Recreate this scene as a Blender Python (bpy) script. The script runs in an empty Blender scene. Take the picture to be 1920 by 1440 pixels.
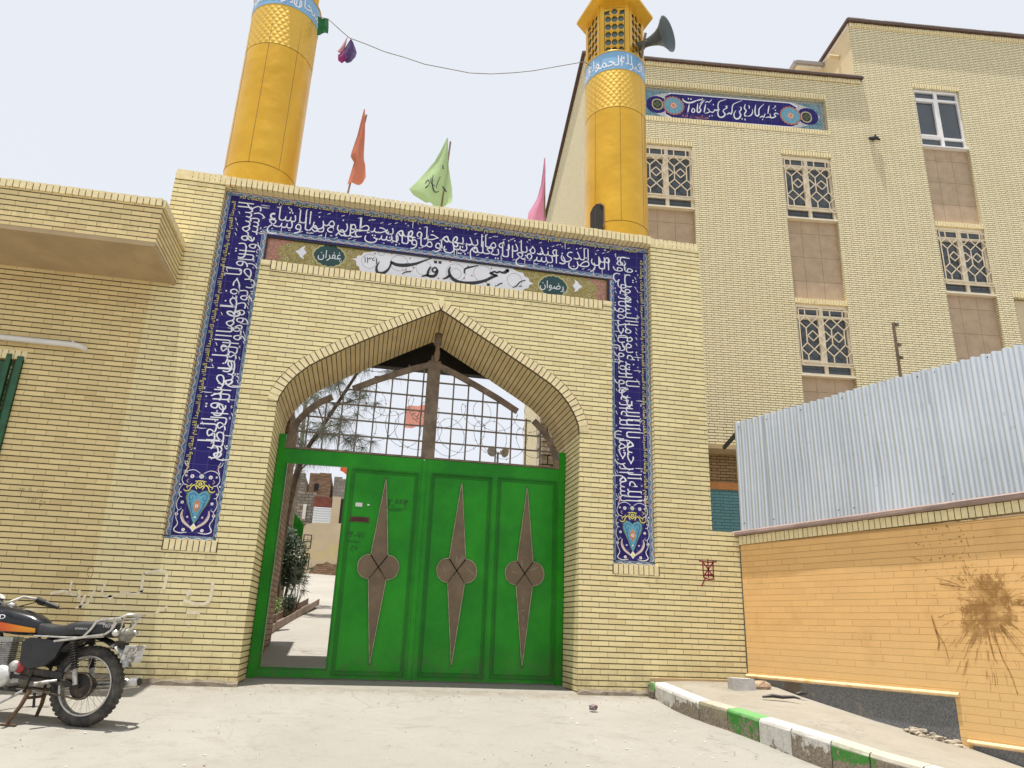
import bpy, math, random
from mathutils import Vector, Matrix
random.seed(7)
R = math.radians
SC = bpy.context.scene
COL = SC.collection

# ---------------------------------------------------------------- camera, sky, sun, exposure
cam_d = bpy.data.cameras.new('camera')
cam_d.sensor_width = 36.0
cam_d.lens = 1387.3 / 1920 * 36
cam_d.clip_end = 2000
cam_d.clip_start = 0.05
cam = bpy.data.objects.new('camera', cam_d)
COL.objects.link(cam)
_r, _u, _f = Vector((0.97987937, -0.19621526, 0.03655129)), Vector((-0.09584755, -0.3019673, 0.94848774)), Vector((0.17507048, 0.93290692, 0.31469828))
M = Matrix((_r, _u, -_f)).transposed().to_4x4()
M.translation = Vector((0, -8.84, 0.65))
cam.matrix_world = M
SC.camera = cam

SUN_EL, SUN_DX, SUN_DY = 83.2, 0.10, 0.065      # light travels (+x, +y, down)
world = bpy.data.worlds.new('World')
SC.world = world
world.use_nodes = True
wt = world.node_tree
bg = wt.nodes['Background']
sky = wt.nodes.new('ShaderNodeTexSky')
sky.sky_type = 'NISHITA'
sky.sun_disc = False
sky.sun_elevation = R(SUN_EL)
sky.sun_rotation = math.atan2(-SUN_DX, -SUN_DY)
sky.altitude = 1500
sky.air_density = 1.0
sky.dust_density = 8.0
sky.ozone_density = 1.0
hs = wt.nodes.new('ShaderNodeHueSaturation')
hs.inputs['Saturation'].default_value = 0.22
wt.links.new(sky.outputs[0], hs.inputs['Color'])
mixw = wt.nodes.new('ShaderNodeMix'); mixw.data_type = 'RGBA'
mixw.inputs[0].default_value = 0.80
mixw.inputs['B'].default_value = (6.3, 6.6, 7.15, 1)      # white veil of dust haze
wt.links.new(hs.outputs[0], mixw.inputs['A'])
wt.links.new(mixw.outputs['Result'], bg.inputs['Color'])
bg.inputs['Strength'].default_value = 0.083

sd = bpy.data.lights.new('sun', 'SUN')
sd.energy = 4.0
sd.angle = R(0.6)
sd.color = (1.0, 0.96, 0.90)
so = bpy.data.objects.new('sun', sd)
COL.objects.link(so)
so.location = (0, -5, 20)
so.rotation_euler = Vector((SUN_DX, SUN_DY, -1)).to_track_quat('-Z', 'Y').to_euler()

SC.view_settings.view_transform = 'Standard'
SC.view_settings.look = 'None'
SC.view_settings.gamma = 1
SC.view_settings.exposure = 0.80
SC.cycles.max_bounces = 6

# ---------------------------------------------------------------- helpers
class MB:
    """collects quads, boxes, tubes; one mesh object per build()"""
    def __init__(s): s.v = []; s.f = []; s.uv = []; s.mi = []; s.sm = []
    def face(s, pts, uv=None, mi=0, smooth=False):
        b = len(s.v); s.v += [tuple(p) for p in pts]
        s.f.append(tuple(range(b, b + len(pts))))
        if uv is None:
            n = Vector((0, 0, 0))
            P = [Vector(p) for p in pts]
            for i in range(len(P)):
                a, c = P[i], P[(i + 1) % len(P)]
                n += Vector(((a.y - c.y) * (a.z + c.z), (a.z - c.z) * (a.x + c.x), (a.x - c.x) * (a.y + c.y)))
            ax, ay, az = abs(n.x), abs(n.y), abs(n.z)
            if ay >= ax and ay >= az: uv = [(p[0], p[2]) for p in pts]
            elif ax >= az: uv = [(p[1], p[2]) for p in pts]
            else: uv = [(p[0], p[1]) for p in pts]
        s.uv.append(uv); s.mi.append(mi); s.sm.append(smooth)
    def grid(s, P, uvf=None, mi=0, smooth=True, closed=False):
        """P rows of points"""
        b = len(s.v); n = len(P[0])
        for r in P: s.v += [tuple(p) for p in r]
        for i in range(len(P) - 1):
            for j in range(n if closed else n - 1):
                k = (j + 1) % n
                s.f.append((b + i * n + j, b + i * n + k, b + (i + 1) * n + k, b + (i + 1) * n + j))
                if uvf: s.uv.append([uvf(i, j), uvf(i, j + 1), uvf(i + 1, j + 1), uvf(i + 1, j)])
                else: s.uv.append([(j, i), (j + 1, i), (j + 1, i + 1), (j, i + 1)])
                s.mi.append(mi); s.sm.append(smooth)
    def box(s, x0, x1, y0, y1, z0, z1, mi=0, M=None):
        c = [(x0,y0,z0),(x1,y0,z0),(x1,y1,z0),(x0,y1,z0),(x0,y0,z1),(x1,y0,z1),(x1,y1,z1),(x0,y1,z1)]
        uvd = [[(q[0], q[1]) for q in c], [(q[0], q[2]) for q in c], [(q[1], q[2]) for q in c]]
        if M is not None: c = [tuple(M @ Vector(q)) for q in c]
        for q, a in (((0,3,2,1),0),((4,5,6,7),0),((0,1,5,4),1),((1,2,6,5),2),((2,3,7,6),1),((3,0,4,7),2)):
            s.face([c[i] for i in q], [uvd[a][i] for i in q], mi)
        return s
    def bar(s, a, b, w, h=None, mi=0, up=(0,0,1)):
        """box bar from a to b"""
        a, b = Vector(a), Vector(b); h = h or w
        d = b - a; L = d.length
        if L < 1e-6: return s
        z = d / L; u = Vector(up)
        if abs(z.dot(u)) > .98: u = Vector((0,1,0))
        x = z.cross(u).normalized(); y = x.cross(z)
        Mx = Matrix((x, y, z)).transposed().to_4x4(); Mx.translation = a
        return s.box(-w/2, w/2, -h/2, h/2, 0, L, mi, Mx)
    def tube(s, pts, r, n=8, mi=0, cap=True, closed=False):
        P = [Vector(p) for p in pts]; m = len(P)
        rr = r if isinstance(r, (list, tuple)) else [r] * m
        rows = []; prev = None
        for i in range(m):
            if closed: t = P[(i+1) % m] - P[i-1]
            else: t = P[min(i+1, m-1)] - P[max(i-1, 0)]
            t = t.normalized() if t.length > 1e-9 else Vector((0,0,1))
            if prev is None:
                u = Vector((0,0,1)) if abs(t.z) < .9 else Vector((1,0,0))
                x = t.cross(u).normalized()
            else:
                x = (prev - t * prev.dot(t))
                x = x.normalized() if x.length > 1e-6 else t.orthogonal().normalized()
            prev = x; y = t.cross(x)
            rows.append([P[i] + (x * math.cos(2*math.pi*k/n) + y * math.sin(2*math.pi*k/n)) * rr[i] for k in range(n)])
        if closed: rows.append(rows[0])
        s.grid(rows, closed=True, mi=mi)
        if cap and not closed:
            s.face(list(reversed(rows[0])), None, mi); s.face(rows[-1], None, mi)
        return s
    def lathe(s, prof, n=32, c=(0,0,0), mi=0, a0=0, a1=2*math.pi, M=None):
        """prof [(r,z)] round z"""
        full = abs(a1 - a0 - 2*math.pi) < 1e-6
        k = n if full else n + 1
        rows = []
        for r, z in prof:
            row = [Vector((c[0] + r*math.cos(a0 + (a1-a0)*j/n), c[1] + r*math.sin(a0 + (a1-a0)*j/n), c[2] + z)) for j in range(k)]
            if M is not None: row = [M @ p for p in row]
            rows.append(row)
        rad = max(p[0] for p in prof)
        s.grid(rows, uvf=lambda i, j: ((a1-a0)*j/n*rad, prof[i][1]), closed=full, mi=mi)
        return s
    def prism(s, poly, y0, y1, mi=0, plane='XZ'):
        """extrude 2-D polygon"""
        def q(p, y): return (p[0], y, p[1]) if plane == 'XZ' else (p[0], p[1], y)
        s.face([q(p, y0) for p in poly], None, mi)
        s.face([q(p, y1) for p in reversed(poly)], None, mi)
        for i in range(len(poly)):
            a, b = poly[i], poly[(i+1) % len(poly)]
            s.face([q(a, y1), q(b, y1), q(b, y0), q(a, y0)], None, mi)
        return s
    def build(s, name, mat, parent=None, shift=(0,0,0), recalc=True):
        me = bpy.data.meshes.new(name)
        v = [(a[0]-shift[0], a[1]-shift[1], a[2]-shift[2]) for a in s.v]
        me.from_pydata(v, [], s.f)
        uvl = me.uv_layers.new(name='UVMap')
        k = 0
        flat = []
        for f in s.uv:
            for c in f: flat += [c[0], c[1]]
        uvl.data.foreach_set('uv', flat)
        for m in (mat if isinstance(mat, (list, tuple)) else [mat]): me.materials.append(m)
        me.polygons.foreach_set('material_index', s.mi)
        me.polygons.foreach_set('use_smooth', s.sm)
        me.update()
        o = bpy.data.objects.new(name, me)
        COL.objects.link(o)
        if parent: o.parent = parent
        return o

def tag(o, label=None, cat=None, group=None, kind=None):
    if label: o['label'] = label
    if cat: o['category'] = cat
    if group: o['group'] = group
    if kind: o['kind'] = kind
    return o
def thing(name, label, cat, loc=(0,0,0), rotz=0, group=None):
    o = bpy.data.objects.new(name, None); COL.objects.link(o)
    o.empty_display_size = .2
    o.location = loc; o.rotation_euler = (0, 0, rotz)
    return tag(o, label, cat, group)

# ---------------------------------------------------------------- material helpers
class NT:
    def __init__(s, name):
        s.m = bpy.data.materials.new(name); s.m.use_nodes = True
        s.t = s.m.node_tree; s.b = s.t.nodes['Principled BSDF']
    def n(s, typ, **kw):
        x = s.t.nodes.new(typ)
        for k, v in kw.items(): setattr(x, k, v)
        return x
    def l(s, a, b): s.t.links.new(a, b)
    def m_(s, op, a, b=None, c=None, clamp=False):
        x = s.n('ShaderNodeMath', operation=op); x.use_clamp = clamp
        for i, q in enumerate((a, b, c)):
            if q is None: continue
            if isinstance(q, (int, float)): x.inputs[i].default_value = q
            else: s.l(q, x.inputs[i])
        return x.outputs[0]
    def mix(s, f, a, b, mode='MIX'):
        x = s.n('ShaderNodeMix', data_type='RGBA', blend_type=mode)
        for k, q in ((0, f), (6, a), (7, b)):
            if isinstance(q, (int, float)): x.inputs[k].default_value = q
            elif isinstance(q, (tuple, list)): x.inputs[k].default_value = (*q[:3], 1)
            else: s.l(q, x.inputs[k])
        return x.outputs[2]
    def noise(s, scale, detail=4, rough=.55, vec=None, dist=0):
        x = s.n('ShaderNodeTexNoise'); x.inputs['Scale'].default_value = scale
        x.inputs['Detail'].default_value = detail; x.inputs['Roughness'].default_value = rough
        x.inputs['Distortion'].default_value = dist
        s.l(vec if vec is not None else s.geo(), x.inputs['Vector'])
        return x.outputs[0]
    def geo(s):
        if not hasattr(s, '_g'): s._g = s.n('ShaderNodeNewGeometry').outputs['Position']
        return s._g
    def uvw(s):
        if not hasattr(s, '_uv'): s._uv = s.n('ShaderNodeUVMap').outputs[0]
        return s._uv
    def uvxy(s):
        x = s.n('ShaderNodeSeparateXYZ'); s.l(s.uvw(), x.inputs[0]); return x.outputs[0], x.outputs[1]
    def pxyz(s):
        x = s.n('ShaderNodeSeparateXYZ'); s.l(s.geo(), x.inputs[0]); return x.outputs
    def comb(s, a, b, c=0):
        x = s.n('ShaderNodeCombineXYZ')
        for i, q in enumerate((a, b, c)):
            if isinstance(q, (int, float)): x.inputs[i].default_value = q
            else: s.l(q, x.inputs[i])
        return x.outputs[0]
    def ramp(s, f, lo, hi):
        x = s.n('ShaderNodeMapRange'); x.interpolation_type = 'SMOOTHSTEP'
        s.l(f, x.inputs[0]); x.inputs[1].default_value = lo; x.inputs[2].default_value = hi
        return x.outputs[0]
    def white(s, vec):
        x = s.n('ShaderNodeTexWhiteNoise', noise_dimensions='3D'); s.l(vec, x.inputs[0]); return x.outputs[0]
    def scalevec(s, v):
        x = s.n('ShaderNodeVectorMath', operation='MULTIPLY'); s.l(s.geo(), x.inputs[0]); x.inputs[1].default_value = v
        return x.outputs[0]
    def bump(s, h, strength, dist=.01):
        x = s.n('ShaderNodeBump'); x.inputs['Strength'].default_value = strength; x.inputs['Distance'].default_value = dist
        s.l(h, x.inputs['Height']); s.l(x.outputs[0], s.b.inputs['Normal'])
    def col(s, c):
        if isinstance(c, (tuple, list)): s.b.inputs['Base Color'].default_value = (*c[:3], 1)
        else: s.l(c, s.b.inputs['Base Color'])
    def set(s, rough=.6, metal=0, spec=None):
        s.b.inputs['Roughness'].default_value = rough; s.b.inputs['Metallic'].default_value = metal
        if spec is not None: s.b.inputs['Specular IOR Level'].default_value = spec
        return s

def plain(name, c, rough=.6, metal=0, var=.12, scale=6, bumpk=0, spec=None, dirt=None, dirtlo=.55, dirthi=.75, dirtscale=2.0):
    k = NT(name)
    n1 = k.noise(scale, 5, .6)
    lo = tuple(x*(1-var) for x in c); hi = tuple(min(1, x*(1+var)) for x in c)
    cc = k.mix(k.ramp(n1, .3, .7), lo, hi)
    if dirt:
        cc = k.mix(k.ramp(k.noise(dirtscale, 6, .65), dirtlo, dirthi), cc, dirt)
    k.col(cc); k.set(rough, metal, spec)
    if bumpk: k.bump(k.noise(scale*6, 4), bumpk, .01)
    return k.m

def brick_mat(name, c, L=.21, H=.0625, jb=.0125, jv=.0035, jc=(.085,.062,.026), headk=.55, flem=False, heads=True, var=.09, paint=None, tan=None, bumpd=.006, dirt=0.0):  # jc: dark mortar with the shade of raked beds put into it
    k = NT(name)
    u, v = k.uvxy()
    nz = k.noise(9, 3)
    wob = k.m_('MULTIPLY', k.m_('SUBTRACT', nz, .5), .006)
    v2 = k.m_('ADD', v, wob)
    rowf = k.m_('DIVIDE', v2, H); row = k.m_('FLOOR', rowf); fv = k.m_('FRACT', rowf)
    rnd = k.white(k.comb(row, 3.7))
    if flem:
        P = L * 1.5
        cu = k.m_('ADD', k.m_('DIVIDE', u, P), k.m_('MULTIPLY', row, .5))
        cid = k.m_('FLOOR', cu); fu = k.m_('FRACT', cu)
        step = k.m_('GREATER_THAN', fu, .6667)
        cid = k.m_('ADD', k.m_('MULTIPLY', cid, 2), step)
        d0 = k.m_('MINIMUM', fu, k.m_('SUBTRACT', 1, fu))
        d1 = k.m_('ABSOLUTE', k.m_('SUBTRACT', fu, .6667))
        du = k.m_('MULTIPLY', k.m_('MINIMUM', d0, d1), P)
    else:
        cu = k.m_('ADD', k.m_('DIVIDE', u, L), k.m_('ADD', k.m_('MULTIPLY', row, .5), k.m_('MULTIPLY', rnd, .12)))
        cid = k.m_('FLOOR', cu); fu = k.m_('FRACT', cu)
        du = k.m_('MULTIPLY', k.m_('MINIMUM', fu, k.m_('SUBTRACT', 1, fu)), L)
    dv = k.m_('MULTIPLY', k.m_('MINIMUM', fv, k.m_('SUBTRACT', 1, fv)), H)
    bed = k.m_('SUBTRACT', 1, k.ramp(dv, jb*.32, jb*.62))
    wid = k.white(k.comb(cid, row, 1.3))
    mask = bed
    if heads:
        hd = k.m_('SUBTRACT', 1, k.ramp(du, jv*.3, jv*.75))
        hvis = k.m_('MULTIPLY', hd, k.m_('ADD', headk, k.m_('MULTIPLY', k.m_('GREATER_THAN', k.white(k.comb(cid, row, 5.1)), .82), (1-headk))))
        mask = k.m_('MAXIMUM', bed, hvis)
    lo = tuple(x*(1-var) for x in c); hi = tuple(min(1, x*(1+var*.55)) for x in c)
    cb = k.mix(wid, lo, hi)
    if tan:
        cb = k.mix(k.m_('MULTIPLY', k.m_('GREATER_THAN', k.white(k.comb(cid, row, 9.9)), .93), .35), cb, tan)
        big = k.noise(.9, 5, .6)
        cb = k.mix(k.m_('MULTIPLY', k.ramp(big, .5, .85), .35), cb, tan)
    fine = k.noise(55, 4, .7)
    cb = k.mix(k.m_('MULTIPLY', k.ramp(fine, .35, .8), .14), cb, tuple(x*.55 for x in c))
    if dirt:
        z = k.pxyz()[2]
        low = k.m_('SUBTRACT', 1, k.ramp(z, -.1, .5))
        dm = k.m_('MULTIPLY', k.m_('MULTIPLY', low, k.ramp(k.noise(5, 6, .7), .35, .65)), dirt)
        cb = k.mix(dm, cb, (.30,.21,.11))
    cc = k.mix(mask, cb, jc)
    if paint: cc = k.mix(paint[1], cc, paint[0])
    k.col(cc); k.set(.8, 0, .25)
    hgt = k.m_('SUBTRACT', k.m_('ADD', 1, k.m_('MULTIPLY', k.m_('SUBTRACT', fine, .5), .25)), k.m_('MULTIPLY', mask, 1.0))
    k.bump(hgt, .9, bumpd)
    return k.m
NAME_STROKES= [[(1571, 5315, 26), (1533, 5267, 33), (1488, 5254, 20), (1448, 5263, 18), (1416, 5242, 18), (1383, 5254, 18), (1345, 5235, 18), (1320, 5221, 13)], [(1565, 5305, 31), (1552, 5277, 34)], [(1313, 5230, 13), (1346, 5213, 23), (1412, 5198, 23), (1431, 5201, 10)], [(1412, 5198, 18), (1336, 5155, 28), (1273, 5112, 28), (1172, 5067, 32), (1045, 5036, 36), (930, 5031, 35), (839, 5061, 33), (785, 5117, 28), (762, 5184, 20), (780, 5243, 8)], [(688, 5052, 8), (737, 5075, 20), (779, 5119, 25)], [(1305, 5067, 28), (1306, 5032, 28)], [(1153, 5315, 6), (1032, 5270, 18), (976, 5234, 15), (973, 5170, 10)], [(610, 5174, 13), (582, 5204, 16), (547, 5185, 16), (548, 5148, 16), (581, 5138, 16), (610, 5174, 15), (601, 5120, 25), (566, 5076, 30), (516, 5069, 27)], [(405, 5049, 7), (466, 5074, 22), (529, 5068, 27)], [(485, 5069, 22), (487, 5132, 22), (515, 5209, 13)], [(575, 5306, 28), (578, 5268, 28)], [(635, 5310, 28), (637, 5272, 28)], [(522, 5337, 6), (419, 5284, 15), (322, 5229, 25), (200, 5188, 35), (76, 5177, 34), (0, 5202, 27), (-5, 5225, 10)], [(-3, 5205, 17), (-24, 5118, 17), (-73, 5049, 27), (-132, 5021, 34), (-177, 5042, 27), (-189, 5109, 17), (-160, 5190, 5)], [(149, 5048, 5), (190, 5085, 10), (263, 5109, 9)], [(1419, 5044, 5), (1456, 5077, 10), (1497, 5099, 9)], [(1640, 5047, 5), (1691, 5082, 10), (1741, 5146, 10), (1813, 5183, 7)], [(1731, 5073, 8), (1769, 5092, 8)]]
NAME_RINGS= [(-288, 5179, 103), (99, 5205, 117), (216, 5151, 74), (426, 5180, 106), (858, 5169, 133), (859, 5155, 76), (1217, 5203, 123), (1662, 5163, 105), (-148, 5324, 43)]
NAME_DOTS= [(-229, 5299), (-11, 5330), (235, 5297), (296, 5165), (563, 5304), (631, 5054), (772, 5319), (1016, 5286), (1336, 5298), (1075, 5153), (196, 5118), (1274, 5086), (974, 5100), (1406, 5045)]
BANNER_STROKES= [[(-386, 12498, 12), (-365, 12437, 33), (-295, 12395, 42), (-200, 12397, 42), (-104, 12442, 36), (-67, 12474, 21)], [(-79, 12459, 24), (-31, 12478, 26), (-12, 12501, 21), (5, 12486, 26), (36, 12513, 24), (55, 12497, 24), (94, 12551, 12)], [(-261, 12501, 43), (-238, 12503, 43)], [(-202, 12498, 43), (-178, 12501, 43)], [(-235, 12352, 12), (-253, 12252, 33), (-282, 12117, 19)], [(-159, 12248, 21), (-116, 12211, 28), (-122, 12154, 28), (-164, 12129, 28), (-186, 12169, 26), (-159, 12245, 21)], [(-35, 12386, 14), (-46, 12273, 31), (-54, 12161, 33), (-10, 12145, 33), (31, 12212, 31), (7, 12272, 26), (41, 12366, 21), (137, 12509, 12)], [(19, 12392, 17), (69, 12453, 14), (107, 12513, 10)], [(155, 12392, 14), (133, 12292, 31), (106, 12157, 21)], [(145, 12426, 14), (195, 12473, 22), (235, 12449, 22), (305, 12531, 12)], [(114, 12134, 9), (191, 12155, 24), (252, 12192, 26), (299, 12176, 26), (336, 12201, 24), (375, 12267, 21), (397, 12235, 29), (447, 12281, 29), (446, 12379, 24), (475, 12481, 22), (555, 12534, 19), (653, 12575, 10)], [(252, 12178, 21), (219, 12245, 21), (186, 12283, 10)], [(328, 12395, 41), (346, 12397, 41)], [(223, 12064, 40), (240, 12059, 40)], [(282, 12081, 40), (300, 12083, 40)], [(679, 12389, 14), (636, 12378, 31), (658, 12338, 26), (590, 12289, 22), (562, 12223, 26), (601, 12172, 33), (580, 12107, 33), (506, 12058, 36), (443, 12093, 31), (436, 12197, 24), (482, 12285, 10)], [(641, 12148, 12), (679, 12179, 29), (716, 12204, 24), (738, 12171, 33), (771, 12230, 26), (784, 12358, 22), (813, 12445, 22), (870, 12493, 19), (1037, 12588, 10)], [(975, 12400, 25), (999, 12373, 25), (989, 12313, 25), (948, 12257, 23), (975, 12186, 35), (944, 12095, 35), (872, 12051, 38), (819, 12097, 33), (821, 12200, 23), (868, 12286, 10)], [(1107, 12488, 13), (1075, 12373, 30), (1114, 12303, 30), (1068, 12210, 28), (1079, 12152, 28), (1118, 12171, 20)], [(1185, 12466, 15), (1197, 12415, 25), (1187, 12362, 10)], [(992, 12067, 43), (1014, 12065, 43)], [(1058, 12055, 43), (1083, 12057, 43)], [(1270, 12363, 10), (1260, 12259, 25), (1207, 12180, 28), (1132, 12146, 10)], [(1355, 12498, 13), (1331, 12369, 28), (1327, 12236, 33), (1364, 12181, 36), (1411, 12222, 33), (1415, 12304, 28), (1444, 12410, 23), (1554, 12533, 10)], [(1424, 12135, 10), (1465, 12176, 25), (1498, 12194, 23), (1520, 12160, 30), (1567, 12275, 13)], [(1485, 12105, 41), (1501, 12099, 41)], [(1679, 12509, 13), (1655, 12402, 28), (1630, 12274, 18)], [(1564, 12154, 10), (1642, 12182, 28), (1692, 12169, 31), (1749, 12175, 31), (1816, 12226, 26), (1781, 12267, 23), (1822, 12308, 28), (1890, 12285, 18)], [(1692, 12177, 23), (1684, 12242, 20), (1679, 12286, 10)], [(1810, 12388, 38), (1829, 12390, 38)], [(1805, 12499, 13), (1832, 12517, 13), (1823, 12479, 13), (1748, 12419, 10)]]
# ---------------------------------------------------------------- materials
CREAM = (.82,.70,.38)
M_BRICK = brick_mat('cream_brick', CREAM, tan=(.66,.50,.23), dirt=.55)
M_BRICK_NH = brick_mat('shade_toned_soffit_brick', (.62,.48,.25), H=.0655, jb=.0115, heads=False, tan=(.60,.45,.21))  # browner than the wall brick: the arch's shade is in the colour
M_BRICK_S = plain('cream_brick_single', (.80,.675,.395), .8, 0, .08, 14, .3, .25, (.58,.45,.24), .6, .78, 3.0)
M_SCHOOL = brick_mat('pale_brick_bond', (.86,.755,.49), L=.205, H=.0512, jb=.0150, jv=.0080, jc=(.13,.10,.04), headk=.8, flem=True, var=.06, tan=(.74,.62,.34))
M_MORTAR = plain('brown_mortar', (.12,.085,.045), .9, 0, .3, 20)
M_PLASTER = plain('tan_plaster', (.46,.34,.195), .9, 0, .10, 2.5, .1, None, (.33,.25,.15), .6, .8, 1.5)  # tone taken down to carry the shade under the canopy
M_CONC = plain('rough_concrete', (.20,.165,.12), .95, 0, .25, 8, .6, None, (.2,.16,.11), .55, .7, 4)
M_DARKIN = plain('dark_interior', (.015,.013,.012), .8)
M_WHITEP = plain('white_pipe_paint', (.70,.68,.63), .45, 0, .06)
M_BROWNCAP = plain('brown_edge_stone', (.085,.045,.03), .7, 0, .2, 6)
M_GREY = plain('grey_cap', (.30,.27,.24), .8)
M_STONEP = plain('brown_stone_panel', (.46,.335,.22), .75, 0, .09, 5, .1)
M_WINF = plain('cream_window_frame', (.78,.69,.52), .45, 0, .05)
M_WINW = plain('white_window_frame', (.80,.78,.76), .4, 0, .04)
M_GRILLE = plain('cream_grille_paint', (.70,.58,.40), .5, 0, .08)
M_BLACK = plain('black_steel', (.02,.017,.015), .5, 0, .3)
M_PINK_PAINT = plain('coral_glaze', (.42,.16,.10), .3)
M_WHITEGL = plain('white_glaze', (.80,.80,.84), .3, 0, .03)
M_YELGL = plain('yellow_glaze', (.78,.70,.14), .35)
M_TURQ = plain('turquoise_glaze', (.10,.34,.46), .3, 0, .2, 30)
M_ORGL = plain('orange_glaze', (.55,.22,.09), .3, 0, .2, 30)
M_DGREEN = plain('dark_green_glaze', (.012,.060,.055), .3)
M_BLACKGL = plain('black_glaze', (.02,.02,.02), .35)  # black for the painted shadow strips round the recessed name panel
M_OLIVEL = plain('pale_olive_glaze', (.50,.44,.20), .35)
M_GREENGL = plain('leaf_green_glaze', (.16,.20,.05), .35)

def glass_mat():
    k = NT('window_glass'); n = k.noise(1.3, 3)
    k.col(k.mix(n, (.045,.055,.065), (.085,.10,.115))); k.set(.08, 0, .6); return k.m
M_GLASS = glass_mat()

def tile_mat(name, c, c2, jc, size=.155, joint=.0035, extra=None):
    k = NT(name); u, v = k.uvxy()
    fu = k.m_('FRACT', k.m_('DIVIDE', u, size)); fv = k.m_('FRACT', k.m_('DIVIDE', v, size))
    d = k.m_('MULTIPLY', k.m_('MINIMUM', k.m_('MINIMUM', fu, k.m_('SUBTRACT', 1, fu)), k.m_('MINIMUM', fv, k.m_('SUBTRACT', 1, fv))), size)
    j = k.m_('SUBTRACT', 1, k.ramp(d, joint*.25, joint*.7))
    w = k.white(k.comb(k.m_('FLOOR', k.m_('DIVIDE', u, size)), k.m_('FLOOR', k.m_('DIVIDE', v, size))))
    cc = k.mix(w, c, c2)
    if extra: cc = extra(k, cc, u, v)
    cc = k.mix(k.m_('MULTIPLY', j, .6), cc, jc)
    k.col(cc); k.set(.30, 0, .16); k.bump(k.m_('SUBTRACT', 1, j), .3, .003)
    return k.m
M_TILE = tile_mat('cobalt_tile', (.019,.013,.125), (.027,.019,.155), (.16,.15,.34))

def border_mat(name, base, a, b, dark, period=.12):
    """painted wave border: u runs along, v across 0..1"""
    k = NT(name); u, v = k.uvxy()
    t = k.m_('MULTIPLY', k.m_('ABSOLUTE', k.m_('SUBTRACT', k.m_('FRACT', k.m_('DIVIDE', u, period)), .5)), 2)
    nz = k.noise(70, 3); n2 = k.noise(38, 3)
    w = k.m_('ABSOLUTE', k.m_('SUBTRACT', v, k.m_('ADD', .15, k.m_('MULTIPLY', t, .45))))
    cc = k.mix(k.ramp(nz, .42, .58), base, tuple(x*2.1+.03 for x in base))
    cc = k.mix(k.m_('MULTIPLY', k.ramp(n2, .55, .62), .8), cc, dark)
    cc = k.mix(k.m_('MULTIPLY', k.m_('SUBTRACT', 1, k.ramp(w, .06, .14)), .9), cc, a)
    tri = k.m_('MULTIPLY', k.m_('LESS_THAN', v, .35), k.m_('GREATER_THAN', t, .62))
    cc = k.mix(k.m_('MULTIPLY', tri, .8), cc, b)
    e = k.m_('MAXIMUM', k.m_('LESS_THAN', v, .04), k.m_('GREATER_THAN', v, .93))
    cc = k.mix(k.m_('MULTIPLY', e, .7), cc, (.42,.44,.52))
    k.col(cc); k.set(.3, 0, .35); return k.m
M_BORDER = border_mat('painted_wave_border', (.075,.13,.21), (.55,.55,.58), (.50,.26,.15), (.03,.04,.11))
M_FRET = border_mat('painted_fret_border', (.18,.21,.19), (.42,.40,.34), (.20,.22,.24), (.05,.055,.09), .09)

def floral_mat(name, base, tones, sc=26):
    k = NT(name)
    vo = k.n('ShaderNodeTexVoronoi', feature='F1'); vo.inputs['Scale'].default_value = sc; k.l(k.geo(), vo.inputs['Vector'])
    d = vo.outputs['Distance']
    cc = k.mix(k.ramp(k.noise(40, 3), .4, .6), base, tuple(x*.72 for x in base))
    ring = k.m_('MULTIPLY', k.m_('GREATER_THAN', d, .30), k.m_('LESS_THAN', d, .42))
    cc = k.mix(k.m_('MULTIPLY', ring, .8), cc, tones[0])
    cc = k.mix(k.m_('LESS_THAN', d, .14), cc, tones[1])
    cc = k.mix(k.m_('MULTIPLY', k.ramp(k.noise(60, 2, .5, None, 2), .56, .62), .7), cc, tones[2])
    k.col(cc); k.set(.3, 0, .35); return k.m
M_OLIVE = floral_mat('olive_floral_tile', (.40,.32,.10), [(.50,.42,.20), (.60,.52,.32), (.10,.08,.02)])
M_CORAL = floral_mat('coral_floral_tile', (.46,.22,.16), [(.55,.30,.18), (.6,.4,.3), (.22,.09,.07)])
M_TQFL = floral_mat('turquoise_floral_tile', (.13,.28,.33), [(.45,.50,.52), (.35,.33,.20), (.03,.05,.16)], 22)
M_WTFL = floral_mat('white_floral_tile', (.62,.60,.62), [(.30,.34,.40), (.12,.12,.10), (.45,.42,.40)], 15)

def yellow_paint(quilt=False):
    k = NT('quilted_yellow_sheet' if quilt else 'yellow_painted_sheet')
    n = k.noise(1.6, 5, .6)
    cc = k.mix(k.ramp(n, .3, .75), (.66,.36,.022), (.74,.43,.032))
    p = k.pxyz()
    if quilt:
        cc = k.mix(.35, cc, (.72,.53,.13))
    sc = k.noise(1.2, 6, .7, k.scalevec((6, 6, .8)))
    cc = k.mix(k.m_('MULTIPLY', k.ramp(sc, .58, .75), .25), cc, (.50,.27,.03))
    an_ = k.m_('FLOOR', k.m_('MULTIPLY', k.uvxy()[0], 2.1)); cc = k.mix(k.m_('MULTIPLY', k.white(k.comb(an_, 2.2)), .35), cc, (.60,.35,.06))
    k.col(cc); k.set(.48 if quilt else .30, .45, .5)
    if quilt:
        u, v = k.uvxy()
        a = k.m_('FRACT', k.m_('DIVIDE', k.m_('ADD', u, k.m_('MULTIPLY', v, .8)), .095)); b = k.m_('FRACT', k.m_('DIVIDE', k.m_('SUBTRACT', u, k.m_('MULTIPLY', v, .8)), .095))
        h = k.m_('MULTIPLY', k.m_('SINE', k.m_('MULTIPLY', a, math.pi)), k.m_('SINE', k.m_('MULTIPLY', b, math.pi)))
        k.bump(h, .35, .012)
    else:
        k.bump(k.noise(1.6, 3, .5), .45, .08)
    return k.m
M_YEL = yellow_paint(); M_YELQ = yellow_paint(True)
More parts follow.
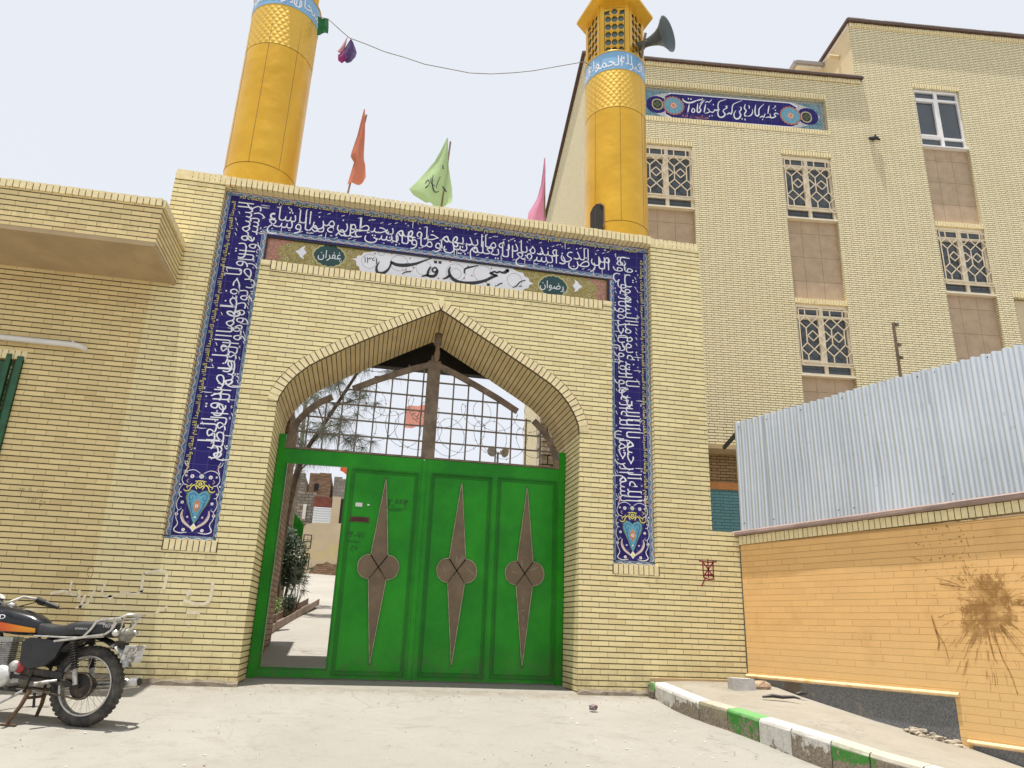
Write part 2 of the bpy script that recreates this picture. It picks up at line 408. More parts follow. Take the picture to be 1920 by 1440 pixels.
M_BAND = plain('sky_blue_enamel', (.20,.40,.62), .35, 0, .06)
M_SEAM = plain('brown_seam', (.22,.11,.02), .6)
M_LATG = plain('lantern_green_glass', (.10,.15,.14), .3)
M_HORN = plain('grey_horn_paint', (.10,.12,.125), .4, .2, .12)

def gate_green(name='gate_green_paint', k0=1.0):
    k = NT(name)
    n = k.noise(1.7, 6, .62)
    cc = k.mix(k.ramp(n, .3, .7), (.009,.19*k0,.006), (.018,.29*k0,.008))
    s = k.noise(3, 6, .7, k.scalevec((9, 9, .7)))
    cc = k.mix(k.m_('MULTIPLY', k.ramp(s, .6, .8), .5), cc, (.06,.24,.05))
    fd = k.m_('MULTIPLY', k.ramp(k.noise(.9, 6, .65), .55, .72), .35); cc = k.mix(fd, cc, (.035,.22,.03))
    gr = k.m_('MULTIPLY', k.m_('SUBTRACT', 1, k.ramp(k.pxyz()[2], .02, .55)), k.m_('MULTIPLY', k.ramp(k.noise(6, 6, .7), .4, .65), .45)); cc = k.mix(gr, cc, (.10,.12,.06))
    z = k.pxyz()[2]
    chip = k.m_('MULTIPLY', k.ramp(k.noise(28, 5, .7), .62, .68), k.m_('SUBTRACT', 1, k.ramp(z, .02, .25)))
    cc = k.mix(chip, cc, (.05,.06,.035))
    k.col(cc); k.set(.38, 0, .25); k.bump(k.noise(2.6, 4), .5, .03)
    return k.m
M_GATE = gate_green()
M_GATED = gate_green('gate_green_moulding', .62)
M_ORN = plain('brown_ornament_paint', (.155,.105,.058), .6, 0, .16, 5, .15, None, (.26,.21,.15), .62, .8, 3.5)
M_ORNE = plain('pale_ornament_edge', (.30,.27,.17), .6, 0, .3, 12)
M_RUSTG = plain('rusty_brown_frame', (.17,.125,.085), .75, 0, .3, 7, .3, None, (.28,.20,.13), .55, .7, 6)
M_ROD = plain('grille_rod_steel', (.15,.12,.09), .7, 0, .3, 9)
M_LINTEL = plain('shade_dark_lintel', (.022,.018,.014), .8, 0, .2)  # near black colour stands in for the shade below the portal roof
M_WOOD = plain('weathered_wood', (.22,.15,.09), .85, 0, .25, 10, .4)

def street_mat(name, c, c2):
    k = NT(name)
    cc = k.mix(k.ramp(k.noise(.55, 6, .6), .3, .7), c, c2)
    cc = k.mix(k.m_('MULTIPLY', k.ramp(k.noise(5, 6, .7), .5, .72), .35), cc, tuple(x*.72 for x in c))
    st = k.noise(2.2, 6, .7, k.scalevec((1.0, 3.2, 1)), .6)
    cc = k.mix(k.m_('MULTIPLY', k.ramp(st, .60, .68), .22), cc, tuple(x*.5 for x in c))
    sp = k.noise(40, 3, .6)
    cc = k.mix(k.m_('MULTIPLY', k.ramp(sp, .66, .70), .5), cc, tuple(x*.45 for x in c))
    vo = k.n('ShaderNodeTexVoronoi', feature='DISTANCE_TO_EDGE'); vo.inputs['Scale'].default_value = .42
    dn = k.n('ShaderNodeTexNoise'); dn.inputs['Scale'].default_value = 1.8; dn.inputs['Detail'].default_value = 6; k.l(k.geo(), dn.inputs['Vector'])
    va = k.n('ShaderNodeVectorMath', operation='SCALE'); va.inputs[3].default_value = .9; k.l(dn.outputs['Color'], va.inputs[0])
    vb_ = k.n('ShaderNodeVectorMath', operation='ADD'); k.l(k.geo(), vb_.inputs[0]); k.l(va.outputs[0], vb_.inputs[1]); k.l(vb_.outputs[0], vo.inputs['Vector'])
    crk = k.m_('MULTIPLY', k.m_('SUBTRACT', 1, k.ramp(vo.outputs['Distance'], .001, .007)), k.ramp(k.noise(.8, 3), .45, .6))
    cc = k.mix(k.m_('MULTIPLY', crk, .28), cc, tuple(x*.4 for x in c))
    ol = k.m_('MULTIPLY', k.ramp(k.noise(1.1, 5, .6, k.scalevec((1, 1, 1)), .8), .60, .74), .30); cc = k.mix(ol, cc, (.20,.165,.12))
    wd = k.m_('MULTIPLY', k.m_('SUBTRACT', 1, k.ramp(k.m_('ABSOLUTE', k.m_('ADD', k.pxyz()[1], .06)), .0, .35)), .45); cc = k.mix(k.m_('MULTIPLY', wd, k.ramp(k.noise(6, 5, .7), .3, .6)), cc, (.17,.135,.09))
    k.col(cc); k.set(.9, 0, .2)
    h = k.m_('ADD', k.m_('MULTIPLY', k.noise(2.5, 5), .6), k.m_('MULTIPLY', k.noise(26, 5), .3))
    k.bump(h, .55, .03)
    return k.m
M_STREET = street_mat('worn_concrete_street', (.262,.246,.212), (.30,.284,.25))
M_PAVE = street_mat('dusty_pavement', (.255,.23,.18), (.31,.285,.24))
M_COURT = street_mat('courtyard_concrete', (.28,.26,.225), (.33,.31,.275))

# ---------------------------------------------------------------- ground
def gz(x, y):
    if y < .3: return -.03 + .1 * y
    return -.03 + .115 * (y - .3) if y > .9 else -.03 + (y-.3)*.115
def axis(a, b, near, far):
    out = []; t = a
    while t < b:
        out.append(t)
        d = max(0, abs(t) - 5)
        t += near + d * far
    out.append(b); return out
g = MB(); xs = axis(-60, 60, .35, .18); ys = axis(-45, .72, .3, .15)
def bumpz(x, y): return .012*math.sin(1.7*x+.6*y) + .01*math.sin(3.1*y+x*.4)
rows = [[(x, y, gz(x, y) + bumpz(x, y)*min(1, max(0,-y*1.5))) for x in xs] for y in ys]
g.grid(rows)
o = g.build('street', M_STREET); tag(o, kind='structure')
g = MB(); ys = axis(.72, 60, .4, .15)
g.grid([[(x, y, gz(x, y) + .0 + .05*math.sin(.8*x+.5*y)*min(1,(y-.72)/6)) for x in axis(-40, 40, .6, .2)] for y in ys])
o = g.build('courtyard_ground', M_COURT); tag(o, kind='structure')

# ---------------------------------------------------------------- portal
PORTAL = thing('gate_portal', 'cream brick mosque portal with pointed arch and blue tile frame of white calligraphy', 'gatehouse', (0.7, 0, 0))
PS = (0.7, 0, 0)
def psub(mb, name, mat, parent=PORTAL): return mb.build(name, mat, parent, PS)
INTR = [(-1.184,-.15),(-1.184,1.0),(-1.184,3.10),(-1.165,3.20),(-1.10,3.345),(-1.0,3.486),(-.88,3.61),(-.736,3.715),(-.442,3.905),(-.113,4.100),(.245,4.307),(.55,4.478),(.685,4.556),
        (.83,4.478),(.98,4.390),(1.305,4.205),(1.638,4.010),(1.94,3.835),(2.16,3.70),(2.30,3.585),(2.42,3.44),(2.50,3.30),(2.553,3.17),(2.565,3.05),(2.565,1.0),(2.565,-.15)]
CX = dict(L0=-2.19, L1=-1.617, R0=3.0, R1=3.578, T0=4.955, T1=5.93, B=1.458)
w = MB()
def rect(x0, x1, z0, z1, y=0.0): w.face([(x0,y,z0),(x1,y,z0),(x1,y,z1),(x0,y,z1)])
ZT = 6.045
rect(-2.806, CX['L0'], -.3, ZT)
rect(CX['R1'], 4.32, -.3, ZT-.03)
rect(4.32, 4.68, -.3, 1.93)
rect(CX['L0'], CX['L1'], -.3, CX['B']); rect(CX['R0'], CX['R1'], -.3, CX['B'])
rect(CX['L1'], -1.184, -.3, CX['T0']); rect(2.565, CX['R0'], -.3, CX['T0'])
for i in range(2, len(INTR)-3):
    a, b = INTR[i], INTR[i+1]
    w.face([(a[0],0,a[1]),(b[0],0,b[1]),(b[0],0,CX['T0']),(a[0],0,CX['T0'])])
# recess returns
D1 = .1
def ret(p, q):   # quad from front edge p->q back to recess
    w.face([(p[0],0,p[1]),(q[0],0,q[1]),(q[0],D1+.04,q[1]),(p[0],D1+.04,p[1])])
ret((CX['L0'],CX['B']),(CX['L0'],CX['T1'])); ret((CX['R1'],CX['T1']),(CX['R1'],CX['B']))
ret((CX['L0'],CX['T1']),(CX['R1'],CX['T1'])); ret((CX['L1'],CX['B']),(CX['L0'],CX['B'])); ret((CX['R1'],CX['B']),(CX['R0'],CX['B']))
ret((CX['L1'],CX['T0']),(CX['L1'],CX['B'])); ret((CX['R0'],CX['B']),(CX['R0'],CX['T0'])); ret((CX['R0'],CX['T0']),(CX['L1'],CX['T0']))
# jambs (below spring), right side, back, roof
DJ = 1.2
for x in (-1.184, 2.565):
    w.face([(x,0,-.3),(x,DJ,-.3),(x,DJ,3.10 if x<0 else 3.05),(x,0,3.10 if x<0 else 3.05)])
w.face([(4.32,0,-.3),(4.32,1.9,-.3),(4.32,1.9,6.0),(4.32,0,6.0)])
w.face([(4.32,.9,-.3),(4.68,.9,-.3),(4.68,.9,1.93),(4.32,.9,1.93)]); w.face([(4.68,0,-.3),(4.68,.9,-.3),(4.68,.9,1.93),(4.68,0,1.93)]); w.face([(4.32,0,1.93),(4.68,0,1.93),(4.68,.9,1.93),(4.32,.9,1.93)])
w.face([(-2.806,0,4.9),(-2.806,1.9,4.9),(-2.806,1.9,6.04),(-2.806,0,6.04)])
w.face([(-2.806,0,6.04),(4.32,0,6.0),(4.32,1.9,6.0),(-2.806,1.9,6.04)])
psub(w, 'wall', M_BRICK)
# back of portal: piers and dark lintel, ceiling
for a_, b_ in ((-2.8,-1.3),(2.7,4.3)):
    w = MB(); w.box(a_, b_, 1.2, 1.9, -.3, 5.99); psub(w, 'back_pier', M_BRICK)
w = MB(); w.box(-1.3, 2.7, 1.75, 1.9, 4.31, 5.98); w.box(-1.3, 2.7, 1.2, 1.75, 4.66, 4.78)
psub(w, 'lintel', M_LINTEL)
# soffit: running arch barrel with courses along the depth
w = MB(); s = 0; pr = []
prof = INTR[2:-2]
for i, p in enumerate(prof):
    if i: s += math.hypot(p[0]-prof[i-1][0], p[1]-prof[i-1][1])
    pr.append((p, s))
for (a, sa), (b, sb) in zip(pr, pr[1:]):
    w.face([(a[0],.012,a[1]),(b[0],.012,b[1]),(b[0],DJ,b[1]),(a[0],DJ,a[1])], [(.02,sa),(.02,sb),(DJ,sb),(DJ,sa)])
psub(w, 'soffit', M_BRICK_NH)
# arch header ring, individual bricks proud of the wall
w = MB(); ring = []
tot = pr[-1][1]; apx = [q[1] for q in pr if abs(q[0][0]-.685) < 1e-6][0]
def at(t):
    for (a, sa), (b, sb) in zip(pr, pr[1:]):
        if sa <= t <= sb + 1e-9:
            k = (t-sa)/(sb-sa); return Vector((a[0]+(b[0]-a[0])*k, a[1]+(b[1]-a[1])*k)), Vector((b[0]-a[0], b[1]-a[1])).normalized()
    return Vector(pr[-1][0]), Vector((0,-1))
def nrm(t):
    d = (at(min(tot, t+.05))[0] - at(max(0, t-.05))[0]).normalized(); return Vector((-d.y, d.x))
def ringseg(t0, t1, n):
    st = (t1-t0)/n
    for i in range(n):
        a, b = t0+i*st+.006, t0+(i+1)*st-.006
        pa, pb = at(a)[0], at(b)[0]; na, nb_ = nrm(a), nrm(b)
        h = .118 + random.uniform(-.003, .003); y = -.006 + random.uniform(-.0025, .0025)
        qa, qb = pa + na*h, pb + nb_*h
        P = [(pa.x,y,pa.y),(pb.x,y,pb.y),(qb.x,y,qb.y),(qa.x,y,qa.y)]
        w.face(P)
        for k in range(4):
            c, d = P[k], P[(k+1)%4]
            w.face([c, (c[0],.03,c[2]), (d[0],.03,d[2]), d])
ringseg(.03, apx-.012, int((apx-.04)/.066)); ringseg(apx+.012, tot-.03, int((tot-apx-.06)/.066))
w.prism([(.685,4.562),(.735,4.668),(.705,4.695),(.665,4.695),(.635,4.668)], -.009, .03)
psub(w, 'arch_ring', M_BRICK_S)
w = MB()
for (a, sa), (b, sb) in zip(pr, pr[1:]):
    na, nb_ = nrm(sa)*-.004, nrm(sb)*-.004
    w.face([(a[0]+na.x,-.001,a[1]+na.y),(b[0]+nb_.x,-.001,b[1]+nb_.y),(b[0]+nb_.x,.045,b[1]+nb_.y),(a[0]+na.x,.045,a[1]+na.y)])
psub(w, 'ring_edge', M_MORTAR)
w = MB()
for i in range(1, len(pr)-2):
    a, b = pr[i][0], pr[i+1][0]; na, nb_ = nrm(pr[i][1]), nrm(pr[i+1][1])
    w.face([(a[0],-.002,a[1]),(b[0],-.002,b[1]),(b[0]+nb_.x*.124,-.002,b[1]+nb_.y*.124),(a[0]+na.x*.124,-.002,a[1]+na.y*.124)])
psub(w, 'ring_joint', M_MORTAR)
# soldier rows
def soldiers(w, x0, x1, z0, z1, y, pitch=.0655, gap=.011, depth=.10, zt0=None, dz=0.0):
    n = max(1, round((x1-x0)/pitch)); p = (x1-x0)/n
    for i in range(n):
        a = x0+i*p+gap/2; b = x0+(i+1)*p-gap/2; j = random.uniform(-.003, .003); jj = random.uniform(-.004, .004)
        zz = dz*(i/n)
        w.box(a, b, y+j, y+depth, z0+jj+zz, z1+jj+zz)
w = MB(); soldiers(w, -2.6, CX['L0'], 5.955, 6.085, -.004); w.box(-2.80, -2.606, -.004, .1, 5.955, 6.085)
soldiers(w, CX['L0']+.0, CX['R1'], 5.928, 6.045, -.055, depth=.16, dz=-.03)
soldiers(w, CX['R1']+.005, 4.31, 5.905, 6.02, -.004)
psub(w, 'cornice', M_BRICK_S)
w = MB(); w.box(-2.78, 4.3, .004, .08, 5.94, 6.02); w.box(CX['L0'], CX['R1'], -.045, .004, 5.935, 6.0)
psub(w, 'cornice_joint', M_MORTAR)
w = MB(); soldiers(w, CX['L1']+.13, CX['R0']-.13, 4.838, 4.957, -.005); w.box(CX['L1']+.003, CX['L1']+.12, -.005, .1, 4.90, 4.957); w.box(CX['R0']-.12, CX['R0']-.003, -.005, .1, 4.90, 4.957)
psub(w, 'sill_course', M_BRICK_S)
w = MB(); soldiers(w, CX['L0']+.03, CX['L1']+.02, 1.34, 1.457, -.005); psub(w, 'sill_course', M_BRICK_S)
w = MB(); soldiers(w, CX['R0']+.0, CX['R1']+.01, 1.34, 1.457, -.005); psub(w, 'sill_course', M_BRICK_S)
for a, b, c, d in ((CX['L1']+.12,CX['R0']-.12,4.835,4.954),(CX['L0']+.02,CX['L1']+.03,1.337,1.454),(CX['R0']-.01,CX['R1']+.02,1.337,1.454)):
    w = MB(); w.box(a, b, -.0015, .02, c, d); psub(w, 'course_joint', M_MORTAR)
# rough plinth below the brick
for x0, x1 in ((-2.35,-1.17),(2.56,3.42)):
    w = MB(); n = 14; P = []
    for zz, yy in ((-.28,-.05),(.0,-.022),(.035,.004)):
        P.append([(x0+(x1-x0)*i/n, yy-random.uniform(0,.02)*(zz<-.01), zz+random.uniform(-.012,.012)) for i in range(n+1)])
    w.grid(P, smooth=False); psub(w, 'plinth', M_CONC)
w = MB()
w.box(3.44, 4.67, -.012, .05, -.2, .17)
psub(w, 'plinth', M_PLASTER)
# ---------------- tile frame
tf = MB()
y = D1
tf.face([(CX['L0']-.01,y,CX['B']-.005),(CX['L1']+.005,y,CX['B']-.005),(CX['L1']+.005,y,CX['T1']),(CX['L0']-.01,y,CX['T1'])])
tf.face([(CX['R0']-.005,y,CX['B']-.005),(CX['R1']+.01,y,CX['B']-.005),(CX['R1']+.01,y,CX['T1']),(CX['R0']-.005,y,CX['T1'])])
tf.face([(CX['L1']+.005,y,5.355),(CX['R0']-.005,y,5.345),(CX['R0']-.005,y,CX['T1']),(CX['L1']+.005,y,CX['T1'])])
TF = psub(tf, 'tile_frame', M_TILE)
b = MB()
yb_ = D1 - .003
def bord(p0, p1, wv, mbx, off=0):
    """strip from p0 to p1 (x,z), width vector wv"""
    L = math.hypot(p1[0]-p0[0], p1[1]-p0[1])
    mbx.face([(p0[0],yb_,p0[1]),(p1[0],yb_,p1[1]),(p1[0]+wv[0],yb_,p1[1]+wv[1]),(p0[0]+wv[0],yb_,p0[1]+wv[1])], [(off,0),(off+L,0),(off+L,1),(off,1)])
LX0, LX1, RX0, RX1 = -2.187, -1.612, 3.008, 3.575
bw = .062
bord((LX0,1.50),(LX0,5.87),(bw,0),b); bord((LX1,5.37),(LX1,1.50),(-bw,0),b)
bord((RX1,5.81),(RX1,1.50),(-bw,0),b); bord((RX0,1.50),(RX0,5.33),(bw,0),b)
bord((LX0,5.93),(RX1,5.89),(0,-bw),b); bord((LX1-bw,5.375),(RX0+bw,5.345),(0,bw),b)
bord((LX0,1.46),(LX1,1.46),(0,bw*.8),b); bord((RX0,1.46),(RX1,1.46),(0,bw*.8),b)
psub(b, 'painted_border', M_BORDER, TF)

# ---------------------------------------------------------------- Arabic lettering
_F = {}
def _reg(ch, iso, n):   # n: 2 = right-joining, 4 = dual-joining (iso, fin, ini, med)
    _F[ch] = (iso, n)
for ch, c, n in (('ا',0xFE8D,2),('أ',0xFE83,2),('إ',0xFE87,2),('آ',0xFE81,2),('ؤ',0xFE85,2),('ئ',0xFE89,4),('ب',0xFE8F,4),('ة',0xFE93,2),('ت',0xFE95,4),('ث',0xFE99,4),('ج',0xFE9D,4),('ح',0xFEA1,4),('خ',0xFEA5,4),
    ('د',0xFEA9,2),('ذ',0xFEAB,2),('ر',0xFEAD,2),('ز',0xFEAF,2),('س',0xFEB1,4),('ش',0xFEB5,4),('ص',0xFEB9,4),('ض',0xFEBD,4),('ط',0xFEC1,4),('ظ',0xFEC5,4),('ع',0xFEC9,4),('غ',0xFECD,4),
    ('ف',0xFED1,4),('ق',0xFED5,4),('ك',0xFED9,4),('ل',0xFEDD,4),('م',0xFEE1,4),('ن',0xFEE5,4),('ه',0xFEE9,4),('و',0xFEED,2),('ى',0xFEEF,2),('ي',0xFEF1,4),('ک',0xFB8E,4),('ی',0xFBFC,4),('گ',0xFB92,4)):
    _reg(ch, c, n)
def shape(t):
    out = []
    for i, ch in enumerate(t):
        if ch not in _F: out.append(ch); continue
        iso, n = _F[ch]
        p = i > 0 and t[i-1] in _F and _F[t[i-1]][1] == 4
        q = i+1 < len(t) and t[i+1] in _F and n == 4
        out.append(chr(iso + (3 if p and q else 2 if q else 1 if p else 0)))
    out.reverse(); i = 0       # numbers keep their left-to-right order
    while i < len(out):
        j = i
        while j < len(out) and (out[j].isdigit() or (out[j] in '.–' and j > i)): j += 1
        if j > i + 1: out[i:j] = reversed(out[i:j])
        i = max(j, i+1)
    return ''.join(out)
_cache = {}
def glyphs(txt, res=3, thin=0.0):
    """flat mesh (verts, faces, width) of shaped text, height of alef about 0.7"""
    key = (txt, thin)
    if key in _cache: return _cache[key]
    c = bpy.data.curves.new('t', 'FONT'); c.body = shape(txt); c.resolution_u = res; c.size = 1; c.offset = -thin
    o = bpy.data.objects.new('t', c); COL.objects.link(o)
    bpy.context.view_layer.update()
    me = bpy.data.meshes.new_from_object(o.evaluated_get(bpy.context.evaluated_depsgraph_get()))
    v = [(p.co.x, p.co.y) for p in me.vertices]; f = [tuple(p.vertices) for p in me.polygons]
    bpy.data.objects.remove(o); bpy.data.curves.remove(c); bpy.data.meshes.remove(me)
    x0 = min(p[0] for p in v) if v else 0; x1 = max(p[0] for p in v) if v else 0
    v = [(p[0]-x0, p[1]) for p in v]
    _cache[key] = (v, f, x1-x0); return _cache[key]
def put(mb, txt, fn, sx, sy, a0, b0, thin=0):
    """a runs along the reading direction (right to left), b up; fn(a,b)->3-D"""
    v, f, wd = glyphs(txt, 3, thin)
    base = len(mb.v)
    for x, yv in v: mb.v.append(tuple(fn(a0 + (wd-x)*sx, b0 + yv*sy)))
    for q in f:
        mb.f.append(tuple(base+i for i in q)); mb.uv.append([(0,0)]*len(q)); mb.mi.append(0); mb.sm.append(False)
    return wd*sx
def ribbon(mb, pts, fn, n=8):
    """brush stroke: pts (a,b,width); fn(a,b)->3-D"""
    P = []
    m = len(pts)
    sub = []
    for i in range(m-1):       # Catmull-Rom
        p0, p1, p2, p3 = pts[max(0,i-1)], pts[i], pts[i+1], pts[min(m-1,i+2)]
        for k in range(4):
            t = k/4
            sub.append(tuple(.5*((2*p1[j]) + (-p0[j]+p2[j])*t + (2*p0[j]-5*p1[j]+4*p2[j]-p3[j])*t*t + (-p0[j]+3*p1[j]-3*p2[j]+p3[j])*t**3) for j in range(3)))
    sub.append(tuple(pts[-1]))
    L = []; Rr = []
    for i, p in enumerate(sub):
        a, c = sub[max(0,i-1)], sub[min(len(sub)-1,i+1)]
        dx, dy = c[0]-a[0], c[1]-a[1]; d = math.hypot(dx, dy) or 1
        h = max(p[2], .002)/2
        L.append((p[0]-dy/d*h, p[1]+dx/d*h)); Rr.append((p[0]+dy/d*h, p[1]-dx/d*h))
    for i in range(len(sub)-1):
        mb.face([fn(*L[i]), fn(*L[i+1]), fn(*Rr[i+1]), fn(*Rr[i])], [(0,0)]*4)
def disc(mb, a, b, r, fn, n=14, ry=None, r0=0):
    ry = ry or r
    if r0:
        for i in range(n):
            t0, t1 = 2*math.pi*i/n, 2*math.pi*(i+1)/n; k = r0/r
            mb.face([fn(a+r*math.cos(t0), b+ry*math.sin(t0)), fn(a+r*math.cos(t1), b+ry*math.sin(t1)), fn(a+r*k*math.cos(t1), b+ry*k*math.sin(t1)), fn(a+r*k*math.cos(t0), b+ry*k*math.sin(t0))], [(0,0)]*4)
    else: mb.face([fn(a+r*math.cos(2*math.pi*i/n), b+ry*math.sin(2*math.pi*i/n)) for i in range(n)], [(0,0)]*n)
def lobed(a, b, rx, ry, n, amp, m=96, sharp=False, ph=0):
    out = []
    for i in range(m):
        t = 2*math.pi*i/m
        k = 1 + amp*(abs(math.sin(n*t/2+ph)) if sharp else math.cos(n*t+ph))
        out.append((a+rx*k*math.cos(t), b+ry*k*math.sin(t)))
    return out
def leafshape(a, b, rx, ry, n=60, scal=0, k=1.5):
    """pointed left and right, scalloped"""
    out = []
    for i in range(n):
        t = 2*math.pi*i/n; c, s_ = math.cos(t), math.sin(t)
        y_ = math.copysign(abs(s_)**k, s_)
        q = 1 + scal*abs(math.sin(9*t))
        out.append((a+rx*c*(1+scal*.3*abs(math.sin(9*t))), b+ry*y_*q))
    return out

# three legs of the frame: fn(a,b): a along reading, b 0..1 across the letter field
yt = D1 - .004
H_ = .345
def fR(a, b): return (3.085 + b, yt, 2.24 + a)
def fT(a, b): return (3.03 - a, yt, 5.452 + b - .004*(3.40-a))
def fL(a, b): return (-1.69 - b, yt, 5.80 - a)
WR = 'بسم الله الرحمن الرحيم الله لا اله الا هو الحى القيوم لا تاخذه سنة ولا نوم له ما فى السموت وما فى'
WT = 'الارض من ذا الذى يشفع عنده الا باذنه يعلم ما بين ايديهم وما خلفهم ولا يحيطون بشئ من علمه الا بما شاء وسع'
WL = 'كرسيه السموت والارض ولا يؤده حفظهما وهو العلى العظيم صدق الله العلى العظيم'
def calligraphy(mb, text, fn, length, h):
    """two interlaced tiers; words alternate between them, so the reading order runs on"""
    ws = text.split(); rnd = random.Random(len(text))
    wid = [glyphs(w_)[2]+.12 for w_ in ws]
    pos = [0, .35]; tot = [0, .35]
    for i, w_ in enumerate(wid): tot[i % 2] += w_
    for tier in (0, 1):
        mine = [i for i in range(len(ws)) if i % 2 == tier]
        need = sum(wid[i] for i in mine); sx = min(length/need, h*1.05); gap = (length - need*sx)/max(1, len(mine))
        a = rnd.uniform(0, .03)
        for n_, i in enumerate(mine):
            b0_ = len(mb.v)
            put(mb, ws[i], fn, sx*1.0, h*.80, a, h*(.40 if tier else .10) + rnd.uniform(-.008,.008), .009)
            for q in range(b0_, len(mb.v)): mb.v[q] = (mb.v[q][0], mb.v[q][1] - .0012*tier - .0004*(n_ % 2), mb.v[q][2])
            a += wid[i]*sx + gap
    b0_ = len(mb.v); n_ = int(length/.042)
    for q in range(n_):
        aa = length*(q+rnd.random())/n_; bb = h*rnd.choice((.98, .0, .45, .9, .06))
        t_ = rnd.random()
        if t_ < .5: ribbon(mb, [(aa, bb, .005), (aa+.02, bb-.012, .009), (aa+.042, bb-.022, .004)], fn)
        elif t_ < .7: disc(mb, aa, bb, .010, fn, 8, r0=.005)
        elif t_ < .85: ribbon(mb, [(aa, bb, .006), (aa+.01, bb+.018, .006), (aa+.02, bb, .006), (aa+.03, bb+.018, .006)], fn)
        else: ribbon(mb, [(aa, bb-.06, .004), (aa+.004, bb, .009), (aa+.0, bb+.05, .005)], fn)
    for q in range(b0_, len(mb.v)): mb.v[q] = (mb.v[q][0], mb.v[q][1] - .003, mb.v[q][2])
cm = MB()
calligraphy(cm, WR, fR, 3.50, H_); calligraphy(cm, WT, fT, 4.66, H_); calligraphy(cm, WL, fL, 3.42, H_)
psub(cm, 'white_calligraphy', M_WHITEGL, TF)
# thin yellow angular script
km = MB()
def kufic(fn, length, h=.066):
    a = 0; unit = 'السرمدا القديم الملك والملك لله'
    n = max(1, round(length/.95)); sx = (length/n)/ (glyphs(unit)[2]+.25)
    for i in range(n):
        put(km, unit, fn, sx, h*1.05, i*length/n, h*.22)
kufic(lambda a, b: (3.445 + b, yt-.001, 2.0 + a), 3.72)
kufic(lambda a, b: (3.42 - a, yt-.001, 5.815 + b - .004*(3.42-a)), 5.45)
kufic(lambda a, b: (-2.04 - b, yt-.001, 5.78 - a), 3.62)
psub(km, 'yellow_script', M_YELGL, TF)
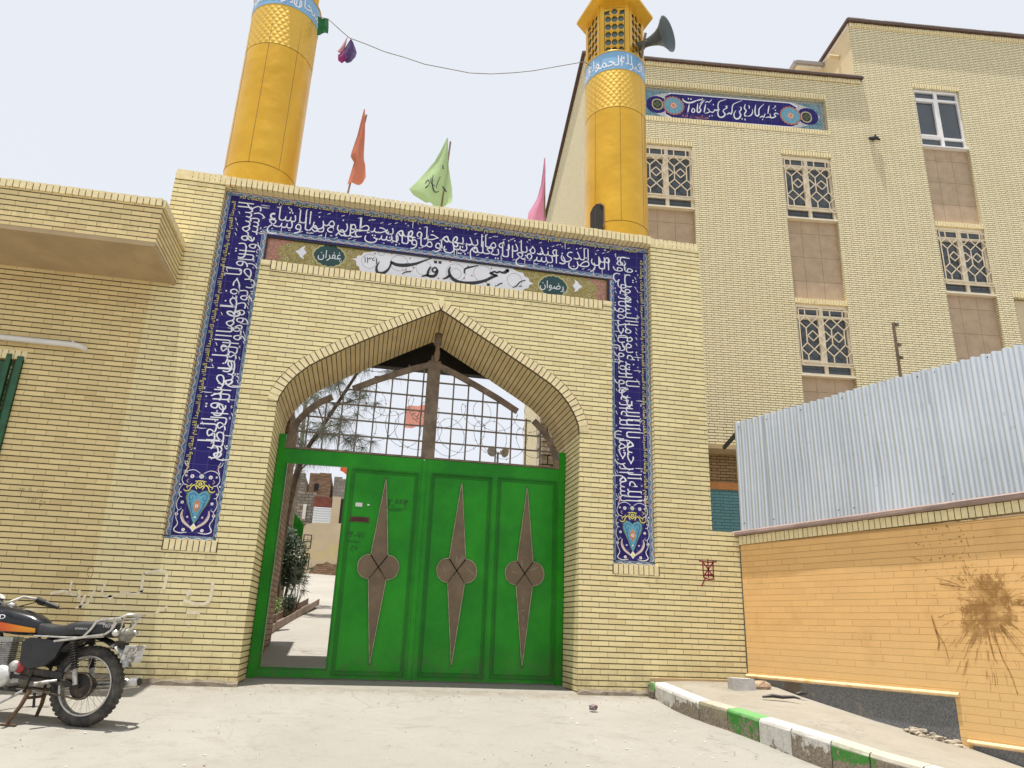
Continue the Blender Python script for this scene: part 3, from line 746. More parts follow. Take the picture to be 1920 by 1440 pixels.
# arabesque at the foot of each leg
def vase(cx, z0):
    A = {}
    def g_(k):
        if k not in A: A[k] = MB()
        return A[k]
    fn = lambda y_: (lambda a, b: (cx+a, y_, z0+b))
    y1, y2, y3, y4 = yt-.0005, yt-.0012, yt-.0019, yt-.0026
    def flower(a, b, r_, n_=6, core='o'):
        for k in range(n_):
            t = k*2*math.pi/n_; disc(g_('w'), a+r_*.58*math.cos(t), b+r_*.58*math.sin(t), r_*.34, fn(y3), 7)
        disc(g_(core), a, b, r_*.3, fn(y4), 6)
    # slender turquoise body with a lighter outline, open lattice of small scrolls inside
    body = [(0,.13),(.022,.17),(.055,.26),(.095,.345),(.118,.41),(.112,.465),(.075,.50),(.03,.485),(0,.46),(-.03,.485),(-.075,.50),(-.112,.465),(-.118,.41),(-.095,.345),(-.055,.26),(-.022,.17)]
    g_('g').face([fn(y1)(a*1.12, (b-.33)*1.05+.33) for a, b in body]); g_('t').face([fn(y2)(a, b) for a, b in body])
    for s_ in (-1, 1):
        ribbon(g_('b'), [(s_*.02,.44,.008),(s_*.06,.47,.010),(s_*.095,.44,.010),(s_*.085,.395,.009),(s_*.055,.40,.008),(s_*.06,.43,.006)], fn(y3))
        ribbon(g_('b'), [(s_*.085,.38,.008),(s_*.06,.30,.010),(s_*.025,.22,.008),(s_*.0,.18,.005)], fn(y3))
        ribbon(g_('b'), [(s_*.05,.37,.006),(s_*.075,.35,.008),(s_*.06,.33,.006)], fn(y3))
    g_('o').face([fn(y4)(a, b) for a, b in [(0,.25),(.022,.28),(.036,.32),(.03,.36),(0,.405),(-.03,.36),(-.036,.32),(-.022,.28)]])
    for k in range(5): t = R(90+72*k); disc(g_('w'), .014*math.cos(t), .325+.014*math.sin(t), .008, fn(y4-.0007), 6)
    disc(g_('w'), 0, .20, .012, fn(y4), 6); disc(g_('b'), 0, .285, .006, fn(y4-.001), 6)
    # open yellow crown of little arches
    for s_ in (-1, 1):
        ribbon(g_('y'), [(0,.53,.012),(s_*.05,.565,.014),(s_*.09,.545,.012),(s_*.11,.50,.010),(s_*.15,.49,.012),(s_*.17,.51,.006)], fn(y3))
        ribbon(g_('y'), [(s_*.03,.60,.010),(s_*.05,.56,.012),(s_*.03,.515,.010)], fn(y3))
        ribbon(g_('y'), [(s_*.09,.58,.006),(s_*.11,.55,.010),(s_*.14,.545,.010),(s_*.13,.52,.006)], fn(y3))
    disc(g_('y'), 0, .575, .022, fn(y3), 10); disc(g_('g'), 0, .575, .011, fn(y4), 8); ribbon(g_('y'), [(-.06,.605,.008),(0,.612,.012),(.06,.605,.008)], fn(y3))
    for s_ in (-1, 1):
        w_ = g_('w'); wf = fn(y3)
        ribbon(g_('c'), [(0,.06,.012),(s_*.055,.10,.026),(s_*.115,.15,.032),(s_*.145,.22,.026),(s_*.135,.275,.005)], fn(y2))
        ribbon(w_, [(s_*.03,.085,.005),(s_*.10,.13,.007),(s_*.15,.20,.006),(s_*.142,.28,.004)], wf)
        ribbon(w_, [(s_*.02,.70,.006),(s_*.09,.735,.007),(s_*.17,.71,.008),(s_*.205,.63,.007),(s_*.18,.57,.010),(s_*.14,.56,.007)], wf)
        ribbon(w_, [(s_*.18,.57,.006),(s_*.215,.50,.007),(s_*.20,.43,.010),(s_*.17,.42,.006)], wf)
        ribbon(w_, [(s_*.20,.42,.006),(s_*.218,.34,.007),(s_*.19,.27,.008),(s_*.155,.29,.005)], wf)
        ribbon(w_, [(s_*.19,.27,.006),(s_*.20,.19,.007),(s_*.17,.12,.009),(s_*.20,.05,.012),(s_*.14,.02,.009),(s_*.06,.03,.006)], wf)
        ribbon(w_, [(s_*.19,.70,.008),(s_*.165,.77,.010),(s_*.185,.84,.005)], wf); ribbon(w_, [(s_*.16,.77,.005),(s_*.20,.80,.008),(s_*.21,.84,.004)], wf)
        ribbon(g_('o'), [(s_*.15,.745,.005),(s_*.175,.765,.010),(s_*.155,.79,.005)], fn(y4)); ribbon(g_('c'), [(s_*.13,.63,.006),(s_*.15,.605,.010),(s_*.13,.585,.006)], fn(y4))
        for q, rr in (((s_*.10,.66),.026),((s_*.165,.665),.014),((s_*.16,.36),.020),((s_*.20,.225),.022),((s_*.10,.055),.022),((s_*.215,.56),.014),((s_*.195,.47),.012),((s_*.08,.20),.012)): flower(q[0], q[1], rr)
        for q in ((s_*.135,.47),(s_*.165,.30),(s_*.06,.145),(s_*.045,.655)): disc(g_('b'), q[0], q[1], .012, fn(y3), 7, r0=.005)
    flower(0, .665, .03, 8, 'y')
    g_('w').face([fn(y3-.0003)(a, b) for a, b in [(0,.035),(.034,.085),(0,.135),(-.034,.085)]]); g_('y').face([fn(y4-.0008)(a, b) for a, b in [(0,.058),(.017,.085),(0,.112),(-.017,.085)]])
    for k_, nm, mt in (('g','pale_green_outline',M_GREENGL),('t','turquoise_vase',M_TURQ),('y','yellow_crown',M_YELGL),('o','orange_motif',M_ORGL),('c','coral_crescent',M_PINKGL),('w','white_scrolls',M_WHITEGL),('b','blue_scrolls',M_MIDBL)):
        psub(g_(k_), nm, mt, TF)
M_PINKGL = plain('pale_pink_glaze', (.55,.38,.34), .3, 0, .15, 40); M_MIDBL = plain('mid_blue_glaze', (.03,.10,.28), .3)
vase(-1.90, 1.52); vase(3.29, 1.50)
# ---------------- name panel
npm = MB(); yn = .13
def xz(x0, x1, z0, z1, y_): return [(x0,y_,z0),(x1,y_,z0),(x1,y_,z1),(x0,y_,z1)]
npm.face([(-1.62,yn,4.93),(3.0,yn,4.93),(3.0,yn,5.345),(-1.62,yn,5.36)])
NP = psub(npm, 'name_panel', M_OLIVE)
q = MB(); q.box(-1.61, 3.0, .103, .13, 5.335, 5.352); q.box(-1.612, -1.592, .103, .13, 4.95, 5.34); q.box(2.975, 2.995, .103, .13, 4.95, 5.34)
psub(q, 'recess_shadow_edge', M_BLACKGL, NP)  # black strips painted in for the shadow round the recessed panel
q = MB(); fn1 = lambda a, b: (a, yn-.001, b)
q.face([fn1(*p) for p in [(-1.59,4.93),(-1.46,4.93),(-1.48,5.02),(-1.40,5.08),(-1.47,5.18),(-1.41,5.26),(-1.25,5.33),(-1.59,5.335)]])
psub(q, 'coral_end', M_CORAL, NP); q = MB()
q.face([fn1(*p) for p in [(2.97,4.93),(2.97,5.32),(2.66,5.33),(2.80,5.26),(2.86,5.18),(2.79,5.08),(2.84,5.02),(2.78,4.93)]])
psub(q, 'coral_end', M_CORAL, NP)
q = MB()
cart = [(-.52,5.185),(-.46,5.20),(-.45,5.24),(-.40,5.25),(-.37,5.30),(-.30,5.31),(-.22,5.35),(1.62,5.34),(1.70,5.30),(1.78,5.29),(1.80,5.24),(1.86,5.22),(1.87,5.17),(1.93,5.145),(1.87,5.12),(1.86,5.07),(1.80,5.05),(1.78,5.0),(1.72,4.98),(1.70,4.93),(-.30,4.93),(-.34,5.0),(-.40,5.03),(-.41,5.08),(-.45,5.10),(-.46,5.165)]
q.face([(a, yn-.002, b) for a, b in cart])
psub(q, 'white_cartouche', M_WHITEGL, NP)
fn3 = lambda a, b: (a, yn-.0035, b)
q = MB()
for x_, z_, r_ in NAME_RINGS:
    disc(q, x_/1000, z_/1000, min(r_/1000, .145), fn3, 40, r0=min(r_/1000, .145)-.005)
psub(q, 'grey_scrolls', plain('grey_glaze', (.30,.30,.30), .4), NP)
q = MB()
for x_, z_ in NAME_DOTS: disc(q, x_/1000, z_/1000, .012, fn3, 8)
psub(q, 'coral_flowers', M_PINK_PAINT, NP)
q = MB(); fn4 = lambda a, b: (a, yn-.005, b)
for st in NAME_STROKES: ribbon(q, [(x_/1000, z_/1000, w_/1000*1.3+.004) for x_, z_, w_ in st], fn4)
put(q, '۱۳۶۱', lambda a, b: (-.19-a, yn-.005, 5.15+b), .115, .13, 0, 0)
psub(q, 'black_lettering', M_BLACKGL, NP)
for cx, cz, t1, t2 in ((-.805,5.188,'غفران','يا'),(2.204,5.145,'رضوان','يا')):
    q = MB(); q.face([(a, yn-.002, b) for a, b in leafshape(cx, cz, .215, .165, 72, .10, 1.25)]); psub(q, 'pale_outline', M_OLIVEL, NP)
    q = MB(); q.face([(a, yn-.003, b) for a, b in leafshape(cx, cz, .195, .143, 72, .10, 1.25)]); psub(q, 'green_medallion', M_DGREEN, NP)
    q = MB(); put(q, t1, lambda a, b: (cx+.15-a, yn-.0045, cz-.04+b), .13, .16, 0, 0); put(q, t2, lambda a, b: (cx+.16-a, yn-.0045, cz-.07+b), .06, .07, 0, 0)
    psub(q, 'white_lettering', M_WHITEGL, NP)
for cx, s_ in ((-1.168, 1), (2.554, -1)):
    q = MB(); q.face([(a, yn-.003, b) for a, b in [(cx-.07*s_,5.19),(cx-.02*s_,5.225),(cx+.0*s_,5.26),(cx+.05*s_,5.285),(cx+.035*s_,5.24),(cx+.075*s_,5.19),(cx+.035*s_,5.14),(cx+.05*s_,5.095),(cx+.0*s_,5.12),(cx-.02*s_,5.155)]])
    psub(q, 'white_star', M_WHITEGL, NP)
q = MB(); qd = MB()
for cx in (-1.02,-1.33,-.55,1.96,2.42,2.72):
    for dz in (-.10, .10):
        for k in range(6):
            t = k*math.pi/3; disc(q, cx+.018*math.cos(t), 5.17+dz+.018*math.sin(t), .011, lambda a, b: (a, yn-.003, b), 7)
        disc(qd, cx, 5.17+dz, .009, lambda a, b: (a, yn-.004, b), 7)
psub(q, 'pale_flowers', M_OLIVEL, NP); psub(qd, 'flower_centres', M_BLACKGL, NP)
# ---------------------------------------------------------------- left wall with canopy
M_BRICKL = brick_mat('canopy_shaded_cream_brick', (.76,.60,.30), tan=(.54,.37,.16), dirt=.7, var=.11)  # tanner copy of the cream brick, canopy shade put into its colour
LW = thing('street_wall', 'cream brick wall with a brick fronted canopy left of the portal, behind the motorcycle', 'wall', (-5.5, 0, 0))
LS = (-5.5, 0, 0)
w = MB()
def lrect(x0, x1, z0, z1): w.face([(x0,0,z0),(x1,0,z0),(x1,0,z1),(x0,0,z1)])
lrect(-3.98, -2.806, -.3, 4.98); lrect(-6.9, -3.98, 3.35, 4.98); lrect(-12, -6.9, -.3, 4.98)
w.face([(-3.98,0,-.3),(-3.98,.3,-.3),(-3.98,.3,3.35),(-3.98,0,3.35)]); w.face([(-6.9,0,3.35),(-3.98,0,3.35),(-3.98,.3,3.35),(-6.9,.3,3.35)])
w.box(-12, -2.82, .31, 3.5, -.3, 4.97)
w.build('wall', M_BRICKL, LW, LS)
w = MB(); w.face([(-12,-1.0,4.52),(-2.55,-1.0,4.52),(-2.55,-1.0,5.0),(-12,-1.0,5.0)]); w.face([(-2.55,-1.0,4.52),(-2.55,0,4.52),(-2.55,0,5.0),(-2.55,-1.0,5.0)])
w.face([(-12,-1,5.0),(-2.55,-1,5.0),(-2.55,0,5.0),(-12,0,5.0)])
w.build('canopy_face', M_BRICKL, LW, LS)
w = MB(); w.box(-12, -2.56, -.99, -.0, 4.485, 4.52); w.box(-12, -2.553, -.997, -.96, 4.47, 4.52); w.box(-2.60, -2.553, -.96, 0, 4.47, 4.52)
w.build('canopy_soffit', M_PLASTER, LW, LS)
w = MB(); soldiers(w, -9.0, -2.56, 4.965, 5.055, -1.02, pitch=.066, depth=.12)
n = 15
for i in range(n):
    a = -1.0+i/n+.005; b = -1.0+(i+1)/n-.005; w.box(-2.65, -2.53+random.uniform(-.003,.003), a, b, 4.965, 5.055)
w.build('canopy_capping', M_BRICK_S, LW, LS)
w = MB(); w.box(-9, -2.56, -1.005, -.9, 4.968, 5.04); w.box(-2.64, -2.545, -.99, 0, 4.968, 5.04)
w.build('capping_joint', M_MORTAR, LW, LS)
w = MB(); soldiers(w, -6.9, -3.96, 3.352, 3.455, -.006)
w.build('door_header', M_BRICK_S, LW, LS)
w = MB()
P = []
for zz, yy in ((-.28,-.05),(.03,-.022),(.065,.004)): P.append([(-3.6+1.25*i/12, yy, zz+random.uniform(-.012,.012)) for i in range(13)])
w.grid(P, smooth=False); w.build('plinth', M_CONC, LW, LS)
M_DOORG = plain('dark_green_door_paint', (.015,.085,.03), .3, .1, .25, 5)
DOOR = thing('shop_door', 'dark green metal door frame in the opening at the left edge below the white pipe', 'door', (-5.4, 0, -.05))
DSH = (-5.4, 0, -.05)
w = MB(); w.box(-6.9, -4.36, .16, .24, -.2, 3.34); w.build('dark_pane', M_DARKIN, DOOR, DSH)
w = MB()
w.box(-4.045, -3.985, -.035, .10, -.2, 3.38); w.box(-4.10, -4.05, .03, .12, -.2, 3.33)
w.build('door_frame', M_DOORG, DOOR, DSH)
w = MB(); w.box(-4.16, -4.11, -.03, .02, -.2, 3.40); w.box(-4.30, -4.17, .05, .09, -.2, 3.33); w.box(-4.35, -4.30, -.02, .09, -.2, 3.36)
w.build('door_leaf', M_DOORG, DOOR, DSH)
w = MB(); w.tube([(-8,-.075,3.60),(-3.75,-.075,3.565),(-3.48,-.075,3.562),(-3.42,-.06,3.557),(-3.39,-.02,3.552),(-3.385,.03,3.55)], .034, 12)
w.tube([(-3.50,-.075,3.60),(-3.50,-.02,3.60)], .012, 8); 
o = w.build('wall_pipe', M_WHITEP, None); tag(o, 'white pipe running along the left wall above the green door and bending into the brick', 'pipe')
# faded white graffiti + grey smudges on the left wall
M_FADE = plain('faded_grey_paint', (.76,.67,.47), .85, 0, .12, 20)
gm = MB()
def gf(a, b): return (a, -.0025, b)
def PT(pts, wd): ribbon(gm, [(a, b, wd) for a, b in pts], gf)
for pts, wd in (([(-3.17,.83),(-3.05,.86),(-2.99,.84)],.03),([(-2.99,.97),(-2.98,.84),(-2.9,.83)],.022),([(-2.9,.88),(-2.88,.76)],.03),([(-2.83,.84),(-2.86,.70)],.026),([(-2.75,.88),(-2.80,.74),(-2.9,.70)],.026),
    ([(-2.66,.97),(-2.67,.84),(-2.58,.83),(-2.5,.85)],.022),([(-2.60,.80),(-2.57,.83)],.05),([(-2.44,.72),(-2.42,.73)],.05),([(-2.5,.88),(-2.35,.86),(-2.27,.90)],.026),([(-2.30,1.08),(-2.29,.88)],.03),([(-2.30,1.08),(-2.08,1.11),(-2.07,.92)],.032),
    ([(-1.82,.93),(-1.80,.87)],.055),([(-1.58,1.03),(-1.59,.82),(-1.72,.79),(-1.85,.82)],.035),([(-2.12,.67),(-2.0,.75)],.02),([(-1.80,.70),(-1.66,.70)],.035),([(-1.77,.59),(-1.74,.59)],.05)):
    PT([(a, b) for a, b in pts], wd)
gm.build('faded_scrawl', M_FADE, LW, LS)
gm = MB()
for pts in ([(-2.83,1.0),(-2.86,1.07),(-2.83,1.12),(-2.80,1.07),(-2.82,.99)],): PT(pts, .006)
for i, t in enumerate(('۲۹–۷۰–۲۶۶۲', 'وح ۵۲')):
    put(gm, t, lambda a, b: (-3.42-a, -.0025, 1.86-.10*i+b), .062, .07, 0, 0)
gm.build('dark_scribble', plain('faded_pen', (.36,.27,.14), .9), LW, LS)

# red spray mark on right pier
gm = MB(); RM = lambda a, b: (4.12+a, -.003, 1.33+b)
for pts in ([(.0,.22),(.12,.21),(.24,.22)],[(.05,.21),(.055,.02)],[(.19,.24),(.185,.02)],[(.05,.03),(.12,.0),(.2,.01)],[(.06,.2),(.19,.03)],[(.19,.21),(.06,.04)],[(.12,.25),(.12,.02)],[(.08,.02),(.02,-.09)],[(.07,.05),(.18,.06)]):
    ribbon(gm, [(a, b, .016) for a, b in pts], RM)
psub(gm, 'red_spray_mark', plain('dark_red_spray', (.24,.012,.03), .6), PORTAL)

# ---------------------------------------------------------------- gate
GATE = thing('metal_gate', 'green double leaf metal gate with brown diamond ornaments and an open wicket on its left', 'gate', (.68, .7, .02))
GS = (.68, .7, .02); GY = .7
def gb(mb, name, mat, parent=GATE): return mb.build(name, mat, parent, GS)
w = MB(); w.box(-1.175, -1.10, GY-.03, GY+.06, -.02, 2.90); gb(w, 'frame_post', M_GATE)
w = MB(); w.box(2.475, 2.555, GY-.03, GY+.06, -.02, 2.95); gb(w, 'frame_post', M_GATE)
def leaf(x0, x1, panels, void=None):
    w = MB(); y0, y1 = GY-.022, GY+.022; zb, zt = .03, 2.715
    edges = [x0]
    ops = sorted(panels + ([void] if void else []))
    for a, b, c, d in ops:
        w.box(edges[-1], a, y0, y1, zb, zt); edges.append(b)
    w.box(edges[-1], x1, y0, y1, zb, zt)
    for a, b, c, d in ops:
        w.box(a, b, y0, y1, zb, c); w.box(a, b, y0, y1, d, zt)
    L = gb(w, 'gate_leaf', M_GATE)
    for a, b, c, d in panels:
        q = MB(); n_ = 9; mth = 12
        rws = [[(a+(b-a)*i/n_, GY-.006+.010*math.sin(i*1.3+j*.8+a*5)*math.sin(math.pi*i/n_)*math.sin(math.pi*j/mth), c+(d-c)*j/mth) for i in range(n_+1)] for j in range(mth+1)]
        q.grid(rws)
        q.box(a, b, GY+.006, GY+.012, c, d)
        gb(q, 'panel_sheet', M_GATE, L)
        q = MB()
        for e in (.0, .035):
            aa, bb, cc, dd = a+e-.012, b-e+.012, c+e-.012, d-e+.012
            t = .008
            yy0, yy1 = (GY-.032, GY-.018) if e == 0 else (GY-.014, GY-.002)
            q.box(aa, bb, yy0, yy1, cc-t, cc+t); q.box(aa, bb, yy0, yy1, dd-t, dd+t); q.box(aa-t, aa+t, yy0+.001, yy1-.001, cc+t, dd-t); q.box(bb-t, bb+t, yy0+.001, yy1-.001, cc+t, dd-t)
        gb(q, 'moulding', M_GATED, L)
    return L
VO = (-1.06, -.285, .12, 2.535)
L1 = leaf(-1.10, .655, [(-.225, .595, .09, 2.51)], VO)
L2 = leaf(.675, 2.475, [(.79, 1.555, .095, 2.525), (1.665, 2.435, .095, 2.535)])
w = MB(); w.box(.645, .70, GY-.034, GY-.022, .03, 2.70); gb(w, 'overlap_strip', M_GATE, L1)
w = MB(); w.box(-1.16, 2.56, GY-.028, GY+.03, 2.72, 2.745); gb(w, 'top_rail', M_RUSTG)
w = MB()   # wicket reveal
w.box(VO[0], VO[0]+.02, GY-.03, GY+.04, VO[2], VO[3]); w.box(VO[1]-.02, VO[1], GY-.03, GY+.04, VO[2], VO[3]); w.box(VO[0]+.02, VO[1]-.02, GY-.03, GY+.04, VO[2], VO[2]+.02)
gb(w, 'wicket_frame', M_GATED, L1)
def ornament(cx, top, bot, zc, L):
    q = MB(); e = MB(); y1 = GY-.016
    hw = .105; sh = .145; r = .145
    up = [(cx, top), (cx-hw, zc+sh*1.0), (cx, zc), (cx+hw, zc+sh*1.0)]
    dn = [(cx, bot), (cx+hw*1.02, zc-sh), (cx, zc), (cx-hw*1.02, zc-sh)]
    def lobe(s_):
        pts = [(cx, zc)]; c0 = cx+s_*.125; rr = .125
        a0 = math.atan2(sh, -.02); 
        for k in range(15):
            t = a0 + (-2*a0)*k/14
            pts.append((c0+s_*rr*1.0*math.cos(t) if True else 0, zc+ (rr+.02)*math.sin(t)))
        return pts if s_ > 0 else pts
    def lob(s_):
        c0 = cx+s_*.118; R_ = .135
        a0 = math.acos((hw-.118)/R_) if abs((hw-.118)/R_) < 1 else 1.6
        pts = [(cx, zc), (cx+s_*hw, zc+sh)]
        for k in range(1, 14):
            t = a0 - 2*a0*k/14
            pts.append((c0+s_*R_*math.cos(t), zc+sh/math.sin(a0)*math.sin(t)))
        pts.append((cx+s_*hw, zc-sh)); return pts
    shapes = [up, dn, lob(1), lob(-1)]
    for p in shapes:
        q.prism(p if p is not shapes[3] else list(reversed(p)), GY-.02, GY-.006)
        for i in range(len(p)):
            a, b = p[i], p[(i+1) % len(p)]
            e.bar((a[0], GY-.024, a[1]), (b[0], GY-.024, b[1]), .009, .009, up=(0,1,0))
    gb(q, 'ornament', M_ORN, L); gb(e, 'ornament_edge', M_ORNE, L)
ornament(.198, 2.44, .19, 1.32, L1); ornament(1.172, 2.45, .20, 1.325, L2); ornament(2.045, 2.455, .21, 1.335, L2)
M_MAROON = plain('maroon_spray', (.10,.022,.02), .6); M_PENG = plain('dark_green_pen', (.012,.07,.012), .6)
q = MB()
fg = lambda a, b: (a, GY-.0155, b)
for k in range(5): ribbon(q, [(-.20+random.uniform(-.02,.01), 1.88+.012*k-.02, .014), (-.08, 1.885+.012*k-.02, .016), (.03+random.uniform(-.01,.01), 1.88+.012*k-.02, .014)], fg)
gb(q, 'maroon_smear', M_MAROON, L1)
q = MB(); put(q, '۲۴–۷۸', lambda a, b: (.02-a, GY-.016, 1.66+b), .10, .11, 0, 0); put(q, 'وح', lambda a, b: (-.08-a, GY-.016, 1.53+b), .08, .07, 0, 0); ribbon(q, [(-.21,1.615,.008),(-.08,1.61,.007),(-.05,1.612,.004)], fg)
put(q, '۲.۶۶۴', lambda a, b: (.50-a, GY-.016, 2.08+b), .13, .13, 0, 0); ribbon(q, [(.26,2.045,.006),(.38,2.05,.007),(.50,2.06,.004)], fg); ribbon(q, [(.27,2.02,.006),(.38,2.03,.007),(.44,2.03,.004)], fg)
gb(q, 'pen_writing', M_PENG, L1)
q = MB(); q.box(-.155, -.07, GY-.02, GY-.012, 2.045, 2.095); q.box(-.01, .02, GY-.02, GY-.012, 2.065, 2.085)
gb(q, 'paper_sticker', M_WHITEP, L1)
q = MB()
for t in ([(2.03,.98),(2.04,1.02),(2.02,1.05)],[(2.02,.88),(2.06,.88)],[(2.04,.82),(2.05,.75)],[(2.03,.68),(2.06,.66)],[(1.16,1.50),(1.17,1.42)],[(1.0,1.36),(1.03,1.30)],[(1.30,1.36),(1.38,1.30)],[(2.0,1.5),(2.01,1.42)],[(1.88,1.35),(1.95,1.33)],[(2.12,1.38),(2.22,1.42)]):
    ribbon(q, [(a, b, .006) for a, b in t], lambda a, b: (a, GY-.0215, b))
gb(q, 'chalk_mark', plain('chalk', (.34,.30,.24), .9), L2)
# grille above the gate
def arch_in(x):   # inner height of arch at x
    for (a, b) in zip(INTR, INTR[1:]):
        if a[0] <= x <= b[0] and b[0] > a[0]: return a[1] + (b[1]-a[1])*(x-a[0])/(b[0]-a[0])
    return 3.0
w = MB(); w.box(.62, .79, GY-.03, GY+.05, 2.745, 4.08); w.box(.66, .75, GY-.03, GY+.05, 4.08, 4.16); gb(w, 'centre_post', M_RUSTG)
w = MB()
def curve(pts, wd=.05):
    for a, b in zip(pts, pts[1:]): w.bar((a[0], GY, a[1]), (b[0], GY, b[1]), .075, wd, up=(0,1,0))
curve([(.63,4.02),(.45,3.955),(.2,3.85),(-.05,3.735),(-.34,3.585)]); gb(w, 'curved_bar', M_RUSTG)
w = MB(); curve([(-.59,3.45),(-.74,3.36),(-.88,3.23),(-.98,3.09),(-1.04,2.93),(-1.07,2.74)]); gb(w, 'curved_bar', M_RUSTG)
w = MB(); curve([(.77,4.02),(1.0,3.93),(1.3,3.79),(1.6,3.64),(1.88,3.48)]); gb(w, 'curved_bar', M_RUSTG)
w = MB(); curve([(2.11,3.37),(2.24,3.25),(2.34,3.11),(2.41,2.96),(2.45,2.74)]); gb(w, 'curved_bar', M_RUSTG)
def lim(x):
    return min(arch_in(x) - .34, 4.0) if x < .68 else min(arch_in(x) - .40, 4.0)
xsL = [-.86+.205*i for i in range(8)]; xsR = [.99+.204*i for i in range(8)]
for x in xsL + xsR:
    if abs(x-.7) < .09: continue
    w = MB(); w.bar((x, GY+.012, 2.74), (x, GY+.012, max(2.9, lim(x))), .019, .019, up=(0,1,0)); gb(w, 'upright_rod', M_ROD)
for k, z in enumerate((2.955,3.16,3.365,3.57,3.78)):
    for s_ in (-1, 1):
        x0, x1 = (.62, -1.05) if s_ < 0 else (.79, 2.46)
        x = x0
        while abs(x-x0) < abs(x1-x0) and lim(x + s_*.02) > z - .01: x += s_*.02
        w = MB(); w.bar((x0, GY-.002, z), (x, GY-.002, z+random.uniform(-.006,.006)), .019, .019); gb(w, 'cross_rod', M_ROD)

# lamp holder under the arch crown
LB = thing('arch_lamp', 'rusty lamp holder hanging below the crown of the arch', 'lamp', (.72, .35, 4.5))
w = MB(); w.lathe([(0,0),(.05,0),(.052,-.16),(.03,-.18)], 12, (.72,.55,4.43)); w.build('lamp_holder', M_RUSTG, LB, (.72,.35,4.5))
w = MB(); w.lathe([(.03,0),(.03,-.06),(.04,-.12),(.03,-.2),(.012,-.235),(0,-.235)], 12, (.72,.55,4.26)); w.build('bulb', M_WOOD, LB, (.72,.35,4.5))
w = MB(); w.tube([(.70,.02,4.53),(.705,.2,4.515),(.71,.4,4.50),(.72,.55,4.45)], .006, 6); w.build('cable', M_ROD, LB, (.72,.35,4.5))

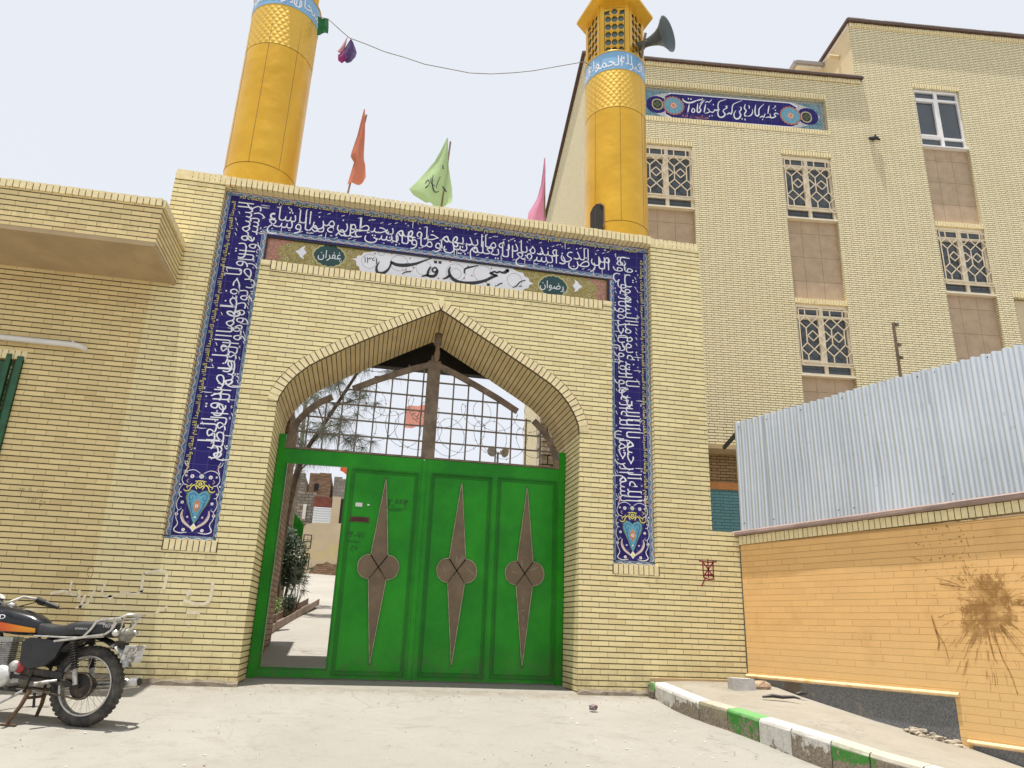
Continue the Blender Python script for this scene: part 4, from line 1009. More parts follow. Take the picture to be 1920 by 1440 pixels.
# ---------------------------------------------------------------- minarets
def cylf(cx, cy, r, th0):
    def f(a, b): t = th0 - a / r; return (cx + r*math.cos(t), cy + r*math.sin(t), b)
    return f
def minaret(cx, label, seams, hatch=False, th0=-1.15, text='والله اكبر لله الحمد وله الملك'):
    cy, r = .8, .487
    T = thing('minaret', label, 'minaret', (cx, cy, 6.0), 0, 'yellow sheet metal minarets on the portal roof')
    S = (cx, cy, 6.0)
    zs, zq, zb, ztp = seams
    w = MB(); n = 48
    w.lathe([(r, 5.99),(r, zs-.004)], n, (cx,cy,0)); w.lathe([(r+.002, zs+.004),(r+.002, zq-.004)], n, (cx,cy,0))
    w.build('shaft', M_YEL, T, S)
    w = MB(); w.lathe([(r+.003, zq+.005),(r+.005, zb)], 64, (cx,cy,0)); w.build('quilted_collar', M_YELQ, T, S)
    w = MB(); w.lathe([(r-.004, zs-.006),(r-.004, zs+.006)], n, (cx,cy,0)); w.lathe([(r-.002, zq-.006),(r-.002, zq+.007)], n, (cx,cy,0))
    for a in (-.9, -1.75, -2.6):
        w.bar((cx+(r+.001)*math.cos(a), cy+(r+.001)*math.sin(a), zs), (cx+(r+.001)*math.cos(a), cy+(r+.001)*math.sin(a), zb-.01), .006, .006)
    w.build('seam', M_SEAM, T, S)
    w = MB(); w.lathe([(r+.008, zb),(r+.008, ztp)], 64, (cx,cy,0)); Bd = w.build('enamel_band', M_BAND, T, S)
    w = MB(); w.lathe([(r-.03, ztp+.005),(r+.02, ztp),(r+.022, ztp+.012),(r+.01, ztp+.022),(0, ztp+.025)], 48, (cx,cy,0)); w.build('rim', M_YEL, T, S)
    q = MB(); h = ztp-zb
    f = cylf(cx, cy, r+.011, th0+.9)
    a = 0
    for j, wd in enumerate(text.split()):
        b0 = len(q.v)
        a += put(q, wd, f, h*.62, h*.80, a, zb + h*(.16 if j % 2 else .28)) * .82
        for k in range(b0, len(q.v)):
            v = Vector(q.v[k]) - Vector((cx, cy, 0)); v.xy *= 1 + .0015*(j % 3); q.v[k] = (v.x+cx, v.y+cy, v.z)
    q.build('white_lettering', M_WHITEGL, Bd, S)
    # lantern: hexagon with a face towards the street
    Rh = .475; z0, z1 = ztp+.02, ztp+1.06
    w = MB(); cor = [(cx+Rh*math.cos(R(41+60*k)), cy+Rh*math.sin(R(41+60*k))) for k in range(6)]
    w = MB()
    for k in range(6):
        a, b = cor[k], cor[(k+1) % 6]
        pa, pb = Vector((*a, 0)), Vector((*b, 0)); d = (pb-pa).normalized(); nn_ = Vector((d.y, -d.x, 0))
        L = (pb-pa).length
        Mx = Matrix((d, -nn_, Vector((0,0,1)))).transposed().to_4x4(); Mx.translation = pa
        # posts
        w.box(0, .07, -.012, .03, z0, z1, 0, Mx); w.box(L-.07, L, -.012, .03, z0, z1, 0, Mx)
        w.box(.07, L-.07, -.006, .02, z1-.10, z1, 0, Mx)
        # lattice cells with octagonal openings
        cw = (L-.16)/3; ch = .158; z = z0
        def cell(x, zz, cw_, ch_, rx, rz):
            o8 = [(x+cw_/2+rx*math.cos(R(22.5+45*i)), zz+ch_/2+rz*math.sin(R(22.5+45*i))) for i in range(8)]
            sq = [(x+cw_, zz+ch_*.7),(x+cw_*.7, zz+ch_),(x+cw_*.3, zz+ch_),(x, zz+ch_*.7),(x, zz+ch_*.3),(x+cw_*.3, zz),(x+cw_*.7, zz),(x+cw_, zz+ch_*.3)]
            for i in range(8):
                j = (i+1) % 8
                P = [sq[i], sq[j], o8[j], o8[i]]
                w.face([tuple(Mx @ Vector((p[0], -.004, p[1]))) for p in P])
                w.face([tuple(Mx @ Vector((o8[i][0], -.004, o8[i][1]))), tuple(Mx @ Vector((o8[j][0], -.004, o8[j][1]))), tuple(Mx @ Vector((o8[j][0], .014, o8[j][1]))), tuple(Mx @ Vector((o8[i][0], .014, o8[i][1])))])
            for c_ in ((x, zz, 1, 1), (x+cw_, zz, -1, 1), (x, zz+ch_, 1, -1), (x+cw_, zz+ch_, -1, -1)):
                P = [(c_[0], c_[1]), (c_[0]+c_[2]*cw_*.3, c_[1]), (c_[0], c_[1]+c_[3]*ch_*.3)]
                w.face([tuple(Mx @ Vector((p[0], -.004, p[1]))) for p in P])
        for rr in range(5):
            for cc in range(3): cell(.08+cc*cw, z0+rr*ch, cw, ch-.012, cw*.485, ch*.43)
            w.box(.08, L-.08, -.008, .012, z0+rr*ch+ch-.014, z0+rr*ch+ch, 0, Mx)
        zt = z0+5*ch
        cell(.08+cw*.9, zt, cw*1.2, .145, cw*.50, .066)
        for s_ in (0, 1):
            x0_, x1_ = (.07, .08+cw*.9) if s_ == 0 else (.08+cw*2.1, L-.07)
            w.face([tuple(Mx @ Vector((p[0], -.004, p[1]))) for p in [(x0_, zt+.075), (x1_, zt+.10), (x1_, zt+.145), (x0_, zt+.145)]])
            w.face([tuple(Mx @ Vector((p[0], -.004, p[1]))) for p in ([(x1_, zt), (x1_, zt+.10), (x1_-.03, zt+.05)] if s_ == 0 else [(x0_, zt), (x0_+.03, zt+.05), (x0_, zt+.10)])])
    w.build('lantern_lattice', M_YEL, T, S)
    w = MB()
    w.prism([(cx+(Rh-.03)*math.cos(R(60*k-19)), cy+(Rh-.03)*math.sin(R(60*k-19))) for k in range(6)], z0-.01, z1-.02, plane='XY'); w.build('lantern_glass', M_LATG, T, S)
    w = MB()
    for (ra, za), (rb, zb_) in (((Rh-.01, z1-.03), (Rh+.175, z1+.02)), ((Rh+.175, z1+.02), (Rh+.17, z1+.07)), ((Rh+.17, z1+.07), (.30, z1+.42)), ((.30, z1+.42), (.0, z1+.9))):
        for k in range(6):
            t0, t1 = R(60*k-19), R(60*k+41)
            P = [(cx+ra*math.cos(t0), cy+ra*math.sin(t0), za), (cx+ra*math.cos(t1), cy+ra*math.sin(t1), za), (cx+rb*math.cos(t1), cy+rb*math.sin(t1), zb_), (cx+rb*math.cos(t0), cy+rb*math.sin(t0), zb_)]
            w.face(P if rb > 0 else P[:3])
    w.build('lantern_roof', M_YEL, T, S)
    if hatch:
        q = MB(); f2 = lambda t, z, k=.004: (cx+(r+k)*math.cos(t), cy+(r+k)*math.sin(t), z)
        rws = []
        ts = [R(198+4*i) for i in range(9)]
        for j in range(11):
            z = 6.0+.80*j/10
            rws.append([f2(t, min(z, 6.80 - .10*abs(i-4)**2/16)) for i, t in enumerate(ts)])
        q.grid(rws); q.build('hatch_dark_patch', M_DARKIN, T, S)  # dark patch laid on the shaft in place of the unlit opening
        q = MB(); q.tube([f2(ts[-1], 6.0, .01), f2(ts[-1], 6.72, .01), f2(ts[-3], 6.80, .01)], .008, 6)
        q.tube([f2(ts[-1], 6.35, .03), f2(ts[-1]+.03, 6.38, .05)], .014, 6)
        q.build('hatch_catch', M_SEAM, T, S)
    return T
minaret(-1.95, 'left yellow metal minaret on the portal roof with green cloth tied beside its blue band', (6.545, 8.554, 9.271, 9.62), th0=-1.0, text='سبحان الله والحمد لله ولا اله الا الله')
minaret(3.355, 'right yellow metal minaret carrying a grey horn loudspeaker and a dark hatch at its foot', (6.45, 8.473, 9.20, 9.55), True)

# horn loudspeaker
HL = thing('horn_loudspeaker', 'grey horn loudspeaker mounted on the right minaret, mouth facing right', 'loudspeaker', (3.72, .45, 9.8))
hd_ = Vector((.66,-.74,-.04)).normalized(); hb_ = Vector((3.72,.5,9.93))
Zr = hd_; Xr = Zr.cross(Vector((0,0,1))).normalized(); Yr = Zr.cross(Xr)
HM = Matrix((Xr, Yr, Zr)).transposed().to_4x4(); HM.translation = hb_
w = MB(); pr_ = [(.07,-.16),(.075,-.05),(.06,0),(.065,.1),(.085,.2),(.12,.3),(.175,.38),(.25,.44),(.285,.46),(.29,.47),(.275,.468),(.24,.43),(.165,.365),(.11,.28),(.07,.16),(.04,.05),(0,.05)]
w.lathe(pr_, 32, (0,0,0), 0, M=HM); w.build('horn', M_HORN, HL, (3.72,.45,9.8))
w = MB(); w.lathe([(0,.34),(.03,.335),(.04,.30),(.035,.2),(.03,.1)], 14, M=HM); w.build('horn_core', M_HORN, HL, (3.72,.45,9.8))
w = MB(); w.lathe([(0,-.30),(.085,-.29),(.10,-.24),(.10,-.15),(.07,-.14)], 20, M=HM); w.build('driver', M_BLACK, HL, (3.72,.45,9.8))
w = MB(); w.bar((3.66,.38,9.55),(3.74,.36,10.06),.04,.012); w.bar((3.74,.36,9.9),(3.76,.5,9.86),.03,.02); w.build('bracket', M_ROD, HL, (3.72,.45,9.8))

# ---------------------------------------------------------------- cable with cloths
w = MB(); cb = [(-1.47,.6,9.42),(-1.30,.5,9.33),(-1.1,.5,9.16),(-.95,.5,9.045),(-.70,.5,8.985),(-.42,.5,8.905),(-.1,.5,8.86),(.2,.5,8.80),(.56,.5,8.79),(.9,.5,8.78),(1.23,.5,8.83),(1.6,.5,8.93),(1.9,.5,9.03),(2.3,.5,9.20),(2.73,.5,9.38),(2.9,.65,9.46)]
w.tube(cb, .0065, 5); o = w.build('slack_wire', M_ROD); tag(o, 'thin slack wire sagging across the sky between the two minarets', 'wire')
def cloth(mb, P, thick=.006):
    """closed thin cloth from grid P"""
    mb.grid(P); off = [[(p[0]+.003, p[1]+thick, p[2]) for p in r] for r in P]; mb.grid([list(reversed(r)) for r in off])
M_CL_G = plain('bottle_green_cloth', (.01,.13,.03), .85, 0, .2, 8); M_CL_P = plain('violet_cloth', (.085,.045,.14), .85, 0, .2, 10); M_CL_M = plain('magenta_cloth', (.30,.02,.13), .85, 0, .2, 10); M_CL_PK = plain('dusty_pink_cloth', (.50,.24,.24), .85)
w = MB(); cloth(w, [[(-1.46+.16*u+.02*math.sin(v*2), .56+.03*math.sin(u*5+v), 9.41-.05*u-.34*v*(1-.25*u*v)) for u in (0,.25,.5,.75,1)] for v in (0,.25,.5,.75,1)])
o = w.build('hanging_cloth', M_CL_G); tag(o, 'bottle green cloth tied to the wire beside the left minaret', 'cloth')
CT = thing('hanging_cloth', 'bundle of violet and magenta cloth hanging from the slack wire', 'cloth', (-.93,.5,9.03))
def fan(x0, z0, pts, yy):
    P = []
    for k in range(7):
        t = k/6; P.append([(x0+(p[0]-x0)*t, yy+.025*math.sin(4*t+i*1.7)*t, z0+(p[1]-z0)*t) for i, p in enumerate(pts)])
    return P
w = MB(); cloth(w, fan(-.93, 9.035, [(-1.06,8.70),(-1.01,8.64),(-.95,8.60),(-.89,8.62),(-.83,8.70),(-.82,8.80),(-.86,8.93)], .50)); w.build('violet_piece', M_CL_P, CT, (-.93,.5,9.03))
w = MB(); cloth(w, fan(-1.0, 8.80, [(-1.08,8.68),(-1.07,8.58),(-1.02,8.57),(-.97,8.61),(-.95,8.66)], .485)); w.build('magenta_piece', M_CL_M, CT, (-.93,.5,9.03))
w = MB(); cloth(w, fan(-.98, 9.06, [(-1.10,8.74),(-1.07,8.72),(-1.03,8.76),(-1.0,8.86)], .49)); w.build('pink_piece', M_CL_PK, CT, (-.93,.5,9.03))

# ---------------------------------------------------------------- flags behind the cornice
def flag_cloth(mat_c, mat_d=None):
    k = NT(mat_c[0]); k.col(k.mix(k.noise(6,4), tuple(x*.85 for x in mat_c[1]), tuple(min(1,x*1.1) for x in mat_c[1]))); k.set(.8)
    tr = k.n('ShaderNodeBsdfTranslucent'); tr.inputs[0].default_value = (*mat_c[1], 1)
    mx = k.n('ShaderNodeMixShader'); mx.inputs[0].default_value = .45
    out = k.t.nodes['Material Output']; k.l(k.b.outputs[0], mx.inputs[1]); k.l(tr.outputs[0], mx.inputs[2]); k.l(mx.outputs[0], out.inputs[0])
    return k.m
FLY = 1.0
def flag(name_lab, cat, pole, outline_rows, mat, writing=None, base=None):
    T = thing('flag', name_lab, cat, pole[0])
    S = pole[0]
    w = MB(); w.tube([pole[0], pole[1]], .014, 8); w.build('flag_pole', M_WOOD, T, S)
    w = MB(); w.grid(outline_rows)
    F = w.build('flag_cloth', mat, T, S)
    if writing:
        q = MB()
        for st in writing: ribbon(q, st, lambda a, b: (a, FLY-.09, b))
        q.build('writing', M_BLACKGL, F, S)
    return T
def rowsfold(L, Rt, n=9, amp=.03, ph=0, y=FLY):
    """L,Rt lists of (x,z) down left and right outline"""
    out = []
    for j, (a, b) in enumerate(zip(L, Rt)):
        out.append([(a[0]+(b[0]-a[0])*i/n, y - .04 + amp*math.sin(ph+6.5*i/n+j*.45)*min(1, j/2), a[1]+(b[1]-a[1])*i/n) for i in range(n+1)])
    return out
m = flag_cloth(('coral_flag_cloth', (.62,.23,.15)))
flag('coral orange furled flag on a pole beside the left minaret', 'flag', [(-.80,FLY,6.0),(-.60,FLY,8.1)],
     rowsfold([(-.645,8.17),(-.67,7.95),(-.70,7.7),(-.755,7.40),(-.76,7.32),(-.70,7.22),(-.73,7.0),(-.755,6.80)], [(-.63,8.17),(-.605,7.95),(-.585,7.7),(-.57,7.4),(-.56,7.3),(-.53,7.2),(-.50,6.98),(-.53,6.87)], amp=.045), m)
m = flag_cloth(('pale_green_flag_cloth', (.42,.58,.31)))
wr = [[(.38,6.98,.012),(.42,7.05,.016),(.44,6.98,.012),(.39,6.90,.02)],[(.46,7.10,.01),(.47,7.0,.014),(.53,6.96,.012)],[(.49,7.15,.01),(.485,7.0,.016),(.53,6.86,.024),(.60,6.88,.008)],[(.60,7.14,.008),(.56,7.0,.012),(.555,6.93,.01)],[(.64,6.98,.012),(.68,6.92,.03),(.71,6.88,.012)],[(.62,7.35,.01),(.635,7.28,.02)],[(.505,7.05,.014),(.515,7.05,.014)],[(.455,6.94,.014),(.465,6.94,.014)]]
flag('pale green flag with black writing at the middle of the portal roof', 'flag', [(.62,FLY,6.0),(.72,FLY,7.85)],
     rowsfold([(.66,7.885),(.58,7.65),(.50,7.45),(.38,7.25),(.26,7.06),(.15,6.90),(.22,6.80),(.42,6.68)], [(.675,7.885),(.69,7.65),(.72,7.4),(.76,7.2),(.80,7.0),(.81,6.86),(.81,6.76),(.66,6.62)], amp=.05), m, wr)
m = flag_cloth(('pink_flag_cloth', (.66,.28,.44)))
flag('narrow pink flag hanging limp near the right minaret', 'flag', [(2.28,FLY,6.0),(2.235,FLY,7.7)],
     rowsfold([(2.22,7.79),(2.205,7.55),(2.185,7.3),(2.13,7.05),(2.06,6.9),(2.0,6.78),(1.98,6.6),(2.0,6.5)], [(2.235,7.79),(2.25,7.55),(2.25,7.3),(2.25,7.05),(2.26,6.9),(2.27,6.78),(2.27,6.6),(2.27,6.5)], amp=.04), m)
# ---------------------------------------------------------------- school building
SA = R(-6.6882)
SB = thing('school_building', 'four storey pale brick building with brown stone bays and a blue lettered banner', 'building', (6.6314, 4.2821, 0), SA)
def hole_wall(mb, x0, x1, z0, z1, holes, y=0):
    xs_ = sorted({x0, x1, *[h[0] for h in holes], *[h[1] for h in holes]}); zs_ = sorted({z0, z1, *[h[2] for h in holes], *[h[3] for h in holes]})
    for a, b in zip(xs_, xs_[1:]):
        for c, d in zip(zs_, zs_[1:]):
            if a < x0 or b > x1: continue
            cx_, cz_ = (a+b)/2, (c+d)/2
            if any(h[0] < cx_ < h[1] and h[2] < cz_ < h[3] for h in holes): continue
            mb.face([(a,y,c),(b,y,c),(b,y,d),(a,y,d)])
RD = .13
COLS = [(-1.42,-.25, 11.13, [(9.53,11.13),(5.83,7.43)]), (1.82,2.98, 11.13, [(9.50,11.13),(5.83,7.43)]), (5.24,6.38, 13.32, [(11.70,13.32),(7.94,9.57)])]
BAN = (-1.36, 3.01, 11.87, 12.735)
w = MB()
hole_wall(w, -2.70, 11.0, -.6, 13.38, [(c[0],c[1],-.6,c[2]) for c in COLS] + [BAN, (6.77,7.95,-.6,7.92)])
hole_wall(w, 3.83, 11.0, 13.38, 15.10, [])
def sreveal(h):
    a, b, c, d = h
    w.face([(a,0,c),(a,RD,c),(a,RD,d),(a,0,d)]); w.face([(b,0,c),(b,0,d),(b,RD,d),(b,RD,c)]); w.face([(a,0,d),(a,RD,d),(b,RD,d),(b,0,d)]); w.face([(a,0,c),(b,0,c),(b,RD,c),(a,RD,c)])
for c in COLS: sreveal((c[0],c[1],-.6,c[2]))
sreveal(BAN); sreveal((6.77,7.95,-.6,7.92))
w.face([(-2.7,0,4.4),(-2.7,13,4.4),(-2.7,13,13.38),(-2.7,0,13.38)]); w.face([(11,0,-.6),(11,0,15.1),(11,13,15.1),(11,13,-.6)])
w.face([(-2.7,13,-.6),(11,13,-.6),(11,13,13.3),(-2.7,13,13.3)])
w.build('wall', M_SCHOOL, SB)
w = MB(); w.face([(-2.7,0,-.6),(-2.7,13,-.6),(-2.7,13,4.4),(-2.7,0,4.4)]); w.build('lower_plaster', plain('cream_plaster', (.60,.50,.33), .9, 0, .1), SB)
# lintel soldier rows
for x0, x1, z in [(c[0],c[1],c[2]) for c in COLS] + [(6.77,7.95,7.92)]:
    w = MB(); soldiers(w, x0-.02, x1+.02, z+.004, z+.125, -.006, pitch=.062, depth=.2); w.build('lintel_course', M_BRICK_S, SB)
    w = MB(); w.box(x0-.02, x1+.02, -.0025, RD, z+.006, z+.12); w.build('lintel_joint', M_MORTAR, SB)
for c in COLS:
    for lo, hi in c[3][1:]:
        w = MB(); soldiers(w, c[0]+.0, c[1]-.0, hi+.004, hi+.115, -.004+.0, pitch=.062, depth=RD+.01); w.build('lintel_course', M_BRICK_S, SB)
for z0, z1 in ((12.74,12.865),(11.755,11.868)):
    w = MB(); soldiers(w, BAN[0]-.0, BAN[1]+.03, z0, z1, -.006, pitch=.062, depth=.05); w.build('banner_course', M_BRICK_S, SB)
    w = MB(); w.box(BAN[0], BAN[1]+.03, -.0022, .04, z0+.004, z1-.004); w.build('course_joint', M_MORTAR, SB)
w = MB(); soldiers(w, -2.7, 3.92, 13.27, 13.375, -.03, pitch=.062, depth=.06); w.build('eaves_course', M_BRICK_S, SB)
w = MB(); soldiers(w, 3.84, 11, 14.99, 15.09, -.03, pitch=.062, depth=.06); w.build('eaves_course', M_BRICK_S, SB)
w = MB(); w.box(-2.78, 3.98, -.09, .30, 13.38, 13.44); w.box(-2.78, -2.5, .30, 13, 13.38, 13.44); w.box(3.76, 11, -.09, .3, 15.10, 15.17); w.box(3.76, 4.0, .30, 1.6, 15.10, 15.17)
w.build('roof_edge', M_BROWNCAP, SB)
w = MB()
x = -2.75
while x < 3.9: d = random.uniform(.3,.6); w.box(x, min(x+d,3.95)-.01, -.075, .2, 13.44, 13.465+random.uniform(0,.012)); x += d
x = 3.8
while x < 11: d = random.uniform(.3,.6); w.box(x, x+d-.01, -.075, .2, 15.17, 15.195+random.uniform(0,.02)); x += d
w.build('roof_capping', M_GREY, SB)
w = MB(); w.box(-2.65, 3.8, .3, 12.9, 13.2, 13.37); w.box(3.85, 10.9, .01, 12.9, 14.9, 15.09); w.build('roof_slab', M_PLASTER, SB)
M_CRP = plain('cream_render', (.62,.52,.33), .9, 0, .06, 2)
w = MB(); w.face([(3.83,0.001,13.3),(3.83,5.5,13.3),(3.83,5.5,15.0),(3.83,.001,15.0)]); w.box(3.35, 3.86, 1.6, 6.0, 13.2, 14.6); w.build('penthouse_wall', M_CRP, SB)
w = MB(); w.box(3.08, 3.95, 1.3, 7.5, 14.86, 14.94); w.box(3.82, 4.1, .0, 1.4, 15.0, 15.09); w.build('eave_slab', M_WHITEP, SB)
w = MB(); w.box(3.02, 3.08, 1.25, 7.6, 14.84, 15.0); w.box(3.08, 4.0, 1.22, 1.28, 14.90, 15.0); w.build('eave_edge', M_GREY, SB)
w = MB(); w.tube([(3.82,.55,14.55),(3.55,.55,14.55)], .05, 8); w.box(3.48, 3.84, 2.2, 2.4, 13.95, 14.06); w.build('spout', M_CRP, SB)
# brown stone panels with joints
M_JNT = plain('stone_joint', (.22,.155,.10), .9)
def stone(x0, x1, z0, z1):
    w = MB(); n = max(1, math.ceil((z1-z0)/.62)); zc = z1
    hs = [.34] + [.58]*30
    i = 0
    while zc > z0:
        zn = max(z0, zc-hs[i]); i += 1
        for a, b in ((x0, x0+(x1-x0)*.30), (x0+(x1-x0)*.30, x0+(x1-x0)*.64), (x0+(x1-x0)*.64, x1)):
            w.box(a+.003, b-.003, RD-.035, RD-.005, zn+.004, zc-.003)
        zc = zn
    w.build('stone_cladding', M_STONEP, SB)
    w = MB(); w.box(x0, x1, RD-.028, RD, z0, z1); w.build('cladding_joint', M_JNT, SB)
for c in COLS:
    zs_ = c[3]
    stone(c[0], c[1], zs_[1][1]+.12, zs_[0][0]-.0); stone(c[0], c[1], -.5, zs_[1][0])
w = MB(); w.box(6.77, 7.95, RD-.02, RD, -.5, 7.90); w.build('cream_cladding', M_CRP, SB)
# windows
def window(x0, x1, z0, z1, grille=True):
    fm = M_WINF if grille else M_WINW
    y0, y1 = RD-.075, RD-.02
    w = MB(); wd = x1-x0; h = z1-z0; t = .055
    cx_ = x0+wd*.50
    zt_, zb_ = z1-.27, z0+.27
    w.box(x0, x0+t, y0, y1, z0, z1); w.box(x1-t, x1, y0, y1, z0, z1); w.box(x0+t, x1-t, y0, y1, z1-.07, z1); w.box(x0+t, x1-t, y0, y1, z0, z0+t)
    w.box(cx_-.04, cx_+.04, y0, y1, z0+t, z1-.07); w.box(x0+t, cx_-.04, y0+.003, y1-.003, zt_-.03, zt_+.03); w.box(cx_+.04, x1-t, y0+.003, y1-.003, zt_-.03, zt_+.03); w.box(x0+t, cx_-.04, y0+.003, y1-.003, zb_-.03, zb_+.03); w.box(cx_+.04, x1-t, y0+.003, y1-.003, zb_-.03, zb_+.03)
    # casement sash on the left
    w.box(cx_-.085, cx_-.04, y0-.015, y1-.01, zb_+.03, zt_-.03); w.box(x0+t, cx_-.085, y0-.015, y1-.01, zt_-.075, zt_-.03); w.box(x0+t, cx_-.085, y0-.015, y1-.01, zb_+.03, zb_+.065)
    W = w.build('window', fm, SB)
    w = MB(); w.box(x0-.0, x1+.0, -.02, RD, z0-.03, z0); w.build('window_sill', fm, W)
    w = MB(); w.face([(x0,y1-.01,z0),(x1,y1-.01,z0),(x1,y1-.01,z1),(x0,y1-.01,z1)]); w.build('window_pane', M_GLASS, W)
    if grille:
        w = MB(); g0, g1 = x0+.05, x1-.02; b0, b1 = z0+.20, z1-.14; yy = -.012
        def gl(a, b): w.bar((a[0], yy, a[1]), (b[0], yy, b[1]), .020, .014, up=(0,1,0))
        gl((g0,b0),(g1,b0)); gl((g0,b1),(g1,b1)); gl((g0,b0),(g0,b1)); gl((g1,b0),(g1,b1)); gl((g0,b1-.16),(g1,b1-.16)); gl((g0,b0+.07),(g1,b0+.07))
        W_ = g1-g0; p = W_/4; rt, rb = b1-.30, b0+.36; mid = (rt+rb)/2; dz_ = .135
        for i in range(4):
            xc = g0 + p*(i+.5)
            gl((xc, b1), (xc, rt+dz_))
            for zc in (rt, rb):
                gl((xc-p/2, zc), (xc, zc+dz_)); gl((xc, zc+dz_), (xc+p/2, zc)); gl((xc+p/2, zc), (xc, zc-dz_)); gl((xc, zc-dz_), (xc-p/2, zc))
            gl((xc, rt-dz_), (xc, rb+dz_)); gl((xc, rb-dz_), (xc, b0+.0))
        for i in (1, 2, 3):
            xc = g0 + p*i; d2, e2 = p*.42, dz_*.85
            gl((xc-d2, mid), (xc, mid+e2)); gl((xc, mid+e2), (xc+d2, mid)); gl((xc+d2, mid), (xc, mid-e2)); gl((xc, mid-e2), (xc-d2, mid))
        for zz in (b0+.1, b1-.2):
            for xx in (g0, g1): w.bar((xx, yy, zz), (xx + (.05 if xx == g1 else -.05), .02, zz), .02)
        w.build('window_grille', M_GRILLE, W)
for i, c in enumerate(COLS):
    for j, (lo, hi) in enumerate(c[3]): window(c[0]+.0, c[1]-.0, lo, hi, not (i == 2 and j == 0))
# banner
BY = .10
w = MB(); w.face([(BAN[0],BY,BAN[2]),(BAN[1],BY,BAN[2]),(BAN[1],BY,BAN[3]),(BAN[0],BY,BAN[3])]); BN = w.build('tile_banner', M_TQFL, SB)
w = MB(); x0, x1, z0, z1 = BAN; t = .085
for P, uvl in (([(x0,z1-t),(x1,z1-t),(x1,z1),(x0,z1)], 0), ([(x0,z0),(x1,z0),(x1,z0+t),(x0,z0+t)], 1)):
    w.face([(p[0],BY-.002,p[1]) for p in P], [(P[0][0],0),(P[1][0],0),(P[2][0],1),(P[3][0],1)])
for P in ([(x0,z0+t),(x0+t,z0+t),(x0+t,z1-t),(x0,z1-t)], [(x1-t,z0+t),(x1,z0+t),(x1,z1-t),(x1-t,z1-t)]):
    w.face([(p[0],BY-.002,p[1]) for p in P], [(P[0][1],0),(P[1][1],1),(P[2][1],1),(P[3][1],0)])
w.build('fret_border', M_FRET, BN)
sk = lambda x, z: z - .004*(x-.8)*0
w = MB(); w.face([(a,BY-.003,b) for a, b in [(-1.27,12.28),(-1.18,12.46),(-1.05,12.52),(-.9,12.58),(-.75,12.62),(2.30,12.655),(2.46,12.60),(2.62,12.55),(2.76,12.48),(2.90,12.31),(2.76,12.13),(2.62,12.06),(2.46,12.0),(2.30,11.955),(-.72,11.925),(-.9,11.97),(-1.05,12.04),(-1.18,12.11)]])
w.build('white_floral_field', M_WTFL, BN)
w = MB(); w.face([(a,BY-.0045,b) for a, b in [(-.70,12.635),(2.20,12.655),(2.37,12.555),(2.20,11.94),(-.66,11.91),(-.82,12.0)]]); w.build('white_line', M_WHITEGL, BN)
w = MB(); w.face([(a,BY-.006,b) for a, b in [(-.66,12.605),(2.18,12.625),(2.34,12.53),(2.34,12.06),(2.18,11.975),(-.64,11.945),(-.80,12.03),(-.80,12.52)]])
for p in (leafshape(-1.0, 12.27, .245, .225, 60, .07, .9), leafshape(2.60, 12.30, .245, .225, 60, .07, .9)):
    w.face([(a,BY-.0052,b) for a, b in p])
w.build('cobalt_field', M_TILE, BN)
for cx, s_ in ((-.607, 1), (2.178, -1)):
    q = MB()
    for k in range(20):
        t = 2*math.pi*k/20; disc(q, cx+.225*math.cos(t), 12.277+.225*math.sin(t), .038, lambda a, b: (a, BY-.0075-.0003*(k % 2), b), 8)
    q.build('coral_petals', M_PINK_PAINT, BN)
    q = MB(); q.face([(a,BY-.009,b) for a, b in lobed(cx, 12.277, .215, .215, 16, .02)]); q.build('blue_roundel', M_TURQ, BN)
    q = MB(); q.face([(a,BY-.0105,b) for a, b in lobed(cx, 12.277, .085, .085, 10, .16)])
    for k in range(12):
        t = 2*math.pi*k/12; disc(q, cx+.15*math.cos(t), 12.277+.15*math.sin(t), .014, lambda a, b: (a, BY-.0105, b), 6)
    q.build('orange_rosette', M_ORGL, BN)
    q = MB()
    for k in range(8): t = 2*math.pi*k/8; disc(q, cx+.055*math.cos(t), 12.277+.055*math.sin(t), .013, lambda a, b: (a, BY-.012, b), 6)
    q.build('pale_dots', M_WHITEGL, BN)
    lx = cx - s_*.38
    q = MB(); q.face([(a,BY-.0075,b) for a, b in leafshape(lx, 12.277, .13, .15, 40, .05, .8)]); q.build('pale_outline', M_OLIVEL, BN)
    q = MB(); q.face([(a,BY-.009,b) for a, b in leafshape(lx, 12.277, .105, .122, 40, .05, .8)]); q.build('dark_leaf', M_BLACKGL, BN)
    q = MB()
    for dx, dz_ in ((0,.05),(0,-.05),(.05,0),(-.05,0)): disc(q, lx+dx, 12.277+dz_, .026, lambda a, b: (a, BY-.0105, b), 8, r0=.012)
    q.build('green_petals', M_GREENGL, BN)
q = MB()
for st in BANNER_STROKES: ribbon(q, [(a/1000, b/1000, c/1000) for a, b, c in st], lambda a, b: (a, BY-.013, b))
q.build('white_lettering', M_WHITEGL, BN)
q = MB(); put(q, 'عنكبوت آيه', lambda a, b: (.22-a, BY-.0075, 11.99+b), .145, .12, 0, 0); q.build('orange_lettering', M_ORGL, BN)
# small dark bracket on the facade and rusty standing post
SBM = SB.matrix_basis if False else Matrix.Translation((6.6314,4.2821,0)) @ Matrix.Rotation(SA, 4, 'Z')
T = thing('broken_bracket', 'small dark broken bracket on the pale brick right of the banner', 'bracket', tuple(SBM @ Vector((4.05,0,11.72))), SA)
w = MB(); w.tube([(-.10,-.02,.03),(0,-.05,.0),(.06,-.06,.02),(.16,-.04,-.02)], [.03,.05,.04,.01], 7); w.tube([(0,.02,0),(0,-.06,.02),(.02,-.10,.08)], .02, 6); w.build('rusty_stub', M_BLACK, T)

